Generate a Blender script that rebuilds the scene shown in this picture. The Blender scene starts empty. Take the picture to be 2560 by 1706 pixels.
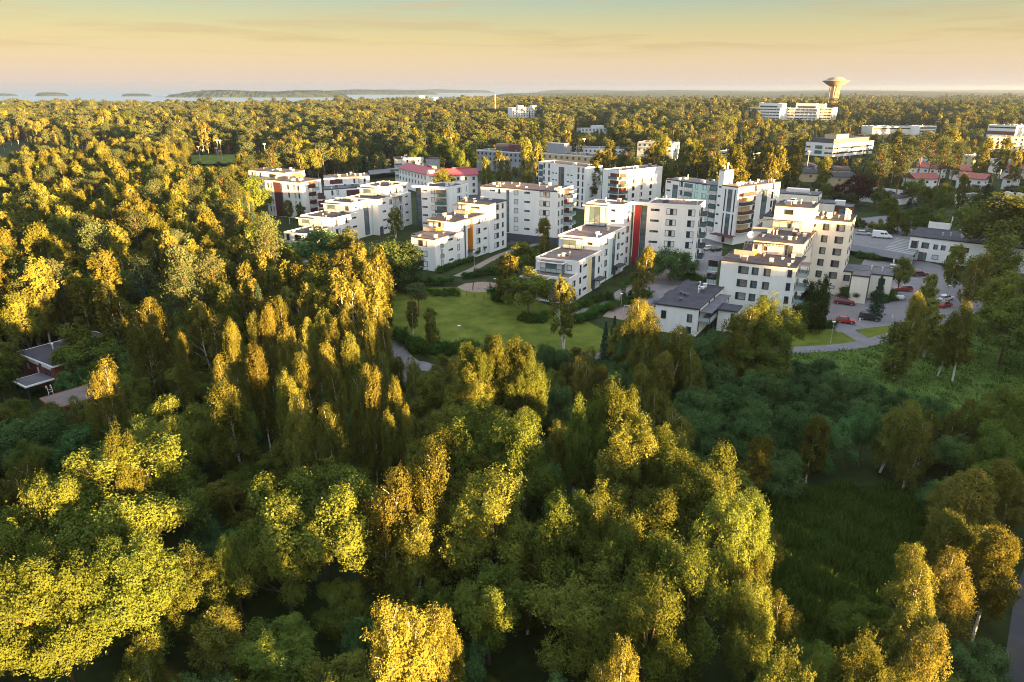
import bpy, bmesh, math, random
import numpy as np
from mathutils import Vector, Matrix

R = math.radians
scene = bpy.context.scene
C = scene.collection

# ------------------------------------------------------------------ camera
CAM_H, PITCH, FPX = 50.0, R(20.3), 1707.0
cam_d = bpy.data.cameras.new('camera')
cam_d.sensor_width = 36.0
cam_d.lens = 36.0 * FPX / 2560.0
cam_d.clip_end = 60000.0
cam_d.clip_start = 0.5
cam = bpy.data.objects.new('camera', cam_d)
cam.location = (0, 0, CAM_H)
cam.rotation_euler = (R(90) - PITCH, 0, 0)
C.objects.link(cam)
scene.camera = cam

# ------------------------------------------------------------------ light
SUN_AZ = -40.0       # degrees from +X, towards the sun
SUN_EL = 3.4
EXPOSURE = 3.75
world = bpy.data.worlds.new('World')
scene.world = world
world.use_nodes = True
nt = world.node_tree
for n in list(nt.nodes):
    nt.nodes.remove(n)
N = nt.nodes.new
L = nt.links.new
out = N('ShaderNodeOutputWorld')
bg = N('ShaderNodeBackground')
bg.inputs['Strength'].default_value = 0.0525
sky = N('ShaderNodeTexSky')
sky.sky_type = 'NISHITA'
sky.sun_disc = False
sky.sun_elevation = R(SUN_EL)
sky.sun_rotation = R(90.0 - SUN_AZ)
sky.air_density = 1.0
sky.dust_density = 1.5
sky.ozone_density = 1.0
tc = N('ShaderNodeTexCoord')
sep = N('ShaderNodeSeparateXYZ')
L(tc.outputs['Generated'], sep.inputs[0])
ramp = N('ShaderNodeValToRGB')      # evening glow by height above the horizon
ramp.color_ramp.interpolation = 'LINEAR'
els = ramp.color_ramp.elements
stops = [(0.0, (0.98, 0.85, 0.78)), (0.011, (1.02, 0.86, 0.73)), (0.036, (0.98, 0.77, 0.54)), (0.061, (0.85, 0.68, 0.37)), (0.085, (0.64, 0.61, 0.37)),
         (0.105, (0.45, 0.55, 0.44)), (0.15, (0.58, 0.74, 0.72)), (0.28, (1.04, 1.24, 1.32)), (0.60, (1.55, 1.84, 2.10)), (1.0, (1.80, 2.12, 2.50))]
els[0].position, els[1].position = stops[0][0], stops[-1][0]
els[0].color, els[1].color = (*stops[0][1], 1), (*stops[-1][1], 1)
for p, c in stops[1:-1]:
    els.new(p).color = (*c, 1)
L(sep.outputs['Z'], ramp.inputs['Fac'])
# thin streaks of evening cloud
mp = N('ShaderNodeMapping')
mp.inputs['Scale'].default_value = (1.9, 1.9, 26.0)
mp.inputs['Rotation'].default_value = (R(4), R(-3), 0)
mp.inputs['Location'].default_value = (0.35, 0.0, 0.6)
L(tc.outputs['Generated'], mp.inputs[0])
nz = N('ShaderNodeTexNoise')
nz.inputs['Scale'].default_value = 2.1
nz.inputs['Detail'].default_value = 10
nz.inputs['Roughness'].default_value = 0.60
nz.inputs['Distortion'].default_value = 0.4
L(mp.outputs[0], nz.inputs['Vector'])
cr = N('ShaderNodeMapRange')
cr.inputs['From Min'].default_value = 0.50
cr.inputs['From Max'].default_value = 0.63
L(nz.outputs['Fac'], cr.inputs['Value'])
hi = N('ShaderNodeMapRange')        # the clouds hang above the clear band on the horizon
hi.inputs['From Min'].default_value = 0.03
hi.inputs['From Max'].default_value = 0.06
L(sep.outputs['Z'], hi.inputs['Value'])
cm = N('ShaderNodeMath'); cm.operation = 'MULTIPLY'
L(cr.outputs[0], cm.inputs[0]); L(hi.outputs[0], cm.inputs[1])
cm2 = N('ShaderNodeMath'); cm2.operation = 'MULTIPLY'; cm2.inputs[1].default_value = 0.6
L(cm.outputs[0], cm2.inputs[0])
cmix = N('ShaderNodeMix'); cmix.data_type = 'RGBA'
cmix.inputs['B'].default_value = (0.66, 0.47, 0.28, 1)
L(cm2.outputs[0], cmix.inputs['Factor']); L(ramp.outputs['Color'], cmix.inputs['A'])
skm = N('ShaderNodeMix'); skm.data_type = 'RGBA'; skm.blend_type = 'ADD'
skm.inputs['Factor'].default_value = 1.0
sks = N('ShaderNodeVectorMath'); sks.operation = 'SCALE'; sks.inputs['Scale'].default_value = 0.15
L(sky.outputs['Color'], sks.inputs[0])
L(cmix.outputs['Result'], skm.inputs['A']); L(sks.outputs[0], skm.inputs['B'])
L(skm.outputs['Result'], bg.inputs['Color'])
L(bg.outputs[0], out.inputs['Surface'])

sun_d = bpy.data.lights.new('sun', 'SUN')
sun_d.energy = 5.0
sun_d.angle = R(0.6)
sun_d.color = (1.0, 0.56, 0.19)
sun = bpy.data.objects.new('sun', sun_d)
sdir = Vector((math.cos(R(SUN_EL)) * math.cos(R(SUN_AZ)), math.cos(R(SUN_EL)) * math.sin(R(SUN_AZ)), math.sin(R(SUN_EL))))
sun.rotation_euler = sdir.to_track_quat('Z', 'Y').to_euler()
sun.location = (60, -40, 90)
C.objects.link(sun)

vs = scene.view_settings
vs.view_transform = 'Standard'
vs.look = 'None'
vs.exposure = EXPOSURE
vs.gamma = 1.0
vs.use_curve_mapping = False
scene.render.engine = 'CYCLES'
scene.cycles.max_bounces = 6
scene.cycles.diffuse_bounces = 4
scene.cycles.glossy_bounces = 2
scene.cycles.transmission_bounces = 3
scene.cycles.volume_bounces = 0
scene.cycles.use_denoising = True
scene.cycles.filter_width = 1.05
scene.cycles.denoising_input_passes = 'RGB_ALBEDO_NORMAL'
scene.cycles.denoising_prefilter = 'NONE'

# ------------------------------------------------------------------ helpers
def px_ray(px, py):
    x = (px - 1280) / FPX
    d = (py - 853) / FPX
    return np.array([x, math.cos(PITCH) - d * math.sin(PITCH), -math.sin(PITCH) - d * math.cos(PITCH)])

def at(px, py, z=0.0):
    """the point at height z on the sight line through a point of the photograph (its own pixels)"""
    r = px_ray(px, py)
    t = (z - CAM_H) / r[2]
    return np.array([r[0] * t, r[1] * t, z])

def dat(px, py, z=0.0):
    """the same for points read off a 2353 px wide print"""
    return at(px * 1.08797, py * 1.08797, z)

def project(x, y, z):
    dz = z - CAM_H
    Z = y * math.cos(PITCH) - dz * math.sin(PITCH)
    D = -y * math.sin(PITCH) - dz * math.cos(PITCH)
    return 1280 + FPX * x / Z, 853 + FPX * D / Z

def smooth(a, b, x):
    t = np.clip((x - a) / (b - a), 0, 1)
    return t * t * (3 - 2 * t)

def ground_z(x, y):
    """height of the terrain"""
    x = np.asarray(x, float); y = np.asarray(y, float)
    d = np.hypot(x, y)
    z = 1.0 * smooth(430, 900, d) + 2.0 * np.sin(x * 0.006 + 1.0) * np.cos(y * 0.005) * smooth(450, 900, d)
    z = z + 13 * np.exp(-(((x - 560) / 330) ** 2 + ((y - 1130) / 260) ** 2))
    z = z + 2 * np.exp(-(((x + 350) / 500) ** 2 + ((y - 1250) / 300) ** 2))
    z = z + 6 * np.exp(-(((x - 50) / 260) ** 2 + ((y - 1500) / 300) ** 2))
    far = smooth(1700, 6000, d)
    ridge = 13 + 11 * np.sin(x * 0.0011 + y * 0.0005 + 0.7) + 8 * np.sin(x * 0.0027 - y * 0.0011) + 5 * np.sin(y * 0.0042 + x * 0.0013)
    z = z + far * ridge * 0.8
    # the sea to the left: a shoreline that runs away from the camera
    shore = -330 + 0.10 * (y - 1800) + 90 * np.sin(y * 0.0021) - 140 * np.sin(y * 0.0009 + 1.2)
    sea = smooth(0, 260, -(x - shore)) * smooth(1750, 2050, y)
    bay = np.exp(-(((x - 330) / 240) ** 2 + ((y - 4600) / 420) ** 2)) + np.exp(-(((x + 250) / 260) ** 2 + ((y - 2700) / 200) ** 2))
    sea = np.clip(sea + np.clip(bay * 1.6 - 0.4, 0, 1), 0, 1)
    return z * (1 - sea) + (-16.0) * sea

def gz(x, y):
    return float(ground_z(x, y))

def hit(px, py, h):
    """where the sight line through a point of the photograph comes down to h metres above the terrain"""
    r = px_ray(px, py)
    if r[2] >= -1e-4: r = np.array([r[0], r[1], -1e-4])
    p = at(px, py, h)
    if p[1] < 380: return p
    for D in np.concatenate([np.arange(300, 1600, 4.0), np.arange(1600, 9000, 20.0)]):
        t = D / r[1]
        q = np.array([r[0] * t, D, CAM_H + r[2] * t])
        if q[2] <= gz(q[0], q[1]) + h: return q
    return p

def set_props(o, label=None, cat=None, group=None, kind=None):
    if label: o['label'] = label
    if cat: o['category'] = cat
    if group: o['group'] = group
    if kind: o['kind'] = kind
    return o

def empty(name, loc, label, cat, group=None, rotz=0.0):
    o = bpy.data.objects.new(name, None)
    o.location = loc
    o.rotation_euler = (0, 0, rotz)
    o.empty_display_size = 0.5
    C.objects.link(o)
    return set_props(o, label, cat, group)

def link(name, me, parent=None, loc=None, rot=None, scale=None):
    o = bpy.data.objects.new(name, me)
    C.objects.link(o)
    if parent is not None: o.parent = parent
    if loc is not None: o.location = loc
    if rot is not None: o.rotation_euler = rot
    if scale is not None: o.scale = scale
    return o

class MB:
    """collects simple shapes into one mesh"""
    def __init__(s):
        s.v = []; s.f = []; s.m = []
    def add(s, vs, fs, mi=0):
        b = len(s.v)
        s.v += [tuple(map(float, p)) for p in vs]
        s.f += [tuple(b + i for i in f) for f in fs]
        s.m += [mi] * len(fs)
        return s
    def box(s, x0, x1, y0, y1, z0, z1, mi=0):
        return s.add([(x0, y0, z0), (x1, y0, z0), (x1, y1, z0), (x0, y1, z0), (x0, y0, z1), (x1, y0, z1), (x1, y1, z1), (x0, y1, z1)],
                     [(3, 2, 1, 0), (4, 5, 6, 7), (0, 1, 5, 4), (1, 2, 6, 5), (2, 3, 7, 6), (3, 0, 4, 7)], mi)
    def prism(s, poly, z0, z1, mi=0):
        """upright prism over a counter-clockwise outline; z1 may be a list"""
        n = len(poly)
        zt = z1 if isinstance(z1, (list, tuple)) else [z1] * n
        vs = [(p[0], p[1], z0) for p in poly] + [(p[0], p[1], t) for p, t in zip(poly, zt)]
        fs = [tuple(range(n - 1, -1, -1)), tuple(range(n, 2 * n))] + [(i, (i + 1) % n, n + (i + 1) % n, n + i) for i in range(n)]
        return s.add(vs, fs, mi)
    def tube(s, pts, rad, k=6, mi=0, cap=True):
        pts = [np.array(p, float) for p in pts]
        if not isinstance(rad, (list, tuple)): rad = [rad] * len(pts)
        vs, fs = [], []
        for i, p in enumerate(pts):
            d = pts[min(i + 1, len(pts) - 1)] - pts[max(i - 1, 0)]
            d = d / (np.linalg.norm(d) + 1e-9)
            a = np.cross(d, (0, 0, 1) if abs(d[2]) < 0.9 else (1, 0, 0)); a /= np.linalg.norm(a)
            b = np.cross(d, a)
            for j in range(k):
                t = 2 * math.pi * j / k
                vs.append(p + rad[i] * (math.cos(t) * a + math.sin(t) * b))
        for i in range(len(pts) - 1):
            for j in range(k):
                fs.append((i * k + j, (i + 1) * k + j, (i + 1) * k + (j + 1) % k, i * k + (j + 1) % k))
        if cap:
            fs.append(tuple(range(k))); fs.append(tuple((len(pts) - 1) * k + j for j in range(k - 1, -1, -1)))
        return s.add(vs, fs, mi)
    def lathe(s, prof, k=24, mi=0):
        vs, fs = [], []
        for r, z in prof:
            for j in range(k):
                t = 2 * math.pi * j / k
                vs.append((r * math.cos(t), r * math.sin(t), z))
        for i in range(len(prof) - 1):
            for j in range(k):
                fs.append((i * k + j, i * k + (j + 1) % k, (i + 1) * k + (j + 1) % k, (i + 1) * k + j))
        fs.append(tuple(range(k - 1, -1, -1))); fs.append(tuple((len(prof) - 1) * k + j for j in range(k)))
        return s.add(vs, fs, mi)
    def mesh(s, name, *mats):
        me = bpy.data.meshes.new(name)
        me.from_pydata(s.v, [], s.f)
        for m in mats: me.materials.append(m)
        if len(mats) > 1: me.polygons.foreach_set('material_index', s.m)
        me.update()
        return me

def np_mesh(name, verts, faces, mats, mat_idx=None):
    """fast mesh from numpy; faces is an (n,3) or (n,4) array or a list of such"""
    me = bpy.data.meshes.new(name)
    fl = faces if isinstance(faces, list) else [faces]
    fl = [f for f in fl if len(f)]
    nf = sum(len(f) for f in fl)
    loops = np.concatenate([f.ravel() for f in fl]).astype(np.int32)
    tot = np.concatenate([np.full(len(f), f.shape[1], np.int32) for f in fl])
    start = np.concatenate([[0], np.cumsum(tot)[:-1]]).astype(np.int32)
    me.vertices.add(len(verts)); me.vertices.foreach_set('co', np.asarray(verts, np.float32).ravel())
    me.loops.add(len(loops)); me.loops.foreach_set('vertex_index', loops)
    me.polygons.add(nf); me.polygons.foreach_set('loop_start', start); me.polygons.foreach_set('loop_total', tot)
    for m in mats: me.materials.append(m)
    if mat_idx is not None: me.polygons.foreach_set('material_index', np.asarray(mat_idx, np.int32))
    me.update(calc_edges=True)
    return me

# ------------------------------------------------------------------ materials
def mat(name, col, rough=0.8, var=0.12, scale=1.5, spec=0.3, metal=0.0, bump=0.0, detail=4, col2=None, obj_var=0.0, coord='Object'):
    m = bpy.data.materials.new(name)
    m.use_nodes = True
    t = m.node_tree
    b = t.nodes['Principled BSDF']
    b.inputs['Roughness'].default_value = rough
    b.inputs['Metallic'].default_value = metal
    b.inputs['Specular IOR Level'].default_value = spec
    if var <= 0 and col2 is None and obj_var <= 0:
        b.inputs['Base Color'].default_value = (*col, 1)
        return m
    tcn = t.nodes.new('ShaderNodeTexCoord')
    nz_ = t.nodes.new('ShaderNodeTexNoise')
    nz_.inputs['Scale'].default_value = scale
    nz_.inputs['Detail'].default_value = detail
    nz_.inputs['Roughness'].default_value = 0.62
    if 'render' in name:         # rain streaks run down the walls
        mp_ = t.nodes.new('ShaderNodeMapping'); mp_.inputs['Scale'].default_value = (1.6, 1.6, 0.22)
        t.links.new(tcn.outputs[coord], mp_.inputs[0]); t.links.new(mp_.outputs[0], nz_.inputs['Vector'])
    else: t.links.new(tcn.outputs[coord], nz_.inputs['Vector'])
    rp = t.nodes.new('ShaderNodeValToRGB')
    rp.color_ramp.elements[0].position = 0.3
    rp.color_ramp.elements[1].position = 0.7
    c0 = tuple(max(0, c * (1 - var)) for c in col)
    c1 = tuple(min(1, c * (1 + var)) for c in (col2 or col))
    rp.color_ramp.elements[0].color = (*c0, 1)
    rp.color_ramp.elements[1].color = (*c1, 1)
    t.links.new(nz_.outputs['Fac'], rp.inputs['Fac'])
    src = rp.outputs['Color']
    if obj_var > 0:
        oi = t.nodes.new('ShaderNodeObjectInfo')
        hs = t.nodes.new('ShaderNodeHueSaturation')
        mr = t.nodes.new('ShaderNodeMapRange')
        mr.inputs['To Min'].default_value = 1 - obj_var; mr.inputs['To Max'].default_value = 1 + obj_var
        t.links.new(oi.outputs['Random'], mr.inputs['Value'])
        t.links.new(mr.outputs[0], hs.inputs['Value'])
        t.links.new(src, hs.inputs['Color'])
        src = hs.outputs['Color']
    t.links.new(src, b.inputs['Base Color'])
    if bump > 0:
        bp = t.nodes.new('ShaderNodeBump')
        bp.inputs['Strength'].default_value = 0.6
        bp.inputs['Distance'].default_value = bump
        t.links.new(nz_.outputs['Fac'], bp.inputs['Height'])
        t.links.new(bp.outputs[0], b.inputs['Normal'])
    return m

def leaf_mat(name, col, trans=0.4, hue=0.03, val=0.34, leafvar=0.1):
    """diffuse and translucent leaves, each tree and each leaf a little different"""
    m = bpy.data.materials.new(name)
    m.use_nodes = True
    t = m.node_tree
    for n in list(t.nodes): t.nodes.remove(n)
    o = t.nodes.new('ShaderNodeOutputMaterial')
    df = t.nodes.new('ShaderNodeBsdfDiffuse'); tr = t.nodes.new('ShaderNodeBsdfTranslucent'); mx = t.nodes.new('ShaderNodeMixShader')
    mx.inputs['Fac'].default_value = trans
    oi = t.nodes.new('ShaderNodeObjectInfo'); ge = t.nodes.new('ShaderNodeNewGeometry')
    hs = t.nodes.new('ShaderNodeHueSaturation')
    hs.inputs['Color'].default_value = (*col, 1)
    def mr(sock, a, b):
        q = t.nodes.new('ShaderNodeMapRange'); q.inputs['To Min'].default_value = a; q.inputs['To Max'].default_value = b
        t.links.new(sock, q.inputs['Value']); return q.outputs[0]
    v1 = mr(oi.outputs['Random'], 1 - val, 1 + val)
    v2 = mr(ge.outputs['Random Per Island'], 1 - leafvar, 1 + leafvar)
    mu = t.nodes.new('ShaderNodeMath'); mu.operation = 'MULTIPLY'
    t.links.new(v1, mu.inputs[0]); t.links.new(v2, mu.inputs[1])
    t.links.new(mu.outputs[0], hs.inputs['Value'])
    fr = t.nodes.new('ShaderNodeMath'); fr.operation = 'MULTIPLY_ADD'
    fr.inputs[1].default_value = 7.31; fr.inputs[2].default_value = 0.0
    t.links.new(oi.outputs['Random'], fr.inputs[0])
    fc = t.nodes.new('ShaderNodeMath'); fc.operation = 'FRACT'
    t.links.new(fr.outputs[0], fc.inputs[0])
    t.links.new(mr(fc.outputs[0], 0.5 - hue, 0.5 + hue), hs.inputs['Hue'])
    t.links.new(hs.outputs['Color'], df.inputs['Color']); t.links.new(hs.outputs['Color'], tr.inputs['Color'])
    t.links.new(df.outputs[0], mx.inputs[1]); t.links.new(tr.outputs[0], mx.inputs[2])
    t.links.new(mx.outputs[0], o.inputs['Surface'])
    return m

M = {}
M['white'] = mat('white_render', (0.79, 0.785, 0.79), 0.9, 0.06, 0.5, 0.2, detail=9)
M['cream'] = mat('cream_render', (0.80, 0.745, 0.66), 0.9, 0.05, 0.35, 0.2)
M['grey'] = mat('grey_render', (0.30, 0.31, 0.36), 0.9, 0.08, 0.5)
M['plinth'] = mat('dark_blue_plinth', (0.075, 0.08, 0.115), 0.85, 0.12, 0.8)
M['trim'] = mat('white_trim', (0.76, 0.75, 0.74), 0.7, 0.04, 0.8)
M['dark'] = mat('dark_metal', (0.045, 0.045, 0.055), 0.6, 0.1, 2)
M['roof_dark'] = mat('dark_roof_felt', (0.062, 0.060, 0.075), 0.95, 0.25, 0.45, 0.15, bump=0.02, detail=8)
M['roof_brown'] = mat('brown_gravel_roof', (0.155, 0.122, 0.122), 0.95, 0.22, 0.5, 0.1, bump=0.03, detail=9)
M['roof_grey'] = mat('grey_roof', (0.135, 0.13, 0.15), 0.95, 0.22, 0.4, 0.1, detail=8)
M['red'] = mat('red_panel', (0.28, 0.018, 0.022), 0.6, 0.06, 1)
M['orange'] = mat('orange_panel', (0.60, 0.25, 0.04), 0.7, 0.05, 1)
M['yellow'] = mat('pale_yellow_panel', (0.80, 0.66, 0.34), 0.8, 0.04, 1)
M['mint'] = mat('mint_panel', (0.55, 0.72, 0.70), 0.8, 0.04, 1)
M['maroon'] = mat('maroon_panel', (0.105, 0.035, 0.04), 0.7, 0.1, 1.5)
M['wood'] = mat('brown_wood', (0.22, 0.10, 0.055), 0.7, 0.15, 3)
M['redroof'] = mat('red_metal_roof', (0.34, 0.055, 0.075), 0.5, 0.12, 0.8)
M['tile'] = mat('faded_red_tiles', (0.32, 0.105, 0.095), 0.85, 0.2, 1.2)
M['brick'] = mat('red_brick', (0.17, 0.042, 0.034), 0.9, 0.2, 4)
M['ochre'] = mat('ochre_render', (0.55, 0.42, 0.26), 0.9, 0.06, 0.6)
M['concrete'] = mat('concrete', (0.26, 0.25, 0.255), 0.9, 0.15, 0.6)
M['metal'] = mat('galvanised', (0.5, 0.5, 0.52), 0.45, 0.08, 2, metal=0.6)
M['vent_white'] = mat('pale_metal', (0.66, 0.64, 0.64), 0.6, 0.08, 2)
M['vent_dark'] = mat('dark_grille', (0.10, 0.10, 0.12), 0.6, 0.1, 2)
M['glass'] = mat('window_glass', (0.03, 0.038, 0.048), 0.08, 0.0, spec=0.9, obj_var=0.35, coord='Object')
M['glass2'] = mat('tinted_glass', (0.10, 0.15, 0.175), 0.1, 0.05, 0.6, spec=0.9, obj_var=0.3)
M['glass_teal'] = mat('teal_glass', (0.07, 0.16, 0.18), 0.1, 0.05, 0.6, spec=0.9, obj_var=0.2)
M['glass_rail'] = mat('frosted_railing', (0.36, 0.45, 0.48), 0.2, 0.06, 0.8, spec=0.7)
M['blind'] = mat('white_blind', (0.62, 0.62, 0.64), 0.5, 0.05, 1, spec=0.6, obj_var=0.18)
M['curtain'] = mat('curtain_behind_glass', (0.20, 0.19, 0.18), 0.15, 0.25, 1.2, spec=0.8, obj_var=0.5)
M['frame'] = mat('dark_frame', (0.05, 0.052, 0.065), 0.6, 0.05, 2)
M['asphalt'] = mat('asphalt', (0.175, 0.165, 0.178), 0.9, 0.16, 0.35, 0.2, detail=9, coord='Object')
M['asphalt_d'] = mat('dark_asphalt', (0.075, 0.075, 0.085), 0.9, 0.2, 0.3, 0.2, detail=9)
M['gravel'] = mat('gravel', (0.22, 0.195, 0.185), 0.95, 0.2, 0.8, 0.1, detail=10)
M['sand'] = mat('play_sand', (0.27, 0.20, 0.17), 0.95, 0.12, 0.6, 0.1, detail=9)
M['line'] = mat('white_road_paint', (0.7, 0.7, 0.68), 0.7, 0.08, 2)
M['lawn'] = mat('mown_lawn', (0.072, 0.112, 0.012), 0.95, 0.28, 0.22, 0.1, detail=12, col2=(0.118, 0.128, 0.020))
M['meadow'] = mat('meadow_grass', (0.055, 0.108, 0.018), 0.95, 0.35, 0.35, 0.1, detail=12, col2=(0.080, 0.116, 0.024))
M['forest_floor'] = mat('forest_floor', (0.020, 0.028, 0.010), 0.95, 0.4, 0.2, 0.05, detail=9)
M['bark'] = mat('bark', (0.10, 0.075, 0.055), 0.9, 0.3, 3)
M['bark_pine'] = mat('pine_bark', (0.24, 0.10, 0.05), 0.9, 0.3, 2)
M['birch_bark'] = mat('birch_bark', (0.62, 0.56, 0.50), 0.8, 0.25, 2.5)
M['l_birch'] = leaf_mat('birch_leaves', (0.142, 0.146, 0.030), hue=0.02)
M['l_aspen'] = leaf_mat('aspen_leaves', (0.122, 0.150, 0.030), hue=0.022)
M['l_maple'] = leaf_mat('maple_leaves', (0.116, 0.150, 0.030), hue=0.02)
M['l_willow'] = leaf_mat('willow_leaves', (0.084, 0.150, 0.050), hue=0.02)
M['l_pine'] = leaf_mat('pine_needles', (0.070, 0.090, 0.040), hue=0.02, trans=0.25)
M['l_spruce'] = leaf_mat('spruce_needles', (0.032, 0.060, 0.040), hue=0.02, trans=0.15)
M['l_thuja'] = leaf_mat('thuja_leaves', (0.045, 0.070, 0.018), hue=0.015, trans=0.2)
M['l_purple'] = leaf_mat('purple_leaves', (0.055, 0.016, 0.020), hue=0.015, trans=0.25)
M['l_shrub'] = leaf_mat('shrub_leaves', (0.055, 0.120, 0.022), hue=0.03)

SHEETS = []     # outlines kept free of trees
LINES = []

# ------------------------------------------------------------------ ground
def poly_sheet(name, pts, z, m, kind='structure'):
    me = bpy.data.meshes.new(name)
    bm = bmesh.new()
    vs_ = [bm.verts.new((p[0], p[1], z)) for p in pts]
    f = bm.faces.new(vs_)
    if f.normal.z < 0: f.normal_flip()
    bmesh.ops.triangulate(bm, faces=[f])
    bm.normal_update()
    for f in bm.faces:
        if f.normal.z < 0: f.normal_flip()
    bm.to_mesh(me); bm.free()
    me.materials.append(m)
    o = link(name, me)
    o['kind'] = kind
    SHEETS.append(np.array([p[:2] for p in pts], float))
    return o

def ribbon(name, pts, width, z, m):
    pts = [np.array(p[:2]) for p in pts]
    # smooth the course
    P = []
    for i in range(len(pts) - 1):
        p0, p1, p2, p3 = pts[max(i - 1, 0)], pts[i], pts[i + 1], pts[min(i + 2, len(pts) - 1)]
        for t in np.linspace(0, 1, 7)[:-1]:
            P.append(0.5 * ((2 * p1) + (-p0 + p2) * t + (2 * p0 - 5 * p1 + 4 * p2 - p3) * t * t + (-p0 + 3 * p1 - 3 * p2 + p3) * t ** 3))
    P.append(pts[-1]); P = np.array(P)
    d = np.gradient(P, axis=0); d /= np.linalg.norm(d, axis=1)[:, None] + 1e-9
    n_ = np.stack([-d[:, 1], d[:, 0]], 1)
    mb = MB()
    for i in range(len(P) - 1):
        a, b = P[i] + n_[i] * width / 2, P[i] - n_[i] * width / 2
        c, e = P[i + 1] - n_[i + 1] * width / 2, P[i + 1] + n_[i + 1] * width / 2
        mb.add([(*a, z), (*b, z), (*c, z), (*e, z)], [(0, 1, 2, 3)])
    o = link(name, mb.mesh(name, m))
    o['kind'] = 'structure'
    LINES.append((P, width / 2))
    return o, P

def build_terrain():
    rs = np.concatenate([np.linspace(0, 300, 16), np.geomspace(320, 3000, 90), np.geomspace(3100, 15000, 60)])
    na = 420
    az = np.concatenate([np.linspace(R(40), R(140), 340), np.linspace(R(140), R(400), 81)[1:-1]])
    na = len(az)
    rr, aa = np.meshgrid(rs[1:], az, indexing='ij')
    x, y = rr * np.cos(aa), rr * np.sin(aa)
    z = ground_z(x, y)
    v = np.stack([x, y, z], -1).reshape(-1, 3)
    v = np.vstack([[0, 0, 0], v])
    i, j = np.meshgrid(np.arange(len(rs) - 2), np.arange(na), indexing='ij')
    j2 = (j + 1) % na
    q = np.stack([1 + i * na + j, 1 + (i + 1) * na + j, 1 + (i + 1) * na + j2, 1 + i * na + j2], -1).reshape(-1, 4)
    tj = np.arange(na)
    t = np.stack([np.zeros(na, int), 1 + tj, 1 + (tj + 1) % na], -1)
    o = link('ground', np_mesh('ground', v, [t, q], [M['ground']]))
    o['kind'] = 'structure'
    return o

def ground_material():
    m = bpy.data.materials.new('ground_cover')
    m.use_nodes = True
    t = m.node_tree
    b = t.nodes['Principled BSDF']
    b.inputs['Roughness'].default_value = 0.95
    b.inputs['Specular IOR Level'].default_value = 0.1
    g = t.nodes.new('ShaderNodeNewGeometry')
    def noise(sc, de):
        n_ = t.nodes.new('ShaderNodeTexNoise'); n_.inputs['Scale'].default_value = sc; n_.inputs['Detail'].default_value = de
        n_.inputs['Roughness'].default_value = 0.65
        t.links.new(g.outputs['Position'], n_.inputs['Vector']); return n_.outputs['Fac']
    r1 = t.nodes.new('ShaderNodeValToRGB')
    r1.color_ramp.elements[0].position = 0.35; r1.color_ramp.elements[0].color = (0.016, 0.024, 0.009, 1)
    r1.color_ramp.elements[1].position = 0.68; r1.color_ramp.elements[1].color = (0.040, 0.058, 0.016, 1)
    t.links.new(noise(0.22, 9), r1.inputs['Fac'])
    r2 = t.nodes.new('ShaderNodeValToRGB')       # far woods, seen from so far that single trees no longer show
    r2.color_ramp.elements[0].position = 0.38; r2.color_ramp.elements[0].color = (0.026, 0.038, 0.018, 1)
    r2.color_ramp.elements[1].position = 0.66; r2.color_ramp.elements[1].color = (0.060, 0.072, 0.030, 1)
    t.links.new(noise(0.016, 10), r2.inputs['Fac'])
    ln = t.nodes.new('ShaderNodeVectorMath'); ln.operation = 'LENGTH'
    t.links.new(g.outputs['Position'], ln.inputs[0])
    mr = t.nodes.new('ShaderNodeMapRange'); mr.inputs['From Min'].default_value = 700; mr.inputs['From Max'].default_value = 1800
    t.links.new(ln.outputs['Value'], mr.inputs['Value'])
    mx = t.nodes.new('ShaderNodeMix'); mx.data_type = 'RGBA'
    t.links.new(mr.outputs[0], mx.inputs['Factor']); t.links.new(r1.outputs[0], mx.inputs['A']); t.links.new(r2.outputs[0], mx.inputs['B'])
    t.links.new(mx.outputs['Result'], b.inputs['Base Color'])
    return m
M['ground'] = ground_material()
build_terrain()

# sea
m = mat('sea_water', (0.17, 0.27, 0.36), 0.5, 0.08, 0.002, spec=0.5, coord='Object')
M['sea'] = m
mb = MB(); mb.add([(-15000, 1500, -12), (15000, 1500, -12), (15000, 15000, -12), (-15000, 15000, -12)], [(0, 1, 2, 3)])
o = link('sea', mb.mesh('sea', m)); o['kind'] = 'structure'

# ------------------------------------------------------------------ trees
def unit(v):
    return v / (np.linalg.norm(v, axis=-1, keepdims=True) + 1e-9)

def leaf_faces(P, Nn, S, rng, tri=False):
    """one small rhombus (or triangle) per leaf spray"""
    n = len(P)
    Nn = unit(Nn)
    a = unit(np.cross(Nn, rng.normal(size=(n, 3))))
    b = np.cross(Nn, a)
    S = S[:, None]
    if tri:
        v = np.stack([P + a * S * 0.62, P - a * S * 0.38 + b * S * 0.5, P - a * S * 0.38 - b * S * 0.5], 1).reshape(-1, 3)
        f = np.arange(3 * n).reshape(-1, 3)
    else:
        k = Nn * S * 0.12
        v = np.stack([P + a * S * 0.62, P + b * S * 0.36 + k, P - a * S * 0.62, P - b * S * 0.36 + k], 1).reshape(-1, 3)
        f = np.arange(4 * n).reshape(-1, 4)
    return v, f

def lobes(dirs, rng, n=9, amp=0.42, sharp=8.0):
    c = unit(rng.normal(size=(n, 3)) * np.array([1, 1, 0.7]))
    s = np.zeros(len(dirs))
    for k in range(n):
        s = np.maximum(s, np.exp(sharp * (dirs @ c[k] - 1)))
    return 1 - amp + amp * 1.35 * s

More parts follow.
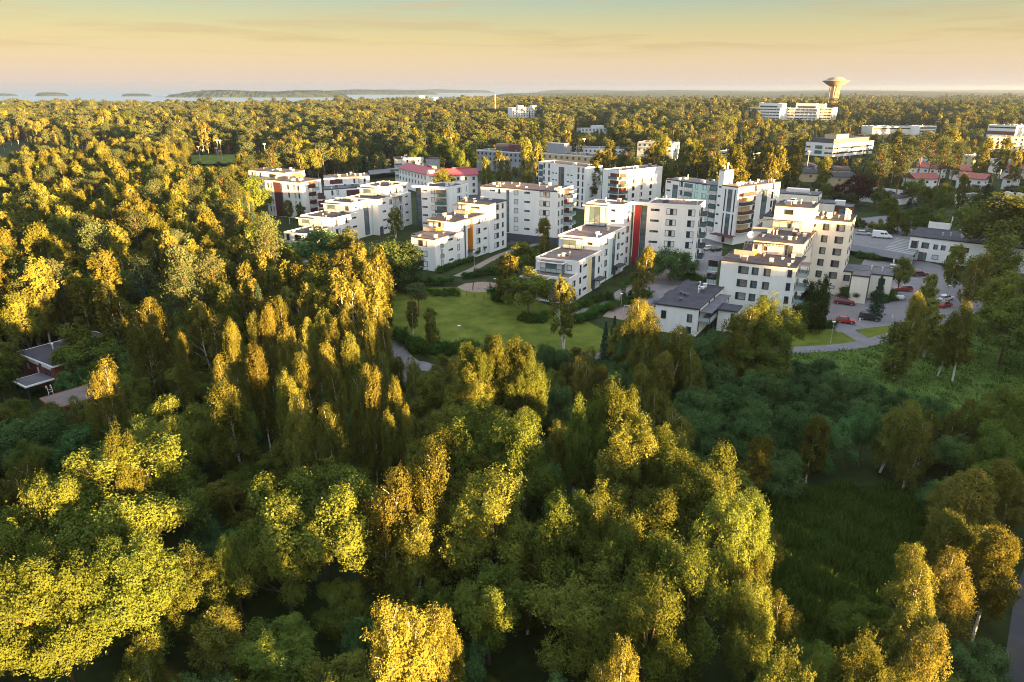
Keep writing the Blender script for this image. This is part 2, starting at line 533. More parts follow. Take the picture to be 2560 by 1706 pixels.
def gen_broad(seed, h, r, ncl, npc, size, zc=0.60, rz=0.40, csz=0.16, up=1.35, bark='bark', tri=False, low=-0.55, nb=16, droop=0.0, loose=0.27):
    """broadleaf crown of separate leafy boughs with gaps between; returns trunk MB, leaf verts, leaf faces"""
    rng = np.random.default_rng(seed)
    E = np.array([r, r, rz * h])
    # bough ends spread over the crown's outside, none too near another
    bd = []
    tries = 0
    while len(bd) < nb and tries < 4000:
        v = unit(rng.normal(size=3)); tries += 1
        if v[2] > low and all(np.dot(v, q) < math.cos(1.75 / math.sqrt(nb)) for q in bd): bd.append(v)
    bd = np.array(bd); nbo = len(bd)
    brad = rng.uniform(0.60, 0.86, nbo) * np.where(bd[:, 2] > .8, 1.06, 1.0)
    bc = np.array([0, 0, zc * h]) + bd * brad[:, None] * E
    bs = loose * rng.uniform(0.7, 1.25, nbo)
    bi = np.arange(ncl) % nbo
    q = unit(rng.normal(size=(ncl, 3)) + bd[bi] * 0.55) * rng.uniform(0.35, 1.0, (ncl, 1)) ** 0.6
    cen = bc[bi] + q * bs[bi][:, None] * np.array([r, r, r * max(1.0, up * .85)])
    inn = rng.uniform(0, 1, ncl) < 0.16                     # some leaf inside the crown
    cen[inn] = np.array([0, 0, zc * h]) + (cen[inn] - np.array([0, 0, zc * h])) * rng.uniform(0.35, 0.7, (inn.sum(), 1))
    n = ncl
    cs = csz * r * rng.uniform(0.55, 1.35, n)
    per = 7 if not tri else 4                                # leaves to a sprig; a sprig has one facing
    nsp = max(2, npc // per)
    si = np.repeat(np.arange(n), nsp)
    g = rng.normal(size=(len(si), 3))
    gl = np.linalg.norm(g, axis=1, keepdims=True)
    g = g / gl * np.minimum(gl, 2.2) ** 0.7
    soff = g * cs[si][:, None] * np.array([1, 1, up])
    cd = unit(cen - np.array([0, 0, zc * h * 0.85]))
    sN = unit(unit(soff) * 0.8 + unit(cen - bc[bi])[si] * 0.3 + cd[si] * 0.4 + rng.normal(size=soff.shape) * 0.55 + np.array([0, 0, 0.2]))
    lf = np.repeat(np.arange(len(si)), per)
    off = soff[lf] + rng.normal(size=(len(lf), 3)) * size * 0.85 * np.array([1, 1, 1.15])
    P = cen[si][lf] + off
    Nn = sN[lf] + rng.normal(size=P.shape) * 0.22
    S = size * rng.uniform(0.65, 1.35, len(P))
    v, f = leaf_faces(P, Nn, S, rng, tri)
    tr = MB()
    lean = rng.normal(size=2) * 0.02 * h
    top = np.array([lean[0], lean[1], h * (zc + 0.16)])
    tr.tube([(0, 0, -0.3), top * 0.35 + rng.normal(size=3) * 0.08, top * 0.7, top], [h * 0.017, h * 0.0135, h * 0.009, h * 0.003], 6, cap=False)
    for k in range(nbo):
        tgt = bc[k]
        s0 = top * min(.95, max(.28, (tgt[2] / top[2]) * rng.uniform(0.45, 0.7)))
        mid = s0 * 0.45 + tgt * 0.55 + np.array([0, 0, -0.05 * h * rng.uniform(0, 1)])
        tr.tube([s0, mid, tgt], [h * 0.0075, h * 0.005, h * 0.0022], 4, cap=False)
        mem = np.where(bi == k)[0][:(6 if not tri else 0)]
        for q_ in mem:
            tr.tube([mid * 0.35 + tgt * 0.65, (tgt + cen[q_]) / 2 + np.array([0, 0, -.1]), cen[q_]], [h * 0.003, h * 0.002, h * 0.001], 3, cap=False)
    return tr, v, f

def gen_birch(seed, h, r, nst, nps, size, base=0.22, tri=False, tops=1, hang=1.0):
    """narrow crown of hanging sprays around a pale stem"""
    rng = np.random.default_rng(seed)
    tr = MB()
    Ps, Ns = [], []
    for k in range(tops):
        hh = h * (1.0 if k == 0 else rng.uniform(0.75, 0.93))
        sx = np.array([0, 0]) if tops == 1 else rng.normal(size=2) * r * 0.35
        bend = rng.normal(size=2) * 0.035 * h
        def axis(t):
            t = np.asarray(t)
            return np.stack([sx[0] * np.minimum(t * 2, 1) + bend[0] * t ** 2, sx[1] * np.minimum(t * 2, 1) + bend[1] * t ** 2, hh * t], -1)
        ts = np.linspace(0, 0.97, 8)
        tr.tube([axis(t) for t in ts] if k else [axis(t) - (np.array([0, 0, .3]) if t == 0 else 0) for t in ts],
                [h * 0.0105 * (1 - t) ** 0.8 + 0.02 for t in ts], 6, cap=False)
        m_ = nst // tops
        nbo = 26 if not tri else 14                  # hanging boughs, each a bunch of sprays
        tb = base + (0.93 - base) * (np.arange(nbo) + rng.uniform(0, 1, nbo)) / nbo
        ab = np.arange(nbo) * 2.4 + rng.uniform(-.5, .5, nbo)
        rb = rng.uniform(0.45, 1.12, nbo)
        bi = rng.integers(0, nbo, m_)
        topm = rng.uniform(0, 1, m_) < 0.14
        t = np.where(topm, rng.uniform(0.80, 0.995, m_), np.clip(tb[bi] + rng.normal(0, .022, m_), base, .99))
        u = (t - base) / (1 - base)
        prof = np.clip(1 - u, 0, 1) ** 0.50 * (u + 0.12) ** 0.34 * 1.32
        az = ab[bi] + rng.normal(0, .30, m_) + topm * rng.uniform(0, 6.28, m_)
        rr = r * prof * np.where(topm, 1, rb[bi]) * rng.uniform(0.25, 1.0, m_) ** 0.6
        st = axis(t); st[:, 0] += rr * np.cos(az); st[:, 1] += rr * np.sin(az)
        st[:, 2] += rr * 0.35 + rng.normal(size=m_) * 0.02 * h
        ln = hang * h * 0.062 * rng.uniform(0.5, 1.5, m_) * (0.55 + 0.6 * prof)
        idx = np.repeat(np.arange(m_), nps)
        w = rng.uniform(0, 1, len(idx))
        sN = rng.normal(size=(m_, 3)) * 0.55
        spread = 0.012 * h * (0.5 + 0.9 * np.sin(np.pi * np.clip(w + 0.1, 0, 1)))
        P = st[idx].copy()
        P[:, 2] -= w * ln[idx]
        outd = np.stack([np.cos(az), np.sin(az), np.zeros(m_)], -1)[idx]
        P += outd * (w ** 1.5 * 0.25 * ln[idx])[:, None] + rng.normal(size=P.shape) * spread[:, None]
        Nn = outd * 0.75 + sN[idx] + rng.normal(size=P.shape) * 0.3 + np.array([0, 0, 0.3])
        Ps.append(P); Ns.append(Nn)
        for q_ in rng.choice(m_, min(14, m_), replace=False):      # boughs
            s0 = axis(max(base * 0.9, t[q_] - 0.10)); 
            tr.tube([s0, (s0 + st[q_]) / 2 + np.array([0, 0, 0.015 * h]), st[q_]], [h * 0.0032, h * 0.002, h * 0.001], 3, cap=False)
    P = np.concatenate(Ps); Nn = np.concatenate(Ns)
    v, f = leaf_faces(P, Nn, size * rng.uniform(0.6, 1.35, len(P)), rng, tri)
    return tr, v, f

def gen_spruce(seed, h, r, ntier, per, npb, size, tri=False, base=0.06):
    rng = np.random.default_rng(seed)
    tr = MB(); tr.tube([(0, 0, -0.3), (0, 0, h * 0.5), (0, 0, h)], [h * 0.014, h * 0.008, 0.02], 5, cap=False)
    Ps, Ns = [], []
    for k in range(ntier):
        u = (k + rng.uniform(-.3, .3)) / ntier
        u = min(max(u, 0), 0.995)
        z0 = h * (base + (1 - base) * u)
        R0 = r * (1 - u) ** 0.85 * rng.uniform(0.82, 1.1) + 0.12
        for j in range(per):
            az = 2 * math.pi * (j + rng.uniform(-.3, .3)) / per + k * 1.3
            R1 = R0 * rng.uniform(0.75, 1.1)
            w = rng.uniform(0.08, 1, npb) ** 0.7
            dr = np.array([math.cos(az), math.sin(az), 0])
            P = np.array([0, 0, z0]) + dr * (w * R1)[:, None]
            P[:, 2] += -w ** 1.2 * R1 * 0.38 + 0.10 * R1 * w ** 4
            side = np.array([-dr[1], dr[0], 0])
            P += side * (rng.normal(size=npb) * 0.16 * R1 * (1.1 - w))[:, None]
            P[:, 2] -= np.abs(rng.normal(size=npb)) * 0.012 * h
            Ps.append(P); Ns.append(np.tile(np.array([dr[0] * .6, dr[1] * .6, 0.8]), (npb, 1)) + rng.normal(size=(npb, 3)) * 0.45)
    P = np.concatenate(Ps); Nn = np.concatenate(Ns)
    v, f = leaf_faces(P, Nn, size * rng.uniform(0.6, 1.3, len(P)), rng, tri)
    return tr, v, f

def gen_pine(seed, h, r, ncl, npc, size, tri=False, base=0.48):
    rng = np.random.default_rng(seed)
    bend = rng.normal(size=2) * 0.03 * h
    ax = lambda t: np.array([bend[0] * t * t, bend[1] * t * t, h * t])
    tr = MB(); tr.tube([ax(t) - np.array([0, 0, .3 if t == 0 else 0]) for t in (0, .25, .5, .75, .96)], [h * .0145, h * .012, h * .0095, h * .006, h * .002], 6, cap=False)
    Ps, Ns = [], []
    for k in range(ncl):
        u = rng.uniform(0, 1) ** 0.85
        t = base + (1 - base) * u
        az = rng.uniform(0, 2 * math.pi)
        prof = math.sqrt(max(0.0, 1 - (1.65 * (u - 0.42)) ** 2)) if abs(u - 0.42) < 0.6 else 0.08
        rr = r * max(prof, 0.15) * rng.uniform(0.25, 1.0)
        c = ax(t) + np.array([rr * math.cos(az), rr * math.sin(az), rr * 0.22])
        s = r * rng.uniform(0.16, 0.30)
        q = rng.normal(size=(npc, 3)) * np.array([1, 1, 0.42]) * s
        Ps.append(c + q); Ns.append(q / s * 0.5 + rng.normal(size=(npc, 3)) * 0.5 + np.array([0, 0, 0.5]))
        if k % 2 == 0:
            s0 = ax(max(base * 0.85, t - 0.06))
            tr.tube([s0, (s0 + c) / 2, c], [h * 0.005, h * 0.003, h * 0.001], 3, cap=False)
    P = np.concatenate(Ps); Nn = np.concatenate(Ns)
    v, f = leaf_faces(P, Nn, size * rng.uniform(0.6, 1.3, len(P)), rng, tri)
    return tr, v, f

PROTO = {}      # (kind, lod) -> list of (trunk mesh, crown mesh, h, r)
def add_proto(kind, lod, tup, h, r, bark, leaf):
    tr, v, f = tup
    if lod == 'far':                       # wood and leaves in one mesh
        tv = np.array(tr.v); nb = len(tv)
        t4 = np.array([q for q in tr.f if len(q) == 4])
        vv = np.vstack([tv, v])
        fl = [t4, f + nb]
        idx = np.concatenate([np.zeros(len(t4), int), np.ones(len(f), int)])
        me = np_mesh(kind + '_tree', vv, fl, [M[bark], M[leaf]], idx)
        PROTO.setdefault((kind, lod), []).append((None, me, h, r))
    else:
        PROTO.setdefault((kind, lod), []).append((tr.mesh(kind + '_trunk', M[bark]), np_mesh(kind + '_crown', v, f, [M[leaf]]), h, r))

for s in range(5):
    add_proto('birch', 'near', gen_birch(10 + s, 19, (3.8, 4.4, 4.2, 3.4, 4.6)[s], 520, 60, 0.20, tops=(1, 2, 3, 1, 2)[s], base=(.22, .15, .15, .3, .2)[s], hang=(1.0, 1.3, 1.1, .9, 1.5)[s]), 19, (3.8, 4.4, 4.2, 3.4, 4.6)[s], 'birch_bark', 'l_birch')
for s in range(6):
    add_proto('birch', 'mid', gen_birch(20 + s, 19, 3.5, 260, 28, 0.40, tops=(1, 1, 2, 1, 2, 1)[s], base=(.2, .3, .15, .12, .25, .35)[s], hang=(1, .8, 1.2, 1.4, 1, .9)[s]), 19, 3.5, 'birch_bark', 'l_birch')
for s in range(4):
    add_proto('aspen', 'near', gen_broad(30 + s, 18, 4.6, 150, 340, 0.18, zc=.58, rz=.42, csz=.118, up=1.7, nb=(15, 20, 12, 17)[s], loose=.25), 18, 4.6, 'bark', 'l_aspen')
for s in range(3):
    add_proto('maple', 'near', gen_broad(40 + s, 17, 6.4, 220, 300, 0.185, zc=.60, rz=.37, csz=.088, up=1.05, nb=(20, 26, 17)[s], loose=.21, low=-.4), 17, 6.4, 'bark', 'l_maple')
    add_proto('aspen', 'mid', gen_broad(50 + s, 18, 4.6, 110, 84, 0.40, zc=.58, rz=.42, csz=.125, up=1.6, nb=13, loose=.26), 18, 4.6, 'bark', 'l_aspen')
    add_proto('maple', 'mid', gen_broad(60 + s, 15, 6.0, 130, 80, 0.42, zc=.56, rz=.42, csz=.105, up=1.0, nb=17, loose=.23), 15, 6.0, 'bark', 'l_maple')
for s in range(3):
    add_proto('willow', 'near', gen_broad(70 + s, 11, 5.6, 170, 200, 0.20, zc=.46, rz=.5, csz=.105, up=1.0, low=-.35, nb=(18, 24, 14)[s], loose=.24), 11, 5.6, 'bark', 'l_willow')
for s in range(2):
    add_proto('willow', 'mid', gen_broad(75 + s, 11, 5.6, 130, 90, 0.36, zc=.46, rz=.5, csz=.12, up=1.05, low=-.35, nb=18, loose=.24), 11, 5.6, 'bark', 'l_willow')
    add_proto('spruce', 'mid', gen_spruce(80 + s, 18, 3.2, 26, 9, 36, 0.36), 18, 3.2, 'bark', 'l_spruce')
    add_proto('shrub', 'mid', gen_broad(90 + s, 2.2, 1.5, 40, 70, 0.15, zc=.5, rz=.5, csz=.2, up=1.0, low=-.2, nb=7, loose=.4), 2.2, 1.5, 'bark', 'l_shrub')
    add_proto('thuja', 'mid', gen_broad(94 + s, 7, 1.3, 90, 50, 0.2, zc=.48, rz=.50, csz=.22, up=1.9, low=-1, nb=20, loose=.3), 7, 1.3, 'bark', 'l_thuja')
add_proto('purple', 'mid', gen_broad(98, 14, 6.0, 110, 80, 0.4, zc=.55, rz=.44, csz=.12, nb=15), 14, 6.0, 'bark', 'l_purple')
for s in range(3):
    add_proto('pine', 'mid', gen_pine(100 + s, 20, 3.6, 60, 80, 0.34), 20, 3.6, 'bark_pine', 'l_pine')
for s in range(3):
    add_proto('birch', 'far', gen_birch(110 + s, 18, 3.6, 120, 24, 0.56, tri=True, base=(.2, .3, .15)[s]), 18, 3.6, 'birch_bark', 'l_birch')
    add_proto('aspen', 'far', gen_broad(114 + s, 17, 4.8, 60, 44, 0.62, csz=.15, up=1.5, nb=10, tri=True), 17, 4.8, 'bark', 'l_aspen')
    add_proto('pine', 'far', gen_pine(118 + s, 19, 3.5, 36, 52, 0.58, tri=True, base=(.48, .4, .56)[s]), 19, 3.5, 'bark_pine', 'l_pine')
add_proto('spruce', 'far', gen_spruce(122, 18, 3.0, 18, 8, 12, 0.75, tri=True), 18, 3.0, 'bark', 'l_spruce')

NAME = {'birch': 'birch_tree', 'aspen': 'aspen_tree', 'maple': 'maple_tree', 'willow': 'willow_tree', 'spruce': 'spruce_tree', 'pine': 'pine_tree',
        'shrub': 'shrub', 'thuja': 'thuja_tree', 'purple': 'purple_tree'}
rnd = random.Random(4)
TREES = []      # (x, y, crown radius, height) of every planted tree

def plant(kind, x, y, h, w, label, group=None, lod=None, cat='tree', z=None, tilt=0.0):
    """one tree with its trunk and crown as parts"""
    d = math.hypot(x, y)
    if lod is None: lod = 'near' if d < 118 else 'mid'
    if (kind, lod) not in PROTO:
        lod = 'mid' if (kind, 'mid') in PROTO else 'near'
    tr, cr_, h0, r0 = rnd.choice(PROTO[(kind, lod)])
    z = gz(x, y) if z is None else z
    sx, sz = (w / 2) / r0, h / h0
    rot = rnd.uniform(0, 6.28)
    e = empty(NAME[kind], (x, y, z), label, cat, group, rot)
    e.rotation_euler = (rnd.gauss(0, .02 + tilt), rnd.gauss(0, .02 + tilt), rot)
    link('trunk' if kind != 'shrub' else 'stem', tr, e, scale=(sx, sx, sz))
    link('crown' if kind != 'shrub' else 'foliage', cr_, e, scale=(sx, sx, sz))
    TREES.append((x, y, w / 2, h))
    return e

ORD = ['first', 'second', 'third', 'fourth', 'fifth', 'sixth', 'seventh', 'eighth', 'ninth', 'tenth', 'eleventh', 'twelfth', 'thirteenth', 'fourteenth', 'fifteenth', 'sixteenth',
       'seventeenth', 'eighteenth', 'nineteenth', 'twentieth', 'twenty-first', 'twenty-second', 'twenty-third', 'twenty-fourth']
PICKS = []      # trees with a label of their own, to name others by
def pick(kind, dx, dy, h, wpx, label, group=None, **k):
    """plant the tree whose top shows at a point of the 2353 px print, its height given"""
    p = hit(dx * 1.08797, dy * 1.08797, h)
    ax_ = p[1] * math.cos(PITCH) + (CAM_H - h) * math.sin(PITCH)
    w = wpx * 1.08797 * ax_ / FPX
    if kind in ('aspen', 'maple') and p[1] < 125 and 'lod' not in k: w *= 1.22
    if len(label.split()) <= 10 and p[1] < 240: PICKS.append((p[0], p[1], h, label))
    return plant(kind, p[0], p[1], h, w, label, group, **k)

# ------------------------------------------------------------------ buildings
ESTATE = 'white apartment blocks of the estate'
WIN_CACHE = {}
def win_meshes(w, h, kind):
    """frame and pane meshes of a window, x along the wall, y outwards, centred"""
    key = (round(w, 2), round(h, 2), kind)
    if key in WIN_CACHE: return WIN_CACHE[key]
    f = MB()
    b = 0.13 if min(w, h) > 0.7 else 0.08
    x, z = w / 2, h / 2
    f.box(-x, x, -0.03, 0.07, -z, -z + b).box(-x, x, -0.03, 0.07, z - b, z)
    f.box(-x, -x + b, -0.03, 0.07, -z + b, z - b).box(x - b, x, -0.03, 0.07, -z + b, z - b)
    cuts = {'split': [0.5], 'splitr': [0.5], 'trip': [0.36, 0.64], 'dark': [], 'white': [], 'slot': [0.55], 'strip': [i / max(1, round(w / 1.5)) for i in range(1, max(1, round(w / 1.5)))],
            'stair': [], 'side': [0.72], 'curt': [0.72], 'teal': [i / max(1, round(w / 1.6)) for i in range(1, max(1, round(w / 1.6)))]}[kind]
    for c in cuts:
        xc = -x + w * c
        f.box(xc - b / 2, xc + b / 2, -0.03, 0.06, -z + b, z - b)
    rows = max(1, round(h / 1.4)) if kind == 'stair' else 1
    for i in range(1, rows):
        zc = -z + h * i / rows
        f.box(-x + b, x - b, -0.03, 0.06, zc - b / 2, zc + b / 2)
    mats = {'split': ['glass', 'blind'], 'splitr': ['blind', 'glass'], 'trip': ['blind', 'glass', 'blind'], 'dark': ['glass'], 'white': ['blind'], 'slot': ['glass', 'glass2'],
            'strip': ['glass'] * (len(cuts) + 1), 'stair': ['glass2'] * rows, 'side': ['glass2', 'glass'], 'curt': ['curtain', 'glass'], 'teal': ['glass_teal'] * (len(cuts) + 1)}[kind]
    panes = []
    if kind == 'stair':
        for i in range(rows):
            z0, z1 = -z + h * i / rows + b / 2, -z + h * (i + 1) / rows - b / 2
            p = MB(); p.box(-x + b, x - b, -0.02, 0.015, z0, z1); panes.append(p.mesh('pane', M[mats[i]]))
    else:
        ed = [0] + cuts + [1]
        for i in range(len(ed) - 1):
            x0, x1 = -x + w * ed[i] + b / 2, -x + w * ed[i + 1] - b / 2
            p = MB(); p.box(x0, x1, -0.02, 0.015, -z + b, z - b); panes.append(p.mesh('pane', M[mats[i]]))
        if len(panes) > 8:
            pass
    WIN_CACHE[key] = (f.mesh('window', M['frame']), panes)
    return WIN_CACHE[key]

VENTS = []
FOOT = []       # footprints of every wall block
def vent_meshes():
    a = MB(); a.box(-.45, .45, -.35, .35, 0, .75).box(-.55, .55, -.45, .45, .75, .85); VENTS.append(('vent', a.mesh('vent', M['vent_white'])))
    a = MB(); a.box(-.6, .6, -.5, .5, 0, 1.0); a.box(-.65, .65, -.55, .55, 1.0, 1.08, 1); VENTS.append(('vent', a.mesh('vent', M['vent_dark'], M['vent_white'])))
    a = MB(); a.lathe([(.13, 0), (.13, .9), (.22, .9), (.22, 1.1), (.05, 1.2)], 8); VENTS.append(('vent_pipe', a.mesh('vent_pipe', M['vent_white'])))
    a = MB(); a.box(-.5, .5, -.3, .3, .35, .45).box(-.45, -.35, -.2, .2, 0, .35).box(.35, .45, -.2, .2, 0, .35); VENTS.append(('vent', a.mesh('vent', M['vent_white'])))
    a = MB(); a.lathe([(.3, 0), (.3, .45), (.5, .5), (.42, .7), (.1, .8)], 10); VENTS.append(('vent', a.mesh('vent', M['vent_dark'])))
    a = MB()
    for s in (-.3, .3): a.tube([(s, 0, 0), (s, 0, 1.0), (s, .12, 1.35), (s, .4, 1.45), (s, .7, 1.3), (s, .75, .8)], .045, 5)
    a.box(-.3, .3, -.02, .02, .4, .45).box(-.3, .3, -.02, .02, .8, .85)
    VENTS.append(('roof_ladder', a.mesh('roof_ladder', M['vent_white'])))
vent_meshes()

class Bldg:
    """a building in its own slanted frame: u runs away along the right-hand face, v to the left along the front face"""
    def __init__(s, name, label, O, ua, va, z=0.0, group=None, cat='building'):
        s.root = empty(name, (float(O[0]), float(O[1]), z), label, cat, group)
        s.O = np.array([O[0], O[1]], float); s.z = z
        s.ua, s.va = ua, va
        s.U = np.array([math.cos(R(ua)), math.sin(R(ua))]); s.V = np.array([math.cos(R(va)), math.sin(R(va))])
        s.rng = random.Random(hash(label) % 1000 if False else len(label) * 7 + int(abs(O[0]) * 3))
        s.roofs = []
    def P(s, u, v):
        p = s.U * u + s.V * v
        return (float(p[0]), float(p[1]))
    def quad(s, u0, u1, v0, v1):
        return [s.P(u0, v0), s.P(u1, v0), s.P(u1, v1), s.P(u0, v1)]
    def block(s, u0, u1, v0, v1, z0, z1, wall='white', roof='roof_dark', rim='trim', rim_h=0.28, rim_w=0.28, name='wall', vents=0, over=0.0):
        FOOT.append((s, u0, u1, v0, v1, s.z + z0, s.z + z1))
        link(name, MB().prism(s.quad(u0, u1, v0, v1), z0, z1).mesh(name, M[wall]), s.root)
        if roof:
            e = over
            link('roof', MB().prism(s.quad(u0 - e, u1 + e, v0 - e, v1 + e), z1 + 0.003, z1 + 0.12).mesh('roof', M[roof]), s.root)
            if rim:
                r_ = MB(); w = rim_w
                a, b, c, d = u0 - e - .04, u1 + e + .04, v0 - e - .04, v1 + e + .04
                zt = z1 + 0.12 + rim_h; zb = z1 - 0.16
                for q in ((a, a + w, c, d), (b - w, b, c, d), (a + w, b - w, c, c + w), (a + w, b - w, d - w, d)):
                    r_.prism(s.quad(*q), zb, zt)
                link('parapet', r_.mesh('parapet', M[rim]), s.root)
            for _ in range(vents):
                s.vent(s.rng.uniform(u0 + 1, u1 - 1), s.rng.uniform(v0 + 1, v1 - 1), z1 + .12)
    def vent(s, u, v, z, k=None):
        n, me = VENTS[s.rng.choice([0, 0, 1, 2, 2, 3, 3, 4]) if k is None else k]
        p = s.P(u, v)
        link(n, me, s.root, (p[0], p[1], z), (0, 0, R(s.ua)))
    def slab(s, name, u0, u1, v0, v1, z0, z1, m):
        return link(name, MB().prism(s.quad(u0, u1, v0, v1), z0, z1).mesh(name, M[m]), s.root)
    def face(s, f, plane, a, z):
        if f == 'F':
            p = s.P(plane, a); ang = R(s.va)
        else:
            p = s.P(a, plane); ang = R(s.ua + 180)
        return (p[0], p[1], z), ang
    def win(s, f, plane, a, z, w, h, kind='split', label=None):
        loc, ang = s.face(f, plane, a, z)
        fm, panes = win_meshes(w, h, kind)
        o = link('window', fm, s.root, loc, (0, 0, ang))
        for p in panes: link('pane', p, o)
        return o
    def wins(s, f, plane, cols, z0, n, dz=3.05):
        for (a, dzc, w, h, k) in cols:
            for i in range(n):
                s.win(f, plane, a, z0 + dzc + dz * i, w, h, k)
    def panel(s, f, plane, a0, a1, z0, z1, m, name='panel', d=0.05):
        """a coloured panel standing proud of the wall"""
        loc, ang = s.face(f, plane, (a0 + a1) / 2, (z0 + z1) / 2)
        w = abs(a1 - a0) / 2; h = (z1 - z0) / 2
        return link(name, MB().box(-w, w, -.02, d, -h, h).mesh(name, M[m]), s.root, loc, (0, 0, ang))
    def balcony(s, f, plane, a0, a1, z, depth=1.6, rail='glass_rail', back='wood', h=2.5, roof=True, label=None):
        """slab, posts and back wall, with the glass railing as a sub-part"""
        loc, ang = s.face(f, plane, (a0 + a1) / 2, z)
        w = abs(a1 - a0) / 2
        b = MB().box(-w, w, 0.02, depth, -.12, .08, 0)
        for x in (-w + .06, w - .06): b.box(x - .05, x + .05, depth - .1, depth, .08, h, 1)
        b.box(-w, w, .021, .06, .08, h - .1, 2)
        o = link('balcony', b.mesh('balcony', M['trim'], M['frame'], M[back]), s.root, loc, (0, 0, ang))
        r_ = MB().box(-w, w, depth + .002, depth + .04, .1, 1.1).box(-w, -w + .04, .1, depth, .1, 1.1).box(w - .04, w, .1, depth, .1, 1.1)
        link('railing', r_.mesh('railing', M[rail]), o)
        t = MB().box(-w, w, depth - .01, depth + .06, 1.1, 1.17)
        for i in range(5):
            x = -w + (2 * w) * i / 4
            t.box(x - .025, x + .025, depth + .041, depth + .06, .08, 1.1)
        link('handrail', t.mesh('handrail', M['frame']), o)
        return o
    def canopy(s, f, plane, a0, a1, z, depth=2.2, m='dark'):
        loc, ang = s.face(f, plane, (a0 + a1) / 2, z)
        w = abs(a1 - a0) / 2
        b = MB().box(-w, w, 0.01, depth, -.1, .12).box(-w + .1, -w + .2, depth - .3, depth - .2, -z + .02, -.1).box(w - .2, w - .1, depth - .3, depth - .2, -z + .02, -.1)
        return link('canopy', b.mesh('canopy', M[m]), s.root, loc, (0, 0, ang))
    def door(s, f, plane, a, w=1.6, h=2.4, m='frame'):
        loc, ang = s.face(f, plane, a, h / 2 + .05)
        o = link('door', MB().box(-w / 2, w / 2, -.02, .06, -h / 2, h / 2).mesh('door', M[m]), s.root, loc, (0, 0, ang))
        link('pane', MB().box(-w / 2 + .15, -.08, .061, .075, -h / 2 + .4, h / 2 - .2).box(.08, w / 2 - .15, .061, .075, -h / 2 + .4, h / 2 - .2).mesh('pane', M['glass2']), o)
        return o
    def pergola(s, u0, u1, v0, v1, z, h=2.5):
        b = MB()
        n = max(3, int(abs(v1 - v0) / 0.7))
        for i in range(n + 1):
            v = v0 + (v1 - v0) * i / n
            b.prism(s.quad(u0, u1, v - .05, v + .05), z + h, z + h + .14)
        for u in (u0, u1 - .1): b.prism(s.quad(u, u + .1, v0, v1), z + h - .13, z + h)
        for u in (u0, u1 - .1):
            for v in (v0, (v0 + v1) / 2, v1 - .1): b.prism(s.quad(u, u + .1, v, v + .1), z, z + h - .13)
        link('pergola', b.mesh('pergola', M['frame']), s.root)
    def glass_room(s, u0, u1, v0, v1, z, h=2.5, top='roof_brown'):
        """glazed terrace: floor upstand, panes between posts, flat roof with a white edge"""
        nv = max(2, int(abs(v1 - v0) / 1.5))
        fr = MB()
        for i in range(nv + 1):
            v = v0 + (v1 - v0 - .08) * i / nv
            fr.prism(s.quad(u0, u0 + .08, v, v + .08), z + .1, z + h)
        fr.prism(s.quad(u0 - .01, u0 + .1, v0 - .01, v1 + .01), z + 1.0, z + 1.1)
        fr.prism(s.quad(u0, u1, v0, v1), z + .001, z + .1)
        link('glazing_frame', fr.mesh('glazing_frame', M['frame']), s.root)
        for i in range(nv):
            a = v0 + (v1 - v0 - .08) * i / nv + .08; b = v0 + (v1 - v0 - .08) * (i + 1) / nv
            link('pane', MB().prism(s.quad(u0 + .02, u0 + .05, a, b), z + 1.1, z + h).mesh('pane', M['glass2' if (i % 3) else 'blind']), s.root)
            link('pane', MB().prism(s.quad(u0 + .02, u0 + .05, a, b), z + .1, z + 1.0).mesh('pane', M['glass_rail']), s.root)
        s.slab('pane', u0 + .1, u1, v0 + .03, v0 + .06, z + .1, z + h, 'glass2')
        s.slab('roof', u0 - .6, u1 + .1, v0 - .5, v1 + .5, z + h, z + h + .22, 'trim')
        s.slab('roof', u0 - .35, u1 - .1, v0 - .25, v1 + .25, z + h + .222, z + h + .26, top)

def line_x(p, q, h):
    return at(*p, h)[:2], at(*q, h)[:2]

# --- block with the red stripe (stepped towards the camera, then a six-storey wing across)
b = Bldg('apartment_block', 'stepped white apartment block with brown gravel roofs and a tall red stripe', (16.5, 165.5), 60.0, 154.0, group=ESTATE)
b.block(-5.2, 0, 0, 11.0, 0, 6.3, roof='roof_brown')
b.block(0, 14.6, 0, 11.6, 0, 9.4, roof='roof_brown', vents=5)
b.block(14.7, 33.4, .8, 12.4, 0, 12.5, roof='roof_brown', vents=6)
b.block(33.5, 41.0, 1.9, 12.8, 0, 18.6, roof='roof_brown', vents=4)
b.glass_room(-1.6, 0, 3.6, 9.6, 6.55, 2.55, 'roof_brown')
b.glass_room(13.2, 14.7, 5.0, 10.4, 9.65, 2.55, 'roof_brown')
b.glass_room(31.6, 33.5, 6.2, 12.6, 12.75, 5.6, 'roof_brown')
b.slab('roof', -7.2, -5.0, 5, 12.4, 6.0, 6.25, 'trim')
b.slab('roof', -7.0, -5.2, 5.2, 12.2, 6.252, 6.3, 'roof_brown')
cols = [(-2.4, 1.6, 1.6, 1.6, 'split'), (1.3, 1.6, 1.0, 1.7, 'dark'), (4.1, 1.8, 2.0, .62, 'slot')]
b.win('R', 0, 1.3, 7.7, .9, 2.0, 'dark'); b.win('R', 0, 4.1, 7.9, 2.0, .62, 'slot')
b.wins('R', 0, cols, 0, 2)
b.panel('R', 0, 6.0, 8.1, .4, 9.2, 'yellow'); b.win('R', 0, 9.3, 4.9, 1.9, 8.4, 'stair')
b.wins('R', 0, [(13.0, 1.7, .9, 1.7, 'dark')], 3.0, 2)
b.wins('R', .8, [(15.9, 1.8, 1.9, .62, 'slot')], 0.2, 3)
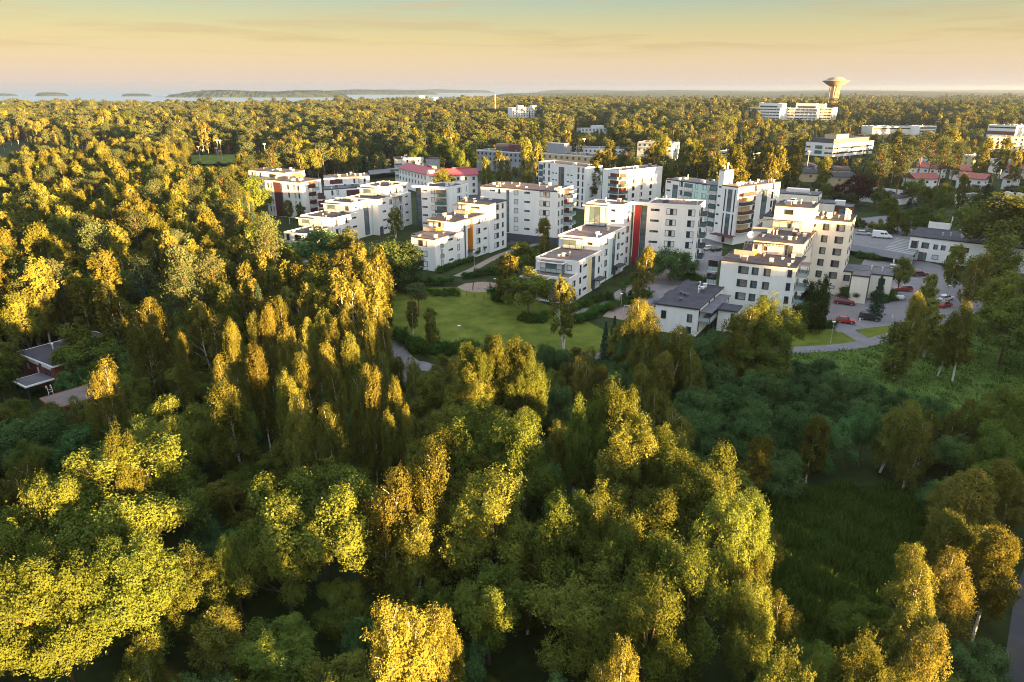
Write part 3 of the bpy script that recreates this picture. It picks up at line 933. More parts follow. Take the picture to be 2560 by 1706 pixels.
b.wins('R', .8, [(19.6, 1.7, 1.7, 1.8, 'split'), (28.6, 1.7, 1.6, 1.8, 'splitr'), (31.6, 1.8, 1.8, .62, 'slot')], 0.3, 4)
b.panel('R', .8, 22.2, 24.0, .4, 12.3, 'mint'); b.win('R', .8, 25.2, 6.4, 1.8, 11.4, 'stair')
b.wins('R', 1.9, [(38.2, 1.7, 1.7, 1.8, 'split')], .3, 6)
b.win('F', 33.5, 4.6, 14.2, 1.2, .7, 'dark'); b.win('F', 33.5, 4.6, 17.2, 1.2, .7, 'dark')
b.win('F', 14.7, 3.3, 11.2, 1.3, .7, 'dark'); b.win('F', 0, 2.4, 7.9, 1.3, 1.5, 'white')
b.wins('F', -5.2, [(1.6, 1.6, 1.9, 1.9, 'splitr'), (6.6, 1.6, 2.4, 1.9, 'dark'), (9.4, 1.6, 1.4, 1.9, 'dark')], 0.1, 2)
b.panel('F', -5.2, 3.2, 5.2, .1, 6.0, 'plinth')
b.canopy('R', 0, 9.2, 13.6, 2.9); b.door('R', 0, 10.0); b.canopy('R', .8, 25.6, 30.0, 2.9); b.door('R', .8, 26.6)
f_ = Bldg('apartment_wing', 'six-storey white wing with the red stripe and dark glass stair strip', (53.0, 194.2), 66.0, 160.5, group=ESTATE)
f_.block(0, 10.5, 0, 14.6, 2.6, 18.6, roof='roof_brown', vents=7)
f_.block(.1, 10.4, .1, 17.2, 0, 2.6, wall='plinth', roof=None)
f_.block(1.4, 10.5, 14.62, 18.8, 2.6, 18.2, roof='roof_brown', rim=None)
f_.slab('roof', 0.0, 1.42, 14.62, 19.6, 18.25, 18.98, 'trim')
f_.panel('F', 1.4, 16.7, 18.5, .3, 18.1, 'red', d=.25)
f_.win('F', 1.4, 15.7, 9.4, 1.75, 17.0, 'stair')
f_.wins('F', 0, [(12.3, 2.0, 2.5, .62, 'slot'), (7.6, 1.7, 2.9, 1.8, 'trip'), (2.0, 1.7, 2.0, 1.9, 'splitr')], 2.6, 5, 3.12)
f_.wins('R', 0, [(1.2, 1.7, .9, 1.9, 'dark')], 2.6, 5, 3.12)
for i in range(5): f_.balcony('R', 0, 3.0, 6.6, 2.9 + 3.12 * i, 1.7, 'glass2', 'frame')

# --- the pale block group on the lower right
b = Bldg('apartment_block', 'cream-white four-storey block with dark roof terraces rising behind it', at(*(1600 + 2005 * .19549, 560 + 540 * .19549), 13.0)[:2], 59.5, 153.5, group=ESTATE)
b.block(0, 12.4, 0, 16.3, 0, 12.6, rim='dark', rim_h=.08, rim_w=.15, over=.12, vents=9)
b.wins('F', 0, [(11.2, 1.4, 2.3, 1.75, 'curt'), (8.6, 1.4, 1.45, 1.75, 'side'), (6.0, 1.4, 1.45, 1.75, 'curt')], 3.2, 3, 3.12)
b.wins('F', 0, [(1.2, 1.5, .95, 1.8, 'dark')], .3, 4, 3.12)
b.wins('R', 0, [(1.0, 1.5, .8, 1.8, 'dark')], .3, 4, 3.12)
for i in range(4): b.balcony('R', 0, 2.6, 6.4, .4 + 3.12 * i, 2.0, 'glass_rail', 'glass2')
b.slab('roof', 2.4, 6.6, -2.2, -.01, 12.5, 12.62, 'roof_grey')
for i in range(3): b.balcony('F', 1.2, 17.2, 19.4, 3.4 + 3.12 * i, .8, 'glass_rail', 'glass')
b.slab('roof', .2, 4.4, 16.35, 19.6, 12.4, 12.5, 'roof_grey')
b.block(10.8, 27.2, .6, 11.8, 12.63, 15.9, wall='cream', rim='dark', rim_h=.06, rim_w=.15, over=.12, vents=14)
b.block(12.41, 27.1, .5, 14.8, 0, 12.6, wall='cream', roof='roof_dark', rim=None)
b.pergola(8.3, 10.6, 3.4, 13.4, 12.75, 2.6)
b.slab('screen', 6.9, 7.05, 10.6, 15.2, 12.75, 13.9, 'concrete'); b.slab('screen', 7.06, 10.0, 10.5, 10.64, 12.75, 13.9, 'orange')
b.win('F', 10.8, 8.8, 14.0, .7, 1.1, 'dark'); b.win('F', 10.8, 11.0, 14.2, .7, 1.1, 'dark'); b.door('F', 10.8, 3.6)
for o in [c for c in b.root.children if c.name.startswith('door')]: o.location.z += 12.75
b.wins('R', .6, [(13.5, 1.5, .9, 1.9, 'dark'), (17.0, 1.6, .9, 1.7, 'split'), (20.0, 1.6, .9, 1.5, 'dark'), (23.4, 1.6, .9, 1.5, 'dark')], 9.6, 2, 3.12)
b.block(25.5, 33.2, 1.2, 10.4, 15.92, 22.2, wall='cream', rim='dark', rim_h=.06, rim_w=.15, over=.1, vents=8)
b.block(27.2, 35.0, 10.42, 13.2, 15.92, 19.0, wall='cream', rim='dark', rim_h=.06, rim_w=.12)
b.block(27.25, 35.1, .3, 15.0, 0, 15.9, wall='cream', roof='roof_dark', rim=None)
b.slab('wall', 30.4, 34.0, 11.6, 11.9, 19.1, 22.6, 'plinth')
b.pergola(22.6, 25.0, 3.6, 13.6, 16.05, 2.6)
b.slab('screen', 20.7, 20.85, 9.6, 14.2, 16.05, 17.2, 'concrete'); b.slab('screen', 20.86, 24.0, 9.45, 9.58, 16.05, 17.2, 'orange')
b.win('F', 25.5, 6.9, 20.7, 2.0, 1.3, 'dark'); b.win('F', 25.5, 6.4, 17.3, .7, 1.2, 'dark')
DISH = b
d_ = MB(); d_.lathe([(.05, 0), (.45, .08), (.78, .28), (.8, .3), (.45, .12), (.06, .04)], 16)
p = b.P(11.2, 12.6)
o = link('satellite_dish', d_.mesh('satellite_dish', M['vent_white']), b.root, (p[0], p[1], 16.9), (R(75), 0, R(-20)))
link('mast', MB().tube([(0, 0, -.9), (0, 0, .05)], .05, 6).mesh('mast', M['metal']), b.root, (p[0], p[1], 16.9))

t_ = Bldg('apartment_tower', 'tall cream apartment tower with six floors of square dark windows', (84.3, 169.2), 58.8, 152.5, group=ESTATE)
t_.block(0, 9.8, 0, 11.4, 0, 19.0, wall='cream', rim='dark', rim_h=.08, rim_w=.15, over=.12, vents=14)
t_.wins('F', 0, [(9.9, 1.75, .95, 1.9, 'side'), (8.2, 1.9, .42, .7, 'dark'), (5.6, 1.7, 1.45, 1.75, 'curt'), (2.2, 1.7, 1.95, 1.75, 'curt')], 3.3, 5, 3.05)
t_.wins('R', 0, [(2.6, 1.7, 1.2, 1.7, 'dark'), (6.6, 1.7, 1.2, 1.7, 'dark')], 3.3, 5, 3.05)
t_.win('F', 0, 2.1, 1.9, 1.5, .9, 'white'); t_.win('F', 0, 6.2, 1.8, 1.9, 1.4, 'white'); t_.door('F', 0, -1.3, 1.8, 2.3)
for k, (u, v) in enumerate([(1.5, .8), (1.9, 1.3), (1.4, 1.7)]):
    p = t_.P(u, v); link('chimney', MB().lathe([(.22, 0), (.22, 2.1 + .3 * k), (.3, 2.1 + .3 * k), (.3, 2.3 + .3 * k)], 10).mesh('chimney', M['vent_white']), t_.root, (*p, 19.12))
t_.block(.5, 9.0, -11.2, -.02, 0, 6.3, wall='cream', roof='roof_grey', rim='dark', rim_h=.06, rim_w=.15, over=.1)
t_.block(-5.6, .48, -6.4, -2.6, 0, 6.9, wall='cream', roof='roof_grey', rim='dark', rim_h=.05, rim_w=.15, over=.1, name='stair_tower')
t_.panel('R', -6.4, -5.2, -.2, .2, 6.6, 'frame'); t_.panel('F', .5, -2.5, -1.9, .1, 6.2, 'frame')
t_.win('F', .5, -1.0, 4.6, 1.5, 1.6, 'side'); t_.win('F', .5, -9.0, 4.6, 1.5, 1.7, 'dark')
t_.vent(4, -8.5, 6.42, 2); t_.vent(5, -6.0, 6.42, 2)

g_ = Bldg('low_apartment_house', 'two-storey white house with flat dark roof and covered walkway below the four-storey block', (39.4, 137.9), 58.9, 154.0, group=ESTATE)
g_.block(0, 21.5, 0, 9.1, 0, 6.2, rim='dark', rim_h=.06, rim_w=.2, over=.2)
for (u, v, k) in [(9.2, 6.6, 4), (8.4, 5.6, 4), (8.2, 4.9, 4), (11.8, 3.4, 2), (14, 4.1, 2), (14.6, 3.4, 0), (13.2, 3.0, 4), (18.0, 4.9, 2), (18.6, 5.5, 4), (17.6, 3.6, 0), (4, 5, 4)]: g_.vent(u, v, 6.32, k)
g_.win('F', 0, 1.6, 3.9, 1.1, 1.8, 'curt'); g_.win('F', 0, 7.2, 4.0, 1.1, 1.8, 'dark'); g_.win('F', 0, 1.6, 1.2, 1.1, 1.6, 'dark')
g_.slab('wall', 3, 6.4, 9.12, 11.2, 0, 4.6, 'white'); g_.slab('roof', 2.6, 6.8, 9.12, 11.6, 4.61, 4.75, 'roof_dark')
g_.slab('wall', 13, 17, 9.12, 11.2, 0, 4.6, 'white'); g_.slab('roof', 12.6, 17.4, 9.12, 11.6, 4.61, 4.75, 'roof_dark')
g_.slab('roof', .8, 16.4, -2.7, -.22, 5.3, 5.45, 'roof_grey')
g_.slab('walkway', 1.0, 16.2, -2.4, -.01, 2.9, 3.1, 'concrete')
wk = MB()
for u in (1.0, 4.2, 7.4, 10.6, 13.8, 16.0): wk.prism(g_.quad(u, u + .14, -2.4, -2.26), 0, 2.9); wk.prism(g_.quad(u, u + .14, -2.4, -2.26), 3.1, 5.3)
link('post', wk.mesh('post', M['frame']), g_.root)
for i in range(9): g_.slab('railing', 1.2 + i * 1.65, 2.7 + i * 1.65, -2.39, -2.35, 3.2, 4.1, 'glass_rail')
g_.slab('railing', 1.0, 1.05, -2.3, -.1, 3.2, 4.1, 'glass_rail')
g_.block(6.0, 9.8, -6.3, -2.72, 0, 5.0, roof='roof_dark', rim='dark', rim_h=.05, rim_w=.15, over=.5, name='stair_tower')
g_.win('F', 6.0, -5.8, 2.6, .7, 3.4, 'dark')
g_.wins('R', 0, [(1.2, 1.6, .6, 1.9, 'dark'), (8.5, 1.5, 1.0, 2.0, 'dark'), (12.5, 1.5, 1.0, 2.0, 'dark')], .2, 2)

# --- five-storey block in the middle
b = Bldg('apartment_block', 'five-storey white block with a flat brown roof and a dark blue ground floor', (15.0, 228.4), 63.5, 152.0, group=ESTATE)
b.block(0, 14.0, 0, 29.4, 2.6, 18.0, roof='roof_brown', rim='dark', rim_h=.1, rim_w=.2, vents=12)
b.block(.1, 13.9, .1, 24.0, 0, 2.6, wall='plinth', roof=None)
b.slab('roof', 0, 14, 0, .3, 18.2, 18.5, 'trim')
b.wins('F', 0, [(4.6, 1.8, 3.6, 1.85, 'trip'), (11.2, 1.9, 2.1, .6, 'slot'), (15.4, 1.7, 1.6, 1.75, 'white')], 2.8, 5, 3.06)
b.win('F', 0, 18.6, 10.2, 1.0, 14.6, 'stair')
b.wins('F', 0, [(24.6, 1.9, 2.1, .6, 'slot')], 11.9, 2, 3.06)
b.win('F', 0, 21.9, 16.8, .8, 1.6, 'dark')
b.wins('R', 0, [(1.4, 1.7, .9, 1.8, 'splitr'), (4.2, 1.7, 1.4, 1.8, 'split')], 2.8, 5, 3.06)
for i in range(5): b.balcony('R', 0, 5.8, 10.8, 3.0 + 3.06 * i, 2.6, 'glass_rail', 'maroon')
b.slab('roof', 5.6, 11, -2.8, -.05, 17.7, 17.85, 'roof_grey')
b.vent(1.0, 22, 18.12, 5)

# --- stepped block with the orange stair bay
b = Bldg('apartment_block', 'stepped white block with an orange stair bay and red-brown roof terraces', at(*(990 + 495 * .19549, 450 + 760 * .19549), 9.5)[:2], 59.0, 151.0, group=ESTATE)
b.block(0, 14.8, 0, 8.4, 0, 9.4, roof='roof_brown', rim='dark', rim_h=.06, rim_w=.15, over=.1, vents=3)
b.block(4.0, 14.8, 8.42, 11.4, 0, 9.2, roof='roof_brown', rim='dark', rim_h=.05, rim_w=.15)
b.block(12.0, 30.5, 1.0, 11.4, 9.42, 12.5, roof='roof_dark', rim='dark', rim_h=.06, rim_w=.15, over=.1, vents=8)
b.block(14.9, 18.0, .9, 11.4, 0, 9.4, roof=None)
b.block(18.02, 19.8, 2.2, 11.4, 0, 12.4, roof=None)
b.block(19.82, 30.4, .2, 11.4, 0, 12.4, roof=None)
b.slab('wall', 18.02, 19.78, 2.0, 2.2, 2.7, 12.3, 'orange'); b.slab('wall', 19.6, 19.84, .21, 2.1, 2.7, 12.3, 'orange'); b.slab('roof', 16.5, 20, .2, 2.4, 12.42, 12.55, 'roof_brown')
b.win('R', .9, 16.4, 6.2, .7, 11.0, 'stair'); b.panel('R', 2.0, 18.2, 19.6, .1, 2.6, 'plinth'); b.slab('canopy', 17.6, 20.2, -.2, 2.0, 2.55, 2.68, 'dark')
b.block(28.2, 38.4, -.6, 11.2, 0, 15.6, roof='roof_dark', rim='dark', rim_h=.06, rim_w=.15, over=.1, vents=5)
b.wins('F', 0, [(4.3, 1.5, 3.0, 1.75, 'splitr')], .3, 3, 3.05)
b.wins('R', 0, [(3.2, 1.5, .9, 2.1, 'white'), (7.6, 1.7, 2.2, .6, 'slot'), (11.6, 1.6, 1.1, 1.9, 'white')], .3, 3, 3.05)
for i in range(1, 3): b.balcony('R', 0, 2.4, 4.0, .25 + 3.05 * i, .25, 'glass_rail', 'blind', 1.3)
b.wins('R', .2, [(22.8, 1.6, 2.0, 1.7, 'split'), (26.6, 1.7, 1.7, .6, 'slot')], .3, 4, 3.05)
b.wins('R', -.6, [(32.2, 1.6, 2.6, 1.8, 'split'), (36.0, 1.6, 1.0, 1.7, 'dark')], .3, 5, 3.05)
b.win('F', 28.2, 4.6, 14.2, 3.0, .6, 'slot'); b.win('F', 12.0, 6.4, 11.0, 1.9, 1.7, 'splitr')
b.pergola(9.6, 12.0, 6.6, 11.0, 9.55, 2.4); b.slab('screen', 8.6, 8.75, 6.4, 10.6, 9.55, 10.6, 'concrete'); b.slab('screen', 8.76, 11.6, 6.25, 6.4, 9.55, 10.6, 'orange')
b.pergola(25.0, 27.6, 6.6, 11.2, 12.65, 2.4); b.slab('screen', 24.0, 24.15, 5.6, 10.0, 12.65, 13.7, 'concrete'); b.slab('screen', 24.16, 27.6, 5.45, 5.6, 12.65, 13.7, 'orange')
b.pergola(35.0, 38.0, 11.4, 15.0, 12.9, 2.5)
b.slab('roof', 8.0, 11.6, 11.5, 15.0, 5.6, 5.75, 'roof_grey'); b.slab('wall', 8.2, 11.4, 11.42, 14.6, 0, 5.58, 'white')
b.vent(12.6, 4.6, 12.64, 5); b.vent(29.0, 8.6, 15.74, 5); b.vent(12.8, 4.0, 12.64, 5)

# --- stepped block on the left, glazed terraces, dark stair strips
b = Bldg('apartment_block', 'long stepped white block with three glazed roof terraces stepping up from its low end', (-59.2, 225.9), 63.0, 155.0, group=ESTATE)
b.block(-13.0, -.02, .8, 9.2, 0, 6.4, vents=4)
b.block(0, 12.4, 0, 13.8, 0, 9.4, vents=4)
b.block(12.42, 22.0, 2.0, 13.6, 0, 12.5, vents=4)
b.block(22.6, 37.0, -1.2, 13.0, 0, 12.5, vents=4)
b.block(22.02, 22.58, 1.5, 13.0, 0, 12.5, rim=None)
b.block(32.0, 46.0, 2.0, 13.4, 12.52, 15.7, vents=5)
b.block(37.02, 46.2, 1.0, 13.4, 0, 12.5, roof=None)
b.glass_room(-1.9, 0, 6.8, 13.2, 6.6, 2.5, 'roof_dark')
b.glass_room(10.2, 12.4, 5.6, 12.6, 9.6, 2.6, 'roof_dark')
b.glass_room(29.4, 32.0, 5.2, 11.8, 12.7, 2.6, 'roof_dark')
b.wins('F', -13.0, [(7.6, 1.7, 1.2, 2.0, 'dark'), (3.4, 1.7, 2.6, 2.0, 'dark')], .5, 2, 3.0)
b.wins('R', 0, [(2.0, 1.6, 2.2, 1.9, 'splitr'), (6.6, 1.6, 2.2, 1.9, 'trip'), (10.6, 1.8, 2.2, .6, 'slot')], .3, 3, 3.05)
b.win('R', 2.0, 14.4, 11.0, 1.2, .7, 'dark'); b.win('F', 12.42, 4.2, 10.9, 1.5, 1.6, 'dark'); b.win('F', 0, 5.6, 7.9, 1.5, 1.8, 'white')
b.win('R', 2.0, 19.8, 6.2, 2.6, 11.4, 'stair'); b.panel('R', 1.5, 22.0, 22.6, .1, 12, 'mint'); b.door('R', -1.2, 23.8); b.panel('R', -1.2, 22.8, 24.8, 0, 3.1, 'plinth')
b.wins('R', -1.2, [(26.0, 1.8, 2.0, .6, 'slot'), (30.0, 1.6, 1.4, 1.8, 'split'), (36.2, 1.6, 1.4, 1.8, 'splitr')], .3, 4, 3.05)
for i in range(4): b.balcony('R', -1.2, 31.2, 35.4, .3 + 3.05 * i, 1.3, 'glass_rail', 'blind')
b.slab('roof', 30.8, 35.8, -2.8, -1.3, 12.35, 12.5, 'roof_dark')
b.wins('R', 1.0, [(39.4, 1.6, 1.0, 1.9, 'dark'), (43.0, 1.8, 1.8, .6, 'slot')], .3, 4, 3.05); b.win('R', 2.0, 34.6, 13.9, 1.0, .7, 'dark'); b.win('R', 2.0, 38.0, 14.0, 2.0, 1.8, 'split'); b.win('R', 2.0, 43.6, 14.6, 1.8, .6, 'slot')
w_ = Bldg('apartment_wing', 'white wing with a recessed dark blue stair strip edged in red', (-23.4, 254.4), 57.0, 160.0, group=ESTATE)
w_.block(0, 12.4, 0, 11.2, 0, 15.7, vents=8)
w_.block(1.6, 12.4, 11.22, 14.6, 0, 15.6, wall='plinth', roof='roof_dark', rim=None)
w_.slab('roof', 0, 1.58, 11.22, 15.0, 15.3, 15.98, 'trim')
w_.win('F', 1.6, 12.8, 7.8, 2.9, 14.8, 'stair'); w_.panel('R', 11.2, .1, 1.5, .2, 15.2, 'red')
w_.wins('F', 0, [(9.8, 1.9, 2.2, .62, 'slot'), (6.3, 1.7, 1.5, 1.8, 'white')], .3, 5, 3.05)
for i in range(5): w_.balcony('F', 0, .8, 5.0, .3 + 3.05 * i, 1.3, 'glass_teal', 'curtain')
w_.slab('roof', -1.6, -.06, .6, 5.2, 15.3, 15.42, 'trim')
w_.wins('R', 0, [(6.5, 1.7, 2.6, 1.8, 'trip'), (11.2, 1.7, .6, 2.0, 'white')], .3, 5, 3.05)

# --- blocks at the far left with maroon stair strips
c0 = at(*(600 + 890 * .17, 400 + 325 * .17), 15.0)[:2]
e_ = Bldg('apartment_block', 'white block at the left end with a tall maroon stair strip', c0, 64.0, 150.5, group=ESTATE)
e_.block(0, 12.0, 0, 20.5, 0, 14.8, roof='roof_brown', rim='dark', rim_h=.1, rim_w=.2, vents=12)
e_.panel('F', 0, 11.6, 15.6, .2, 14.0, 'maroon'); e_.win('F', 0, 11.2, 7.0, .8, 13.4, 'stair')
e_.wins('F', 0, [(1.5, 1.7, .75, 2.0, 'dark'), (3.6, 1.7, .75, 2.0, 'white'), (7.2, 1.7, .75, 2.0, 'dark')], 1.2, 4, 3.2)
e_.wins('F', 0, [(16.8, 1.7, .5, 2.0, 'white'), (18.6, 1.7, .6, 2.0, 'dark')], 1.2, 4, 3.2)
for i in range(4): e_.balcony('R', 0, 4.0, 8.4, 1.4 + 3.2 * i, 1.8, 'glass_rail', 'maroon')
e_.slab('roof', 3.0, 9.0, -2.4, -.05, 14.3, 14.5, 'wood')
e2 = Bldg('apartment_block', 'white block with a brown flat roof seen behind the maroon-striped block', at(*(600 + 665 * .17, 400 + 178 * .17), 15.5)[:2], 58.0, 152.0, group=ESTATE)
e2.block(0, 11.0, 0, 23.0, 0, 15.2, roof='roof_brown', rim='dark', rim_h=.1, rim_w=.2, vents=8)
e2.wins('F', 0, [(20.5, 1.6, .8, 2.0, 'dark'), (18.6, 1.6, .8, 2.0, 'white'), (15.4, 1.6, .8, 2.0, 'dark')], 2.6, 4, 3.1); e2.win('F', 0, 7.6, 13.4, 4.6, 1.4, 'dark')
e2.balcony('R', 0, 3.6, 8.6, 12.2, 1.4, 'orange', 'wood'); e2.slab('roof', 3.2, 9.2, -1.8, -.05, 15.0, 15.15, 'wood')
p0, p1 = line_x((600 + 1900 * .17, 400 + 235 * .17), (600 + 1230 * .17, 400 + 270 * .17), 13.5)
e3 = Bldg('apartment_block', 'low white block with maroon windows behind the stepped left block', p0, 105.0, math.degrees(math.atan2(*(p1 - p0)[::-1])), group=ESTATE)
ln = float(np.linalg.norm(p1 - p0))
e3.block(0, 11, 0, ln, 0, 13.4, roof='roof_grey', rim='dark', rim_h=.1, rim_w=.2, vents=8)
e3.wins('F', 0, [(2.2, 1.6, .8, 1.9, 'dark'), (4.6, 1.6, .8, 1.9, 'white'), (6.8, 1.6, .8, 1.9, 'dark')], 10.0, 1); e3.panel('F', 0, 12.0, 17.5, 10.8, 12.8, 'maroon'); e3.win('F', 0, 13.4, 11.8, 1.0, 1.9, 'dark')
p0, p1 = line_x((600 + 1750 * .17, 400 + 400 * .17), (600 + 1230 * .17, 400 + 440 * .17), 12.5)
e4 = Bldg('apartment_block', 'white block with grey roof filling the gap behind the stepped left block', p0, 105.0, math.degrees(math.atan2(*(p1 - p0)[::-1])), group=ESTATE)
ln = float(np.linalg.norm(p1 - p0))
e4.block(0, 9, -8, ln, 0, 12.4, roof='roof_grey', rim='dark', rim_h=.1, rim_w=.2, vents=8)
e4.panel('F', 0, 0, 5.4, 9.0, 11.6, 'maroon')
e4.wins('F', 0, [(ln - 3.4, 1.6, .8, 1.9, 'dark'), (ln - 5.6, 1.6, .8, 1.9, 'white')], 3.2, 3, 3.1)
for i in range(3): e4.balcony('F', 0, ln, ln + 2.6, 2.8 + 3.1 * i, 1.4, 'maroon', 'maroon')

# --- blocks at the back of the estate
k0 = at(*(1320 + 850 * .17, 380 + 233 * .17), 18.0)[:2]; k1 = at(*(1320 + 155 * .17, 380 + 148 * .17), 18.0)[:2]
k_ = Bldg('apartment_block', 'white block with a brown-edged stair strip behind the weeping birches', k0, 42.0, math.degrees(math.atan2(*(k1 - k0)[::-1])), group=ESTATE)
ln = float(np.linalg.norm(k1 - k0))
k_.block(0, 11, 0, ln, 0, 17.8, roof='roof_brown', vents=7)
k_.win('F', 0, ln * .47, 11.2, 2.2, 11.6, 'stair'); k_.panel('F', 0, ln * .51, ln * .55, 5.0, 17.0, 'wood')
k_.wins('F', 0, [(1.6, 1.7, .8, 2.2, 'dark'), (4.4, 1.7, 1.1, 2.2, 'dark'), (ln * .87, 1.7, .9, 2.1, 'dark'), (ln * .76, 1.7, .9, 2.1, 'dark')], .3, 6, 2.95)
k_.wins('F', 0, [(ln * .35, 1.9, 1.2, .5, 'dark'), (ln * .28, 1.9, 1.2, .5, 'dark'), (ln * .60, 1.9, 1.0, .5, 'dark'), (ln * .67, 1.9, 1.0, .5, 'dark')], 3.2, 4, 2.95)
for i in range(5): k_.balcony('F', 0, ln - 3.2, ln - .6, 2.9 + 2.95 * i, .3, 'glass_teal', 'glass2', 2.4)
k0 = at(*(1320 + 1345 * .17, 380 + 285 * .17), 18.0)[:2]
k2 = Bldg('apartment_block', 'sunlit white block with red balcony corner behind the tall birch', k0, 38.0, 131.0, group=ESTATE)
k2.block(0, 27, 0, 9, 0, 17.8, roof='roof_brown', vents=6)
for i in range(5):
    k2.balcony('F', 0, .2, 4.8, 2.7 + 2.95 * i, 1.2, 'glass_teal', 'brick'); k2.balcony('R', 0, .2, 4.4, 2.7 + 2.95 * i, 1.2, 'glass_teal', 'brick')
k2.wins('R', 0, [(9, 1.6, 1.4, 1.8, 'dark'), (14, 1.6, 1.4, 1.8, 'split'), (20, 1.6, 1.4, 1.8, 'dark')], 2.8, 4, 2.95)

l0 = at(*(1680 + 935 * .17857, 410 + 322 * .17857), 19.5)[:2]
l_ = Bldg('apartment_block', 'white block with long vertical window strips and a tall stair tower', l0, 36.0, 125.5, group=ESTATE)
l_.block(0, 23.5, 0, 6.6, 0, 19.3, roof='roof_brown', rim='dark', rim_h=.08, rim_w=.15, vents=18)
l_.block(.6, 5.4, 6.62, 8.9, 0, 24.2, rim='dark', rim_h=.06, rim_w=.12, over=.05, name='stair_tower')
l_.vent(2, 8.0, 24.32, 5)
link('chimney', MB().lathe([(.3, 0), (.3, 1.6), (.45, 1.6), (.45, 2.0), (.2, 2.2)], 10).mesh('chimney', M['vent_white']), l_.root, (*l_.P(3.2, 7.6), 24.3))
for (a, z, w, h, k) in [(3.1, 14.6, 1.7, 7.4, 'stair'), (3.1, 6.4, 1.7, 7.6, 'stair'), (5.0, 14.6, .45, 7.4, 'dark'), (5.0, 6.4, .45, 7.6, 'dark'), (1.1, 14.6, .45, 7.4, 'dark'), (1.1, 6.4, .45, 7.6, 'dark')]: l_.win('F', 0, a, z, w, h, k)
for i in range(5): l_.win('F', .6, 7.9, 6.2 + 3.1 * i, 1.0, .55, 'dark')
l_.wins('F', 1.2, [(11.0, 1.6, 2.8, 1.7, 'teal')], 4.2, 5, 3.05)
l_.block(1.2, 12, 8.92, 33.0, 0, 18.6, roof='roof_grey', rim='dark', rim_h=.08, rim_w=.15, vents=12)
for i in range(5): l_.balcony('F', 1.2, 9.2, 12.8, 3.6 + 3.05 * i, .9, 'blind', 'glass_teal'); 
for i in range(5): l_.balcony('F', 1.2, 20.2, 24.0, 3.6 + 3.05 * i, 1.0, 'blind', 'glass_teal')
l_.panel('F', 1.2, 13.0, 20.0, 4, 18.3, 'mint')
l_.wins('F', 1.2, [(15.0, 1.6, 2.0, 1.8, 'side'), (18.4, 1.6, 1.2, 2.2, 'dark'), (25.6, 1.6, 1.4, 1.8, 'split'), (31.4, 1.8, 1.8, .6, 'slot')], 3.8, 5, 3.05)
l_.win('F', 1.2, 28.2, 12.4, 2.4, 9.4, 'stair')
for i in range(5): l_.balcony('R', 0, 1.0, 7.6, 4.0 + 3.05 * i, 1.5, ('maroon', 'frame')[i % 2], 'ochre')
l_.win('R', 0, 15.0, 12.5, 3.0, 10.0, 'stair'); l_.wins('R', 0, [(9.4, 1.6, 1.2, 2.2, 'dark'), (19.4, 1.6, 1.0, 2.4, 'dark')], 4.4, 5, 3.05)
l_.win('F', 0, 4.0, 1.6, 1.2, 2.6, 'dark'); l_.slab('canopy', -3.4, -.05, -1.0, 7.2, 3.0, 3.2, 'maroon')

# --- lower stepped houses between the cream tower and the street
q0 = at(*(1680 + 2045 * .17857, 410 + 440 * .17857), 13.0)[:2]
q_ = Bldg('apartment_block', 'cream block with stepped wings and red brick end behind the cream tower', q0, 60.0, 150.0, group=ESTATE)
q_.block(0, 12, 0, 16, 0, 12.8, wall='cream', roof='roof_grey', rim='dark', rim_h=.08, rim_w=.15, vents=5)
q_.slab('vent', 5, 8, 4, 12, 12.95, 14.2, 'vent_white')
q_.block(2, 11, -6, -.02, 0, 10.0, wall='cream', roof='roof_grey', rim='dark', rim_h=.08, rim_w=.15)
q_.block(3, 11, -12, -6.02, 0, 9.0, wall='brick', roof='roof_grey', rim='dark', rim_h=.08, rim_w=.15)
q_.slab('vent', 5, 8, -9, -5.5, 9.2, 10.8, 'vent_white')
q_.win('F', 3, -9.2, 6.8, 3.4, 3.0, 'teal'); q_.win('F', 2, -2.6, 6.6, 1.8, .6, 'slot'); q_.win('R', 0, 2.8, 9.4, 1.4, 5.4, 'stair'); q_.wins('R', 0, [(7.6, 1.7, 1.8, .6, 'slot')], 3.2, 3, 3.05)
q_.win('F', 0, 2.6, 9.6, 1.8, .6, 'slot'); q_.win('F', 0, 2.6, 6.4, 1.8, .6, 'slot')

# --- white two-storey building on the right with the dark roof
h0 = at(*(2100 + 905 * .19549, 520 + 350 * .19549), 7.6)[:2]; h1 = at(*(2100 + 1900 * .19549, 520 + 462 * .19549), 7.6)[:2]; h2 = at(*(2100 + 1600 * .19549, 520 + 255 * .19549), 7.6)[:2]
d1 = h0 - h1; va = math.degrees(math.atan2(d1[1], d1[0])); ln = float(np.linalg.norm(d1))
h_ = Bldg('office_building', 'wide white two-storey building with a dark folded roof beside the parking deck', h1, va - 88.0, va)
bk = ln * .8
h_.block(0, 17, -16, ln, .3, 7.4, roof='roof_dark', rim='dark', rim_h=.08, rim_w=.2, over=.2)
h_.block(.1, 16.9, -15.9, ln - .1, 0, .3, wall='plinth', roof=None)
h_.wins('F', 0, [(ln - 1.4, 4.9, 1.7, 2.3, 'dark'), (ln - 4.4, 5.0, 2.0, 1.8, 'side'), (ln - 7.2, 4.9, 1.2, 1.5, 'side'), (ln - 9.2, 4.9, 1.2, 1.5, 'side'), (ln - 11.8, 5.0, 1.6, 1.5, 'side'), (ln - 15, 5.0, 1.6, 1.5, 'dark')], 0, 1)
h_.panel('F', 0, ln - 2.3, ln - .5, 1.0, 3.4, 'wood'); h_.panel('F', 0, ln - 2.5, ln - 2.32, 3.8, 6.2, 'wood')
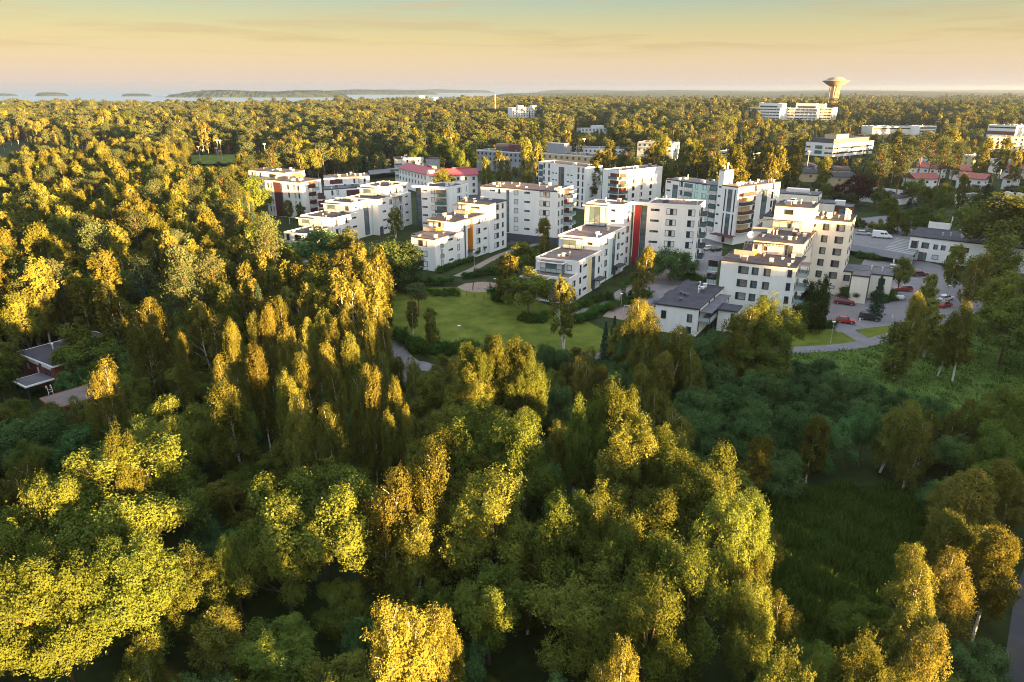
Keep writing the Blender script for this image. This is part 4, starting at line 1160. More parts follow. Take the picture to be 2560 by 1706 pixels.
h_.door('F', 0, ln - 4.2, 2.2, 2.8, 'maroon'); h_.win('F', 0, ln - 7.6, 1.8, 1.7, 1.4, 'white'); h_.win('F', 0, ln - 11.2, 1.9, 1.2, 1.7, 'side')
for (u, v, k) in [(5, ln - 8, 2), (6, ln - 10, 2), (6.5, ln - 13, 0), (8, ln - 14, 1), (9, ln - 17, 1), (10, ln - 18, 4), (13, ln - 19, 5), (13.2, ln - 19.8, 5)]: h_.vent(u, v, 7.52, k)
h_.slab('wall', 17.1, 17.4, ln - 8.5, ln - 2.5, .2, 9.6, 'white')

# --- red-roofed building and its neighbours at the back
def house(name, label, corners, h, wall='white', roof='roof_grey', depth=12, rows=2, z=0.0, group=None, cat='building', win=(1.4, 1.5, 'side'), gap=3.4, vents=4, rim='trim', depth_ang=90, dz=3.1, base=1.6, right=True, strip=False, wallw=None):
    """a plain flat-roofed building from two roof-corner points of the front face (left, right)"""
    a = at(*corners[0], h); c = at(*corners[1], h)
    if a[1] > 380:
        m_ = hit((corners[0][0] + corners[1][0]) / 2, (corners[0][1] + corners[1][1]) / 2, h)
        z = gz(m_[0], m_[1])
        a = at(*corners[0], h + z); c = at(*corners[1], h + z)
        # keep the slant of the front seen in the photograph, but never a front turned edge-on
    a, c = a[:2], c[:2]
    if a[1] > 380:
        mid_ = m_[:2]; t0_ = np.array([mid_[1], -mid_[0]]) / np.linalg.norm(mid_)        # across the line of sight, rightwards
        wid = abs(corners[1][0] - corners[0][0]) / FPX * (m_[1] * math.cos(PITCH) + (CAM_H - h - z) * math.sin(PITCH))
        sl = c - a; sl = math.atan2(float(sl @ (mid_ / np.linalg.norm(mid_))), float(sl @ t0_))
        sl = max(-.62, min(.62, sl))
        e_ = (t0_ * math.cos(sl) + mid_ / np.linalg.norm(mid_) * math.sin(sl)) * wid / math.cos(sl)
        a, c = mid_ - e_ / 2, mid_ + e_ / 2
    d = a - c; va_ = math.degrees(math.atan2(d[1], d[0])); n_ = float(np.linalg.norm(d))
    B = Bldg(name, label, c, va_ - depth_ang, va_, z, group, cat)
    B.block(0, depth, 0, n_, -3 if z > 0 else 0, h - .3, wall=wall, roof=roof, rim=rim, vents=vents, rim_h=.2)
    if strip:
        for i in range(rows):
            B.win('F', 0, n_ / 2, h - .3 - 1.7 - dz * i, n_ - 1.4, 1.3, 'strip')
            if right: B.win('R', 0, depth / 2, h - .3 - 1.7 - dz * i, depth - 1.4, 1.3, 'strip')
    else:
        k = max(1, int((n_ - 1.5) / gap))
        for i in range(rows):
            for j in range(k):
                B.win('F', 0, n_ * (j + .5) / k, h - .3 - base - dz * i, win[0], win[1], win[2])
            if right:
                k2_ = max(1, int((depth - 1.5) / gap))
                for j in range(k2_): B.win('R', 0, depth * (j + .5) / k2_, h - .3 - base - dz * i, win[0], win[1], win[2])
    B.len = n_; B.h = h
    return B

def roof_gable(B, u0, u1, v0, v1, z, rise, m, over=.6, along='v', name='roof'):
    """ridge roof over a rectangle of the building's frame"""
    a, b_, c, d = u0 - over, u1 + over, v0 - over, v1 + over
    if along == 'v':
        pts = [(a, c, z), (b_, c, z), (b_, d, z), (a, d, z), ((a + b_) / 2, c, z + rise), ((a + b_) / 2, d, z + rise)]
    else:
        pts = [(a, c, z), (a, d, z), (b_, d, z), (b_, c, z), (a, (c + d) / 2, z + rise), (b_, (c + d) / 2, z + rise)]
    t = 0.22
    vs = []
    for (u, v, zz) in pts: vs.append((*B.P(u, v), zz))
    for (u, v, zz) in pts: vs.append((*B.P(u, v), zz + t))
    fs = [(0, 1, 4), (2, 3, 5), (6, 10, 7), (8, 11, 9)] + [(0, 4, 5, 3), (1, 2, 5, 4), (6, 9, 11, 10), (7, 10, 11, 8)] + [(0, 3, 9, 6), (1, 7, 8, 2), (0, 6, 10, 4), (4, 10, 7, 1), (3, 5, 11, 9), (5, 2, 8, 11)]
    link(name, MB().add(vs, fs).mesh(name, M[m]), B.root)
    g = MB()
    i0, i1 = (u0, u1) if along == 'v' else (v0, v1)
    for e in ((v0, v1) if along == 'v' else (u0, u1)):
        if along == 'v': tri = [(*B.P(u0, e), z), (*B.P(u1, e), z), (*B.P((u0 + u1) / 2, e), z + rise * .86)]
        else: tri = [(*B.P(e, v0), z), (*B.P(e, v1), z), (*B.P(e, (v0 + v1) / 2), z + rise * .86)]
        g.add(tri, [(0, 1, 2), (2, 1, 0)])
    link('gable', g.mesh('gable', M['white']), B.root)

zA = lambda u, v: (980 + u * .136, 360 + v * .136)
rr_ = house('school_building', 'white building with a dark red metal roof and square stair turret', (zA(120, 440), zA(700, 580)), 10.0, roof=None, rows=2, depth=10, gap=3.8, win=(1.0, 1.7, 'side'), depth_ang=95)
roof_gable(rr_, 0, 10, 0, rr_.len, 9.75, 2.6, 'redroof')
rr_.block(-.6, 2.2, -.2, 2.4, 0, 12.4, roof='redroof', rim=None, name='stair_tower'); rr_.slab('vent', 5, 6, 8, 9, 11.5, 13, 'vent_white'); rr_.slab('chimney', 4.6, 5.8, 5, 6.2, 11.5, 13.4, 'ochre'); rr_.slab('dormer', 6, 8, 11, 17, 11.0, 13.2, 'redroof')
ra = house('school_wing', 'wing with dark red metal roof right of the stair turret', (zA(705, 585), zA(1570, 560)), 10.0, roof=None, rows=3, depth=10, gap=3.2, win=(1.2, 1.6, 'side'), depth_ang=92)
roof_gable(ra, 0, 10, 0, ra.len, 9.75, 2.6, 'redroof'); ra.slab('dormer', 5, 7, 3, 12, 11.4, 13, 'redroof')
x1 = house('apartment_house', 'white house with balconies behind the red-roofed building', (zA(180, 262), zA(580, 255)), 13.5, depth=9, rows=2, gap=4, win=(.8, 1.4, 'dark'), roof='roof_grey')
x1.slab('wall', .2, 9, -9, -.02, 0, 12.6, 'grey'); x1.slab('roof', 0, 9.2, -9.2, -.01, 12.61, 12.8, 'roof_dark')
for i in range(3): x1.balcony('F', 0, x1.len + .1, x1.len + 4, 3.4 + 3 * i, 1.4, 'glass_teal', 'white')
x1.slab('wall', .1, 8, x1.len + .02, x1.len + 4, 0, 12.9, 'white'); x1.slab('roof', -1.6, 8, x1.len - .4, x1.len + 4.8, 13.3, 13.5, 'roof_dark')
o1 = house('office_building', 'grey office block with a dark plant room on its roof', (zA(1540, 90), zA(2380, 195)), 13.0, wall='grey', roof='roof_brown', depth=14, rows=2, gap=3.0, win=(1.3, 1.5, 'dark'))
o1.slab('plant_room', 3, 9, o1.len * .35, o1.len * .62, 12.9, 17.4, 'plinth'); o1.slab('plant_room', 3, 9, o1.len * .2, o1.len * .349, 12.9, 17.0, 'maroon')
zB = lambda u, v: (850 + u * .36124, 200 + v * .36124)
o2 = house('office_building', 'long grey building with a cube plant room behind the white-glass block', (zB(1390, 500), zB(1800, 540)), 14.0, wall='ochre', roof='roof_brown', depth=16, rows=1, gap=4, vents=8)
o2.slab('plant_room', 4, 10, o2.len * .68, o2.len * .98, 13.9, 19.5, 'grey')
o3 = house('sports_hall', 'low white hall with a rippled roof edge among trees', (zB(1575, 470), zB(2010, 480)), 8.0, wall='white', roof='roof_grey', depth=20, rows=1, gap=3.0, win=(1.2, 1.2, 'dark'), vents=6)
o4 = house('office_building', 'small sunlit white block with roof machinery above the trees', (zB(2060, 430), zB(2300, 440)), 15.0, wall='cream', roof='roof_grey', depth=14, rows=2, gap=3.4, vents=9)
b5 = house('apartment_house', 'white block of flats with notched roofline among distant golden trees', (zB(1195, 195), zB(1395, 190)), 20.0, z=8.0, depth=12, rows=5, gap=4.2, win=(1.5, 1.7, 'dark'), vents=0, right=False)
for q in (.15, .62): b5.slab('stair_tower', 1, 7, b5.len * q, b5.len * (q + .16), 19.7, 23.0, 'white')
b6 = house('health_centre', 'low white building with stepped flat roofs in the trees', (zB(1670, 338), zB(1845, 335)), 7.0, z=5.0, depth=14, rows=1, gap=4, win=(2.2, 1.4, 'dark'))
b6.slab('wall', 3, 10, 2, b6.len * .5, 6.7, 9.4, 'white')
b7 = house('apartment_house', 'pale apartment tower far off on the wooded ridge, left one', (zB(550, 112), zB(588, 110)), 24, z=12, depth=14, rows=6, gap=5, vents=0, right=False)
b8 = house('apartment_house', 'pale apartment tower with brown stripe far off on the ridge, right one', (zB(648, 122), zB(680, 120)), 24, z=12, depth=14, rows=6, gap=5, vents=0, right=False)
b8.panel('F', 0, b8.len * .4, b8.len * .62, 0, 23, 'wood')

# --- large office complex in the distance on the right
zC = lambda u, v: (1840 + u * .119, 240 + v * .119)
def office(label, c0_, c1_, h, z, rows, wall, roofblk=None, name='office_building', depth=16):
    B = house(name, label, (zC(*c0_), zC(*c1_)), h, z=z, depth=depth, rows=rows, wall=wall, strip=True, dz=3.6, vents=2, right=False)
    for i in range(rows):
        n_ = int(B.len / 4.5)
        mbp = MB()
    for j in range(1, int(B.len / 5.0)):
        B.panel('F', 0, j * 5.0, j * 5.0 + .5, .5, h - .4, 'trim', 'pilaster', d=.16)
    return B
OF = 'large white office complex'
f1 = office('white office wing with banded windows, left end of the distant complex', (220, 240), (905, 265), 20, 4, 5, 'white')
f1.block(5, 14, f1.len * .12, f1.len * .68, 19.7, 25.5, roof='roof_grey', rim='trim')
f1.win('F', 5, f1.len * .4, 21.4, f1.len * .5, 2.0, 'strip')
f2 = office('sunlit cream office wing in the middle of the distant complex', (925, 245), (1225, 262), 20, 4, 5, 'cream')  # cream wall colour paints in the low sun on this wing
f3 = office('white office wing with a grid front, right half of the distant complex', (1240, 258), (1690, 265), 20, 4, 5, 'white')
f3.block(4, 13, f3.len * .1, f3.len * .98, 19.7, 25.5, roof='roof_grey', rim='trim')
f3.win('F', 4, f3.len * .5, 21.4, f3.len * .8, 2.0, 'strip')
f4 = office('sunlit cream office wing at the right end of the distant complex', (1705, 252), (2010, 258), 20, 4, 5, 'cream')  # sunlight put into the wall colour here as well
for F_, q in ((f1, .02), (f3, -.25)): F_.block(5.2, 13.8, F_.len * q, F_.len * (q + .095 if q > 0 else q + .34), 19.75, 25.0, wall='cream', roof='roof_grey', rim='trim')
f5 = house('office_building', 'long low brick-red building behind the distant complex', (zC(105, 72), zC(850, 75)), 8, z=16, depth=14, rows=1, wall='brick', strip=True, vents=0, right=False)

# --- white retail building with its round sign
zD = lambda u, v: (2000 + u * .14024, 300 + v * .14024)
s0, s1 = at(*zD(440, 415), 12)[:2], at(*zD(110, 390), 12)[:2]
p_left, p_mid, p_right = at(*zD(112, 392), 12)[:2], at(*zD(610, 425), 12)[:2], at(*zD(1320, 372), 12)[:2]
va = math.degrees(math.atan2(*(p_left - p_mid)[::-1])); ua = math.degrees(math.atan2(*(p_right - p_mid)[::-1]))
s_ = Bldg('retail_building', 'white retail building with dark window bands and a small round sign', p_mid, ua, va)
Lf, Lr = float(np.linalg.norm(p_left - p_mid)), float(np.linalg.norm(p_right - p_mid))
s_.block(0, Lr, 0, Lf, 2.4, 11.8, wall='white', roof='roof_dark', rim='trim', rim_h=.1, vents=6)
s_.block(3, Lr, 2, Lf, 0, 2.4, wall='frame', roof=None)
s_.block(4, Lr - 2, 3, Lf - 1.5, 11.93, 14.8, wall='plinth', roof='roof_dark', rim=None)
s_.block(6, 22, 2.6, 12, 14.93, 18.0, wall='ochre', roof='roof_dark', rim=None)
for z in (5.0, 8.6):
    s_.win('R', 0, Lr / 2, z, Lr - 1.2, 1.25, 'strip'); s_.win('F', 0, Lf * .16, z, Lf * .26, 1.25, 'strip'); s_.win('F', 0, Lf * .9, z, Lf * .16, 1.2, 'strip')
    s_.win('F', 0, Lf * .52, z + .2, Lf * .26, 2.5, 'teal')
for u in (8, 16, 24): s_.slab('column', u, u + .6, .3, .9, 0, 2.4, 'trim')
loc, ang = s_.face('R', 0, 3.6, 10.6)
sg = link('sign', MB().box(-1.1, 1.1, .01, .18, -1.1, 1.1).mesh('sign', mat('sign_blue', (0.02, 0.06, 0.30), .5, 0)), s_.root, loc, (0, 0, ang))
dk = MB(); dk.lathe([(.98, 0), (.98, .03)], 28); o = link('disc', dk.mesh('disc', mat('sign_red', (.6, .02, .02), .5, 0)), sg, (0, .182, 0), (R(-90), 0, 0))
dk = MB(); dk.lathe([(.86, 0), (.86, .03)], 28); o = link('disc', dk.mesh('disc', mat('sign_yellow', (.85, .62, .02), .5, 0)), sg, (0, .215, 0), (R(-90), 0, 0))
cu = bpy.data.curves.new('lettering', 'FONT'); cu.body = 'LIDL'; cu.size = .62; cu.align_x = 'CENTER'; cu.align_y = 'CENTER'; cu.extrude = .01
cu.materials.append(mat('letter_blue', (.02, .06, .30), .5, 0))
tmp = bpy.data.objects.new('lettering', cu); C.objects.link(tmp)
bpy.context.view_layer.update()
me = bpy.data.meshes.new_from_object(tmp.evaluated_get(bpy.context.evaluated_depsgraph_get())); me.materials.clear(); me.materials.append(cu.materials[0])
bpy.data.objects.remove(tmp)
link('lettering', me, sg, (0, .26, 0), (R(90), 0, R(180)))
s2 = house('retail_building', 'long sunlit cream hall behind the white retail building', (zD(1360, 130), zD(2140, 110)), 10, z=1, depth=24, rows=1, wall='cream', strip=True, vents=8)
s2b = house('office_building', 'white office house with dark windows at the end of the cream hall', (zD(2160, 115), zD(2420, 105)), 11, z=1, depth=16, rows=2, wall='white', strip=True, vents=3)
# --- terraces, tiled houses
zE = lambda u, v: (2000 + u * .14024, 380 + v * .14024)
def gabled(label, c0_, c1_, zf, h, rise, depth, wall, roof, name='terraced_house', group=None, win=(1.2, 1.3, 'side'), rows=1, gap=3.6, along='v', z=0):
    B = house(name, label, (zf(*c0_), zf(*c1_)), h, z=z, depth=depth, rows=rows, wall=wall, roof=None, win=win, gap=gap, vents=0, group=group)
    roof_gable(B, 0, depth, 0, B.len, h - .28, rise, roof, along=along)
    return B
TG = 'terraced houses with dark roofs'
gabled('dark-roofed terrace with ochre walls, row behind, right of the golden birch', (620, 320), (880, 322), zE, 5.2, 1.8, 9, 'ochre', 'roof_dark', group=TG)
gabled('dark-roofed terrace with ochre walls, row in front, beside the purple tree', (620, 440), (1000, 440), zE, 5.2, 1.8, 9, 'ochre', 'roof_dark', group=TG)
gabled('dark-roofed terrace left of the golden birch, row in front', (70, 375), (330, 380), zE, 5.2, 1.8, 9, 'ochre', 'roof_dark', group=TG)
gabled('dark-roofed terrace left of the golden birch, row behind', (70, 265), (290, 260), zE, 5.2, 1.8, 9, 'grey', 'roof_dark', group=TG)
gabled('small ochre house end with white gable board above the cream block', (730, 600), (860, 610), zE, 5.2, 1.6, 7, 'ochre', 'roof_dark', along='u', group=TG)
pv = house('shop_pavilion', 'long low white pavilion with a row of dark panels and a sloping grey roof', (zE(1310, 640), zE(2060, 725)), 5.0, depth=3, rows=1, win=(1.6, .7, 'dark'), gap=3.2, base=1.0, vents=0, right=False)
pv.slab('roof', -14, -.1, 1, pv.len - 1, 3.0, 3.3, 'roof_dark'); pv.slab('wall', -13.6, -.2, 1.2, pv.len - 1.2, 0, 2.98, 'white')
zF = lambda u, v: (2280 + u * .1531, 280 + v * .1531)
TH = 'white houses with faded red tile roofs'
def tiled(label, c0_, c1_, h=6.0, rise=2.4, depth=10, along='v'):
    return gabled(label, c0_, c1_, zF, h, rise, depth, 'white', 'tile', 'tiled_house', TH, along=along, rows=2, win=(1.3, 1.1, 'dark'))
tiled('white house with faded red roof left of the tall pines', (-260, 900), (-120, 920))
tiled('white house with faded red roof half hidden behind the pine trunks', (80, 900), (380, 930))
tiled('white house with a broad faded red roof in front of the pines', (60, 1090), (460, 1085))
tiled('long white house with faded red roof and two gables on the right', (745, 1060), (1180, 1100))
tiled('white gabled house at the right end of the red-roofed row', (1490, 1075), (1690, 1090), along='u', depth=12)
tiled('small red-roofed house behind the long red-roofed row', (820, 960), (960, 960))
tiled('white house with faded red roof beyond the bushy green trees', (-640, 870), (-430, 885))
v1 = house('apartment_house', 'pale grey house with sunlit end wall among the right-hand trees', (zF(840, 700), zF(965, 715)), 9.5, depth=12, rows=2, wall='ochre', roof='metal', gap=3)
v2 = house('apartment_house', 'small pale house with grey metal roof beside the right edge', (zF(1515, 800), zF(1680, 790)), 8.5, depth=12, rows=2, wall='cream', roof='metal', gap=3)
v3 = house('apartment_house', 'large pale block with brick band near the right edge', (zF(1285, 215), zF(1670, 230)), 14, depth=16, rows=1, wall='white', strip=True, roof='roof_grey', vents=4)
v3.panel('F', 0, 0, v3.len, 5.4, 8.6, 'brick'); 
v4 = house('apartment_house', 'cream block with dark window strips at the right edge', (zF(1330, 405), zF(1900, 420)), 12, depth=14, rows=3, wall='cream', roof='roof_dark', gap=3.4, win=(1.2, 1.6, 'dark'))
v5 = house('apartment_house', 'sunlit cream block above the brick band at the right edge', (zF(1675, 215), zF(1990, 225)), 14, depth=16, rows=2, wall='cream', roof='roof_grey', gap=4, vents=4)
v6 = house('school_building', 'low grey flat building with pale roof units behind the dark spruce', (zF(1480, 1400), zF(1830, 1440)), 5.5, depth=14, rows=1, wall='cream', roof='roof_grey', gap=3.4, vents=0)
for i in range(4): v6.slab('vent', 4 + 2 * (i % 2), 5.4 + 2 * (i % 2), 2 + i * 2.2, 3.6 + i * 2.2, 5.35, 7.4, 'vent_white')

dd = lambda a, b_: (a * 1.08797, b_ * 1.08797)
house('shop_building', 'low pale shop building with a flat grey roof behind the dark trees on the right', (dd(2195, 448), dd(2305, 462)), 5.5, depth=14, rows=1, wall='cream', roof='roof_grey', gap=3.2, vents=5)
house('shop_building', 'white low building with a long flat roof beside the road on the right', (dd(1655, 347), dd(1722, 352)), 6.0, depth=14, rows=1, wall='white', roof='roof_grey', strip=True, vents=3)
house('garage_building', 'low white garage roof between the tiled houses and the dark spruce', (dd(2150, 452), dd(2200, 456)), 3.6, depth=8, rows=1, wall='white', roof='metal', gap=3.2, win=(2.2, 1.2, 'dark'), vents=0, right=False)
gabled('white house with faded red roof far right behind the green-gold birches', (150, 700), (420, 712), zF, 6.0, 2.4, 10, 'white', 'tile', 'tiled_house', TH, rows=2, win=(1.3, 1.1, 'dark'))
gabled('white house with faded red roof at the right end, nearest the right edge', (1500, 930), (1790, 950), zF, 6.0, 2.4, 10, 'white', 'tile', 'tiled_house', TH, rows=2, win=(1.3, 1.1, 'dark'))

# --- brick house and its outbuilding in the left wood
zG = lambda u, v: (u * .2551, 700 + v * .2551)
a_, c_, e_p = at(*zG(185, 705), 5.6)[:2], at(*zG(520, 835), 5.6)[:2], at(*zG(640, 580), 5.6)[:2]
va = math.degrees(math.atan2(*(a_ - c_)[::-1])); Lb = float(np.linalg.norm(a_ - c_))
r_ = Bldg('brick_house', 'red brick house with a flat dark roof half hidden in the left wood', c_, va - 92, va)
r_.block(0, 13, 0, Lb, 0, 5.4, wall='brick', roof='roof_dark', rim='trim', rim_h=.04, rim_w=.12, over=.4)
r_.win('F', 0, Lb * .8, 3.4, 1.6, 1.5, 'white'); r_.win('F', 0, Lb * .5, 3.4, 1.0, 1.5, 'white'); r_.panel('F', 0, Lb * .45, Lb * .95, 4.4, 4.9, 'trim'); r_.panel('F', 0, Lb * .1, Lb * .36, 4.4, 4.9, 'trim')
r_.win('F', 0, Lb * .22, 3.3, 1.6, 1.4, 'dark')
r_.slab('chimney', 8, 9.2, Lb * .35, Lb * .5, 5.53, 7.0, 'brick'); r_.slab('chimney_cap', 7.9, 9.3, Lb * .33, Lb * .52, 7.0, 7.15, 'trim')
r_.vent(4, Lb * .7, 5.55, 2); r_.vent(6, Lb * .8, 5.55, 4)
a_, c_ = at(*zG(110, 985), 3.0)[:2], at(*zG(240, 1050), 3.0)[:2]
va = math.degrees(math.atan2(*(a_ - c_)[::-1])); Lb = float(np.linalg.norm(a_ - c_))
c2_ = Bldg('carport', 'flat grey carport roof with a white edge in front of the brick house', c_, va - 92, va)
FOOT.append((c2_, 0, 10, 0, Lb, 0, 3.0))
c2_.slab('roof', 0, 10, 0, Lb, 2.7, 2.95, 'trim'); c2_.slab('roof', .3, 9.7, .3, Lb - .3, 2.952, 3.0, 'roof_grey')
for u in (.4, 9.4):
    for v in (.3, Lb - .5): c2_.slab('post', u, u + .15, v, v + .15, 0, 2.7, 'dark')
a_, c_ = at(*zG(470, 1180), 4.6)[:2], at(*zG(560, 1240), 4.6)[:2]
va = math.degrees(math.atan2(*(a_ - c_)[::-1])); Lb = float(np.linalg.norm(a_ - c_))
l2_ = Bldg('brick_house', 'low brown-roofed house with pale roof ladder hoops below the brick house', c_, va - 92, va)
l2_.block(0, 9, 0, Lb + 1.5, 0, 4.4, wall='bark', roof='roof_brown', rim='wood', rim_h=.04, rim_w=.2, over=.5)
l2_.vent(1.2, Lb + 2.2, 4.55, 5); l2_.win('F', 0, Lb * .5, 2.5, 1.2, 1.2, 'dark')

# ------------------------------------------------------------------ roads, lawns, yards
D2 = lambda L_: [dat(*p)[:2] for p in L_]
poly_sheet('lawn', D2([(842, 682), (930, 664), (1040, 660), (1170, 668), (1230, 690), (1330, 730), (1420, 775), (1440, 812), (1300, 822), (1060, 836), (990, 822), (930, 790), (890, 760), (850, 720)]), .03, M['lawn'])
poly_sheet('lawn', D2([(1790, 800), (1960, 792), (1978, 782), (1935, 757), (1820, 757)]), .03, M['lawn'])
poly_sheet('lawn', D2([(1960, 752), (2060, 740), (2110, 745), (2060, 770), (1992, 778)]), .03, M['lawn'])
poly_sheet('lawn', D2([(600, 560), (640, 555), (760, 580), (730, 615), (640, 605)]), .03, M['lawn'])
poly_sheet('lawn', D2([(830, 640), (930, 655), (850, 675)]), .03, M['lawn'])
poly_sheet('meadow', D2([(1760, 812), (1985, 800), (2100, 772), (2240, 722), (2420, 700), (2420, 960), (2150, 990), (2060, 930), (1900, 850)]), .03, M['meadow'])
poly_sheet('meadow', D2([(1720, 1120), (2020, 1120), (2180, 1150), (2130, 1300), (2020, 1420), (1860, 1600), (1740, 1500)]), .03, M['meadow'])
poly_sheet('sports_field', [hit(x * 1.08797, y * 1.08797, 0)[:2] for x, y in [(425, 362), (532, 361), (640, 364), (620, 382), (440, 384)]], 1.9, M['lawn'])
poly_sheet('car_park', D2([(1880, 640), (1905, 735), (1925, 765), (1990, 755), (2110, 742), (2240, 706), (2250, 690), (2160, 610), (2060, 585), (1990, 590), (1960, 640)]), .05, M['asphalt'])
poly_sheet('estate_yard', D2([(1560, 600), (1480, 650), (1400, 700), (1430, 730), (1500, 720), (1640, 640), (1660, 580), (1660, 500), (1600, 500)]), .04, M['asphalt'])
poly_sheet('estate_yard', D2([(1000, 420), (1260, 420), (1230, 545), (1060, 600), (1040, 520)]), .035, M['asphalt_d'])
poly_sheet('playground', D2([(1050, 660), (1070, 652), (1110, 648), (1150, 652), (1160, 660), (1140, 670), (1095, 673), (1062, 668)]), .06, M['sand'])
poly_sheet('playground', D2([(1385, 728), (1400, 712), (1450, 700), (1500, 705), (1500, 735), (1440, 738)]), .06, M['sand'])
W_ = 'path'
path1, P1 = ribbon('path', D2([(905, 782), (916, 805), (940, 832), (985, 846), (1060, 838), (1200, 828), (1390, 818), (1500, 812), (1650, 808), (1830, 805), (1955, 796), (2020, 781), (2110, 755), (2230, 716), (2290, 684), (2420, 640)]), 3.4, .07, M['asphalt'])
ribbon('path', D2([(985, 846), (960, 838), (935, 850), (900, 900)]), 3.2, .072, M['asphalt'])
ribbon('path', D2([(1990, 786), (1950, 762), (1925, 745), (1915, 725)]), 3.6, .075, M['asphalt'])
ribbon('path', D2([(840, 681), (880, 670), (925, 662), (980, 652)]), 1.6, .07, M['gravel'])
ribbon('path', D2([(600, 618), (660, 606), (740, 600), (800, 622)]), 4.0, .07, M['asphalt'])
ribbon('path', D2([(1050, 636), (1090, 618), (1130, 596), (1175, 577), (1240, 560)]), 2.6, .07, M['gravel'])
ribbon('path', D2([(1300, 735), (1350, 712), (1400, 690), (1440, 664), (1480, 640), (1520, 610)]), 2.8, .07, M['gravel'])
ribbon('path', D2([(2320, 1700), (2345, 1500), (2372, 1340), (2430, 1200)]), 2.2, .07, M['asphalt_d'])
ribbon('road', [hit(x * 1.08797, y * 1.08797, 0)[:2] for x, y in [(1560, 352), (1640, 345), (1760, 330), (1850, 318)]], 9, 3.2, M['asphalt'])
# bridge-like street deck behind the left blocks
for a0, a1, v in ((dat(845, 405), dat(915, 392), 0),):
    d_ = a1 - a0
poly_sheet('road', D2([(846, 404), (920, 396), (935, 404), (850, 414)]), 3.0, M['asphalt'])
# raised parking deck
deck = [dat(1940, 560, 3.4)[:2], dat(2098, 588, 3.4)[:2], dat(2128, 556, 3.4)[:2], dat(2110, 512, 3.4)[:2], dat(2040, 495, 3.4)[:2], dat(1950, 505, 3.4)[:2]]
pd = empty('parking_deck', (*deck[0], 0), 'raised concrete parking deck with a dark side wall beside the cream tower', 'parking deck')
loc_ = [(p[0] - deck[0][0], p[1] - deck[0][1]) for p in deck]
link('deck', MB().prism(loc_, 2.9, 3.4).mesh('deck', M['asphalt']), pd)
dv = np.array(loc_[1]); ln = np.linalg.norm(dv); dv = dv / ln; nn = np.array([dv[1], -dv[0]])
q = lambda s, o_: tuple(dv * s + nn * o_)
link('edge_wall', MB().prism([q(-2, .02), q(-2, .3), q(ln, .3), q(ln, .02)], 1.6, 3.75).mesh('edge_wall', M['grey']), pd)
link('back_wall', MB().prism([q(-2, -5), q(-2, -4.6), q(ln * .45, -4.6), q(ln * .45, -5)], 0, 2.9).mesh('back_wall', M['concrete']), pd)
for s_c in (.45, .75, .98): link('column', MB().prism([q(ln * s_c, -.3), q(ln * s_c, .02), q(ln * s_c + .4, .02), q(ln * s_c + .4, -.3)], 0, 2.9).mesh('column', M['trim']), pd)
for i in range(9):
    s0 = np.array(loc_[1]) * 1.0
    a = np.array(loc_[1]) + (np.array(loc_[2]) - np.array(loc_[1])) * (.1 + i * .1)
    b_ = a - dv * 9
    w = np.array([-dv[1], dv[0]]) * .12
    link('parking_line', MB().add([(*(a + w), 3.405), (*(a - w), 3.405), (*(b_ - w), 3.405), (*(b_ + w), 3.405)], [(0, 3, 2, 1)]).mesh('parking_line', M['line']), pd)

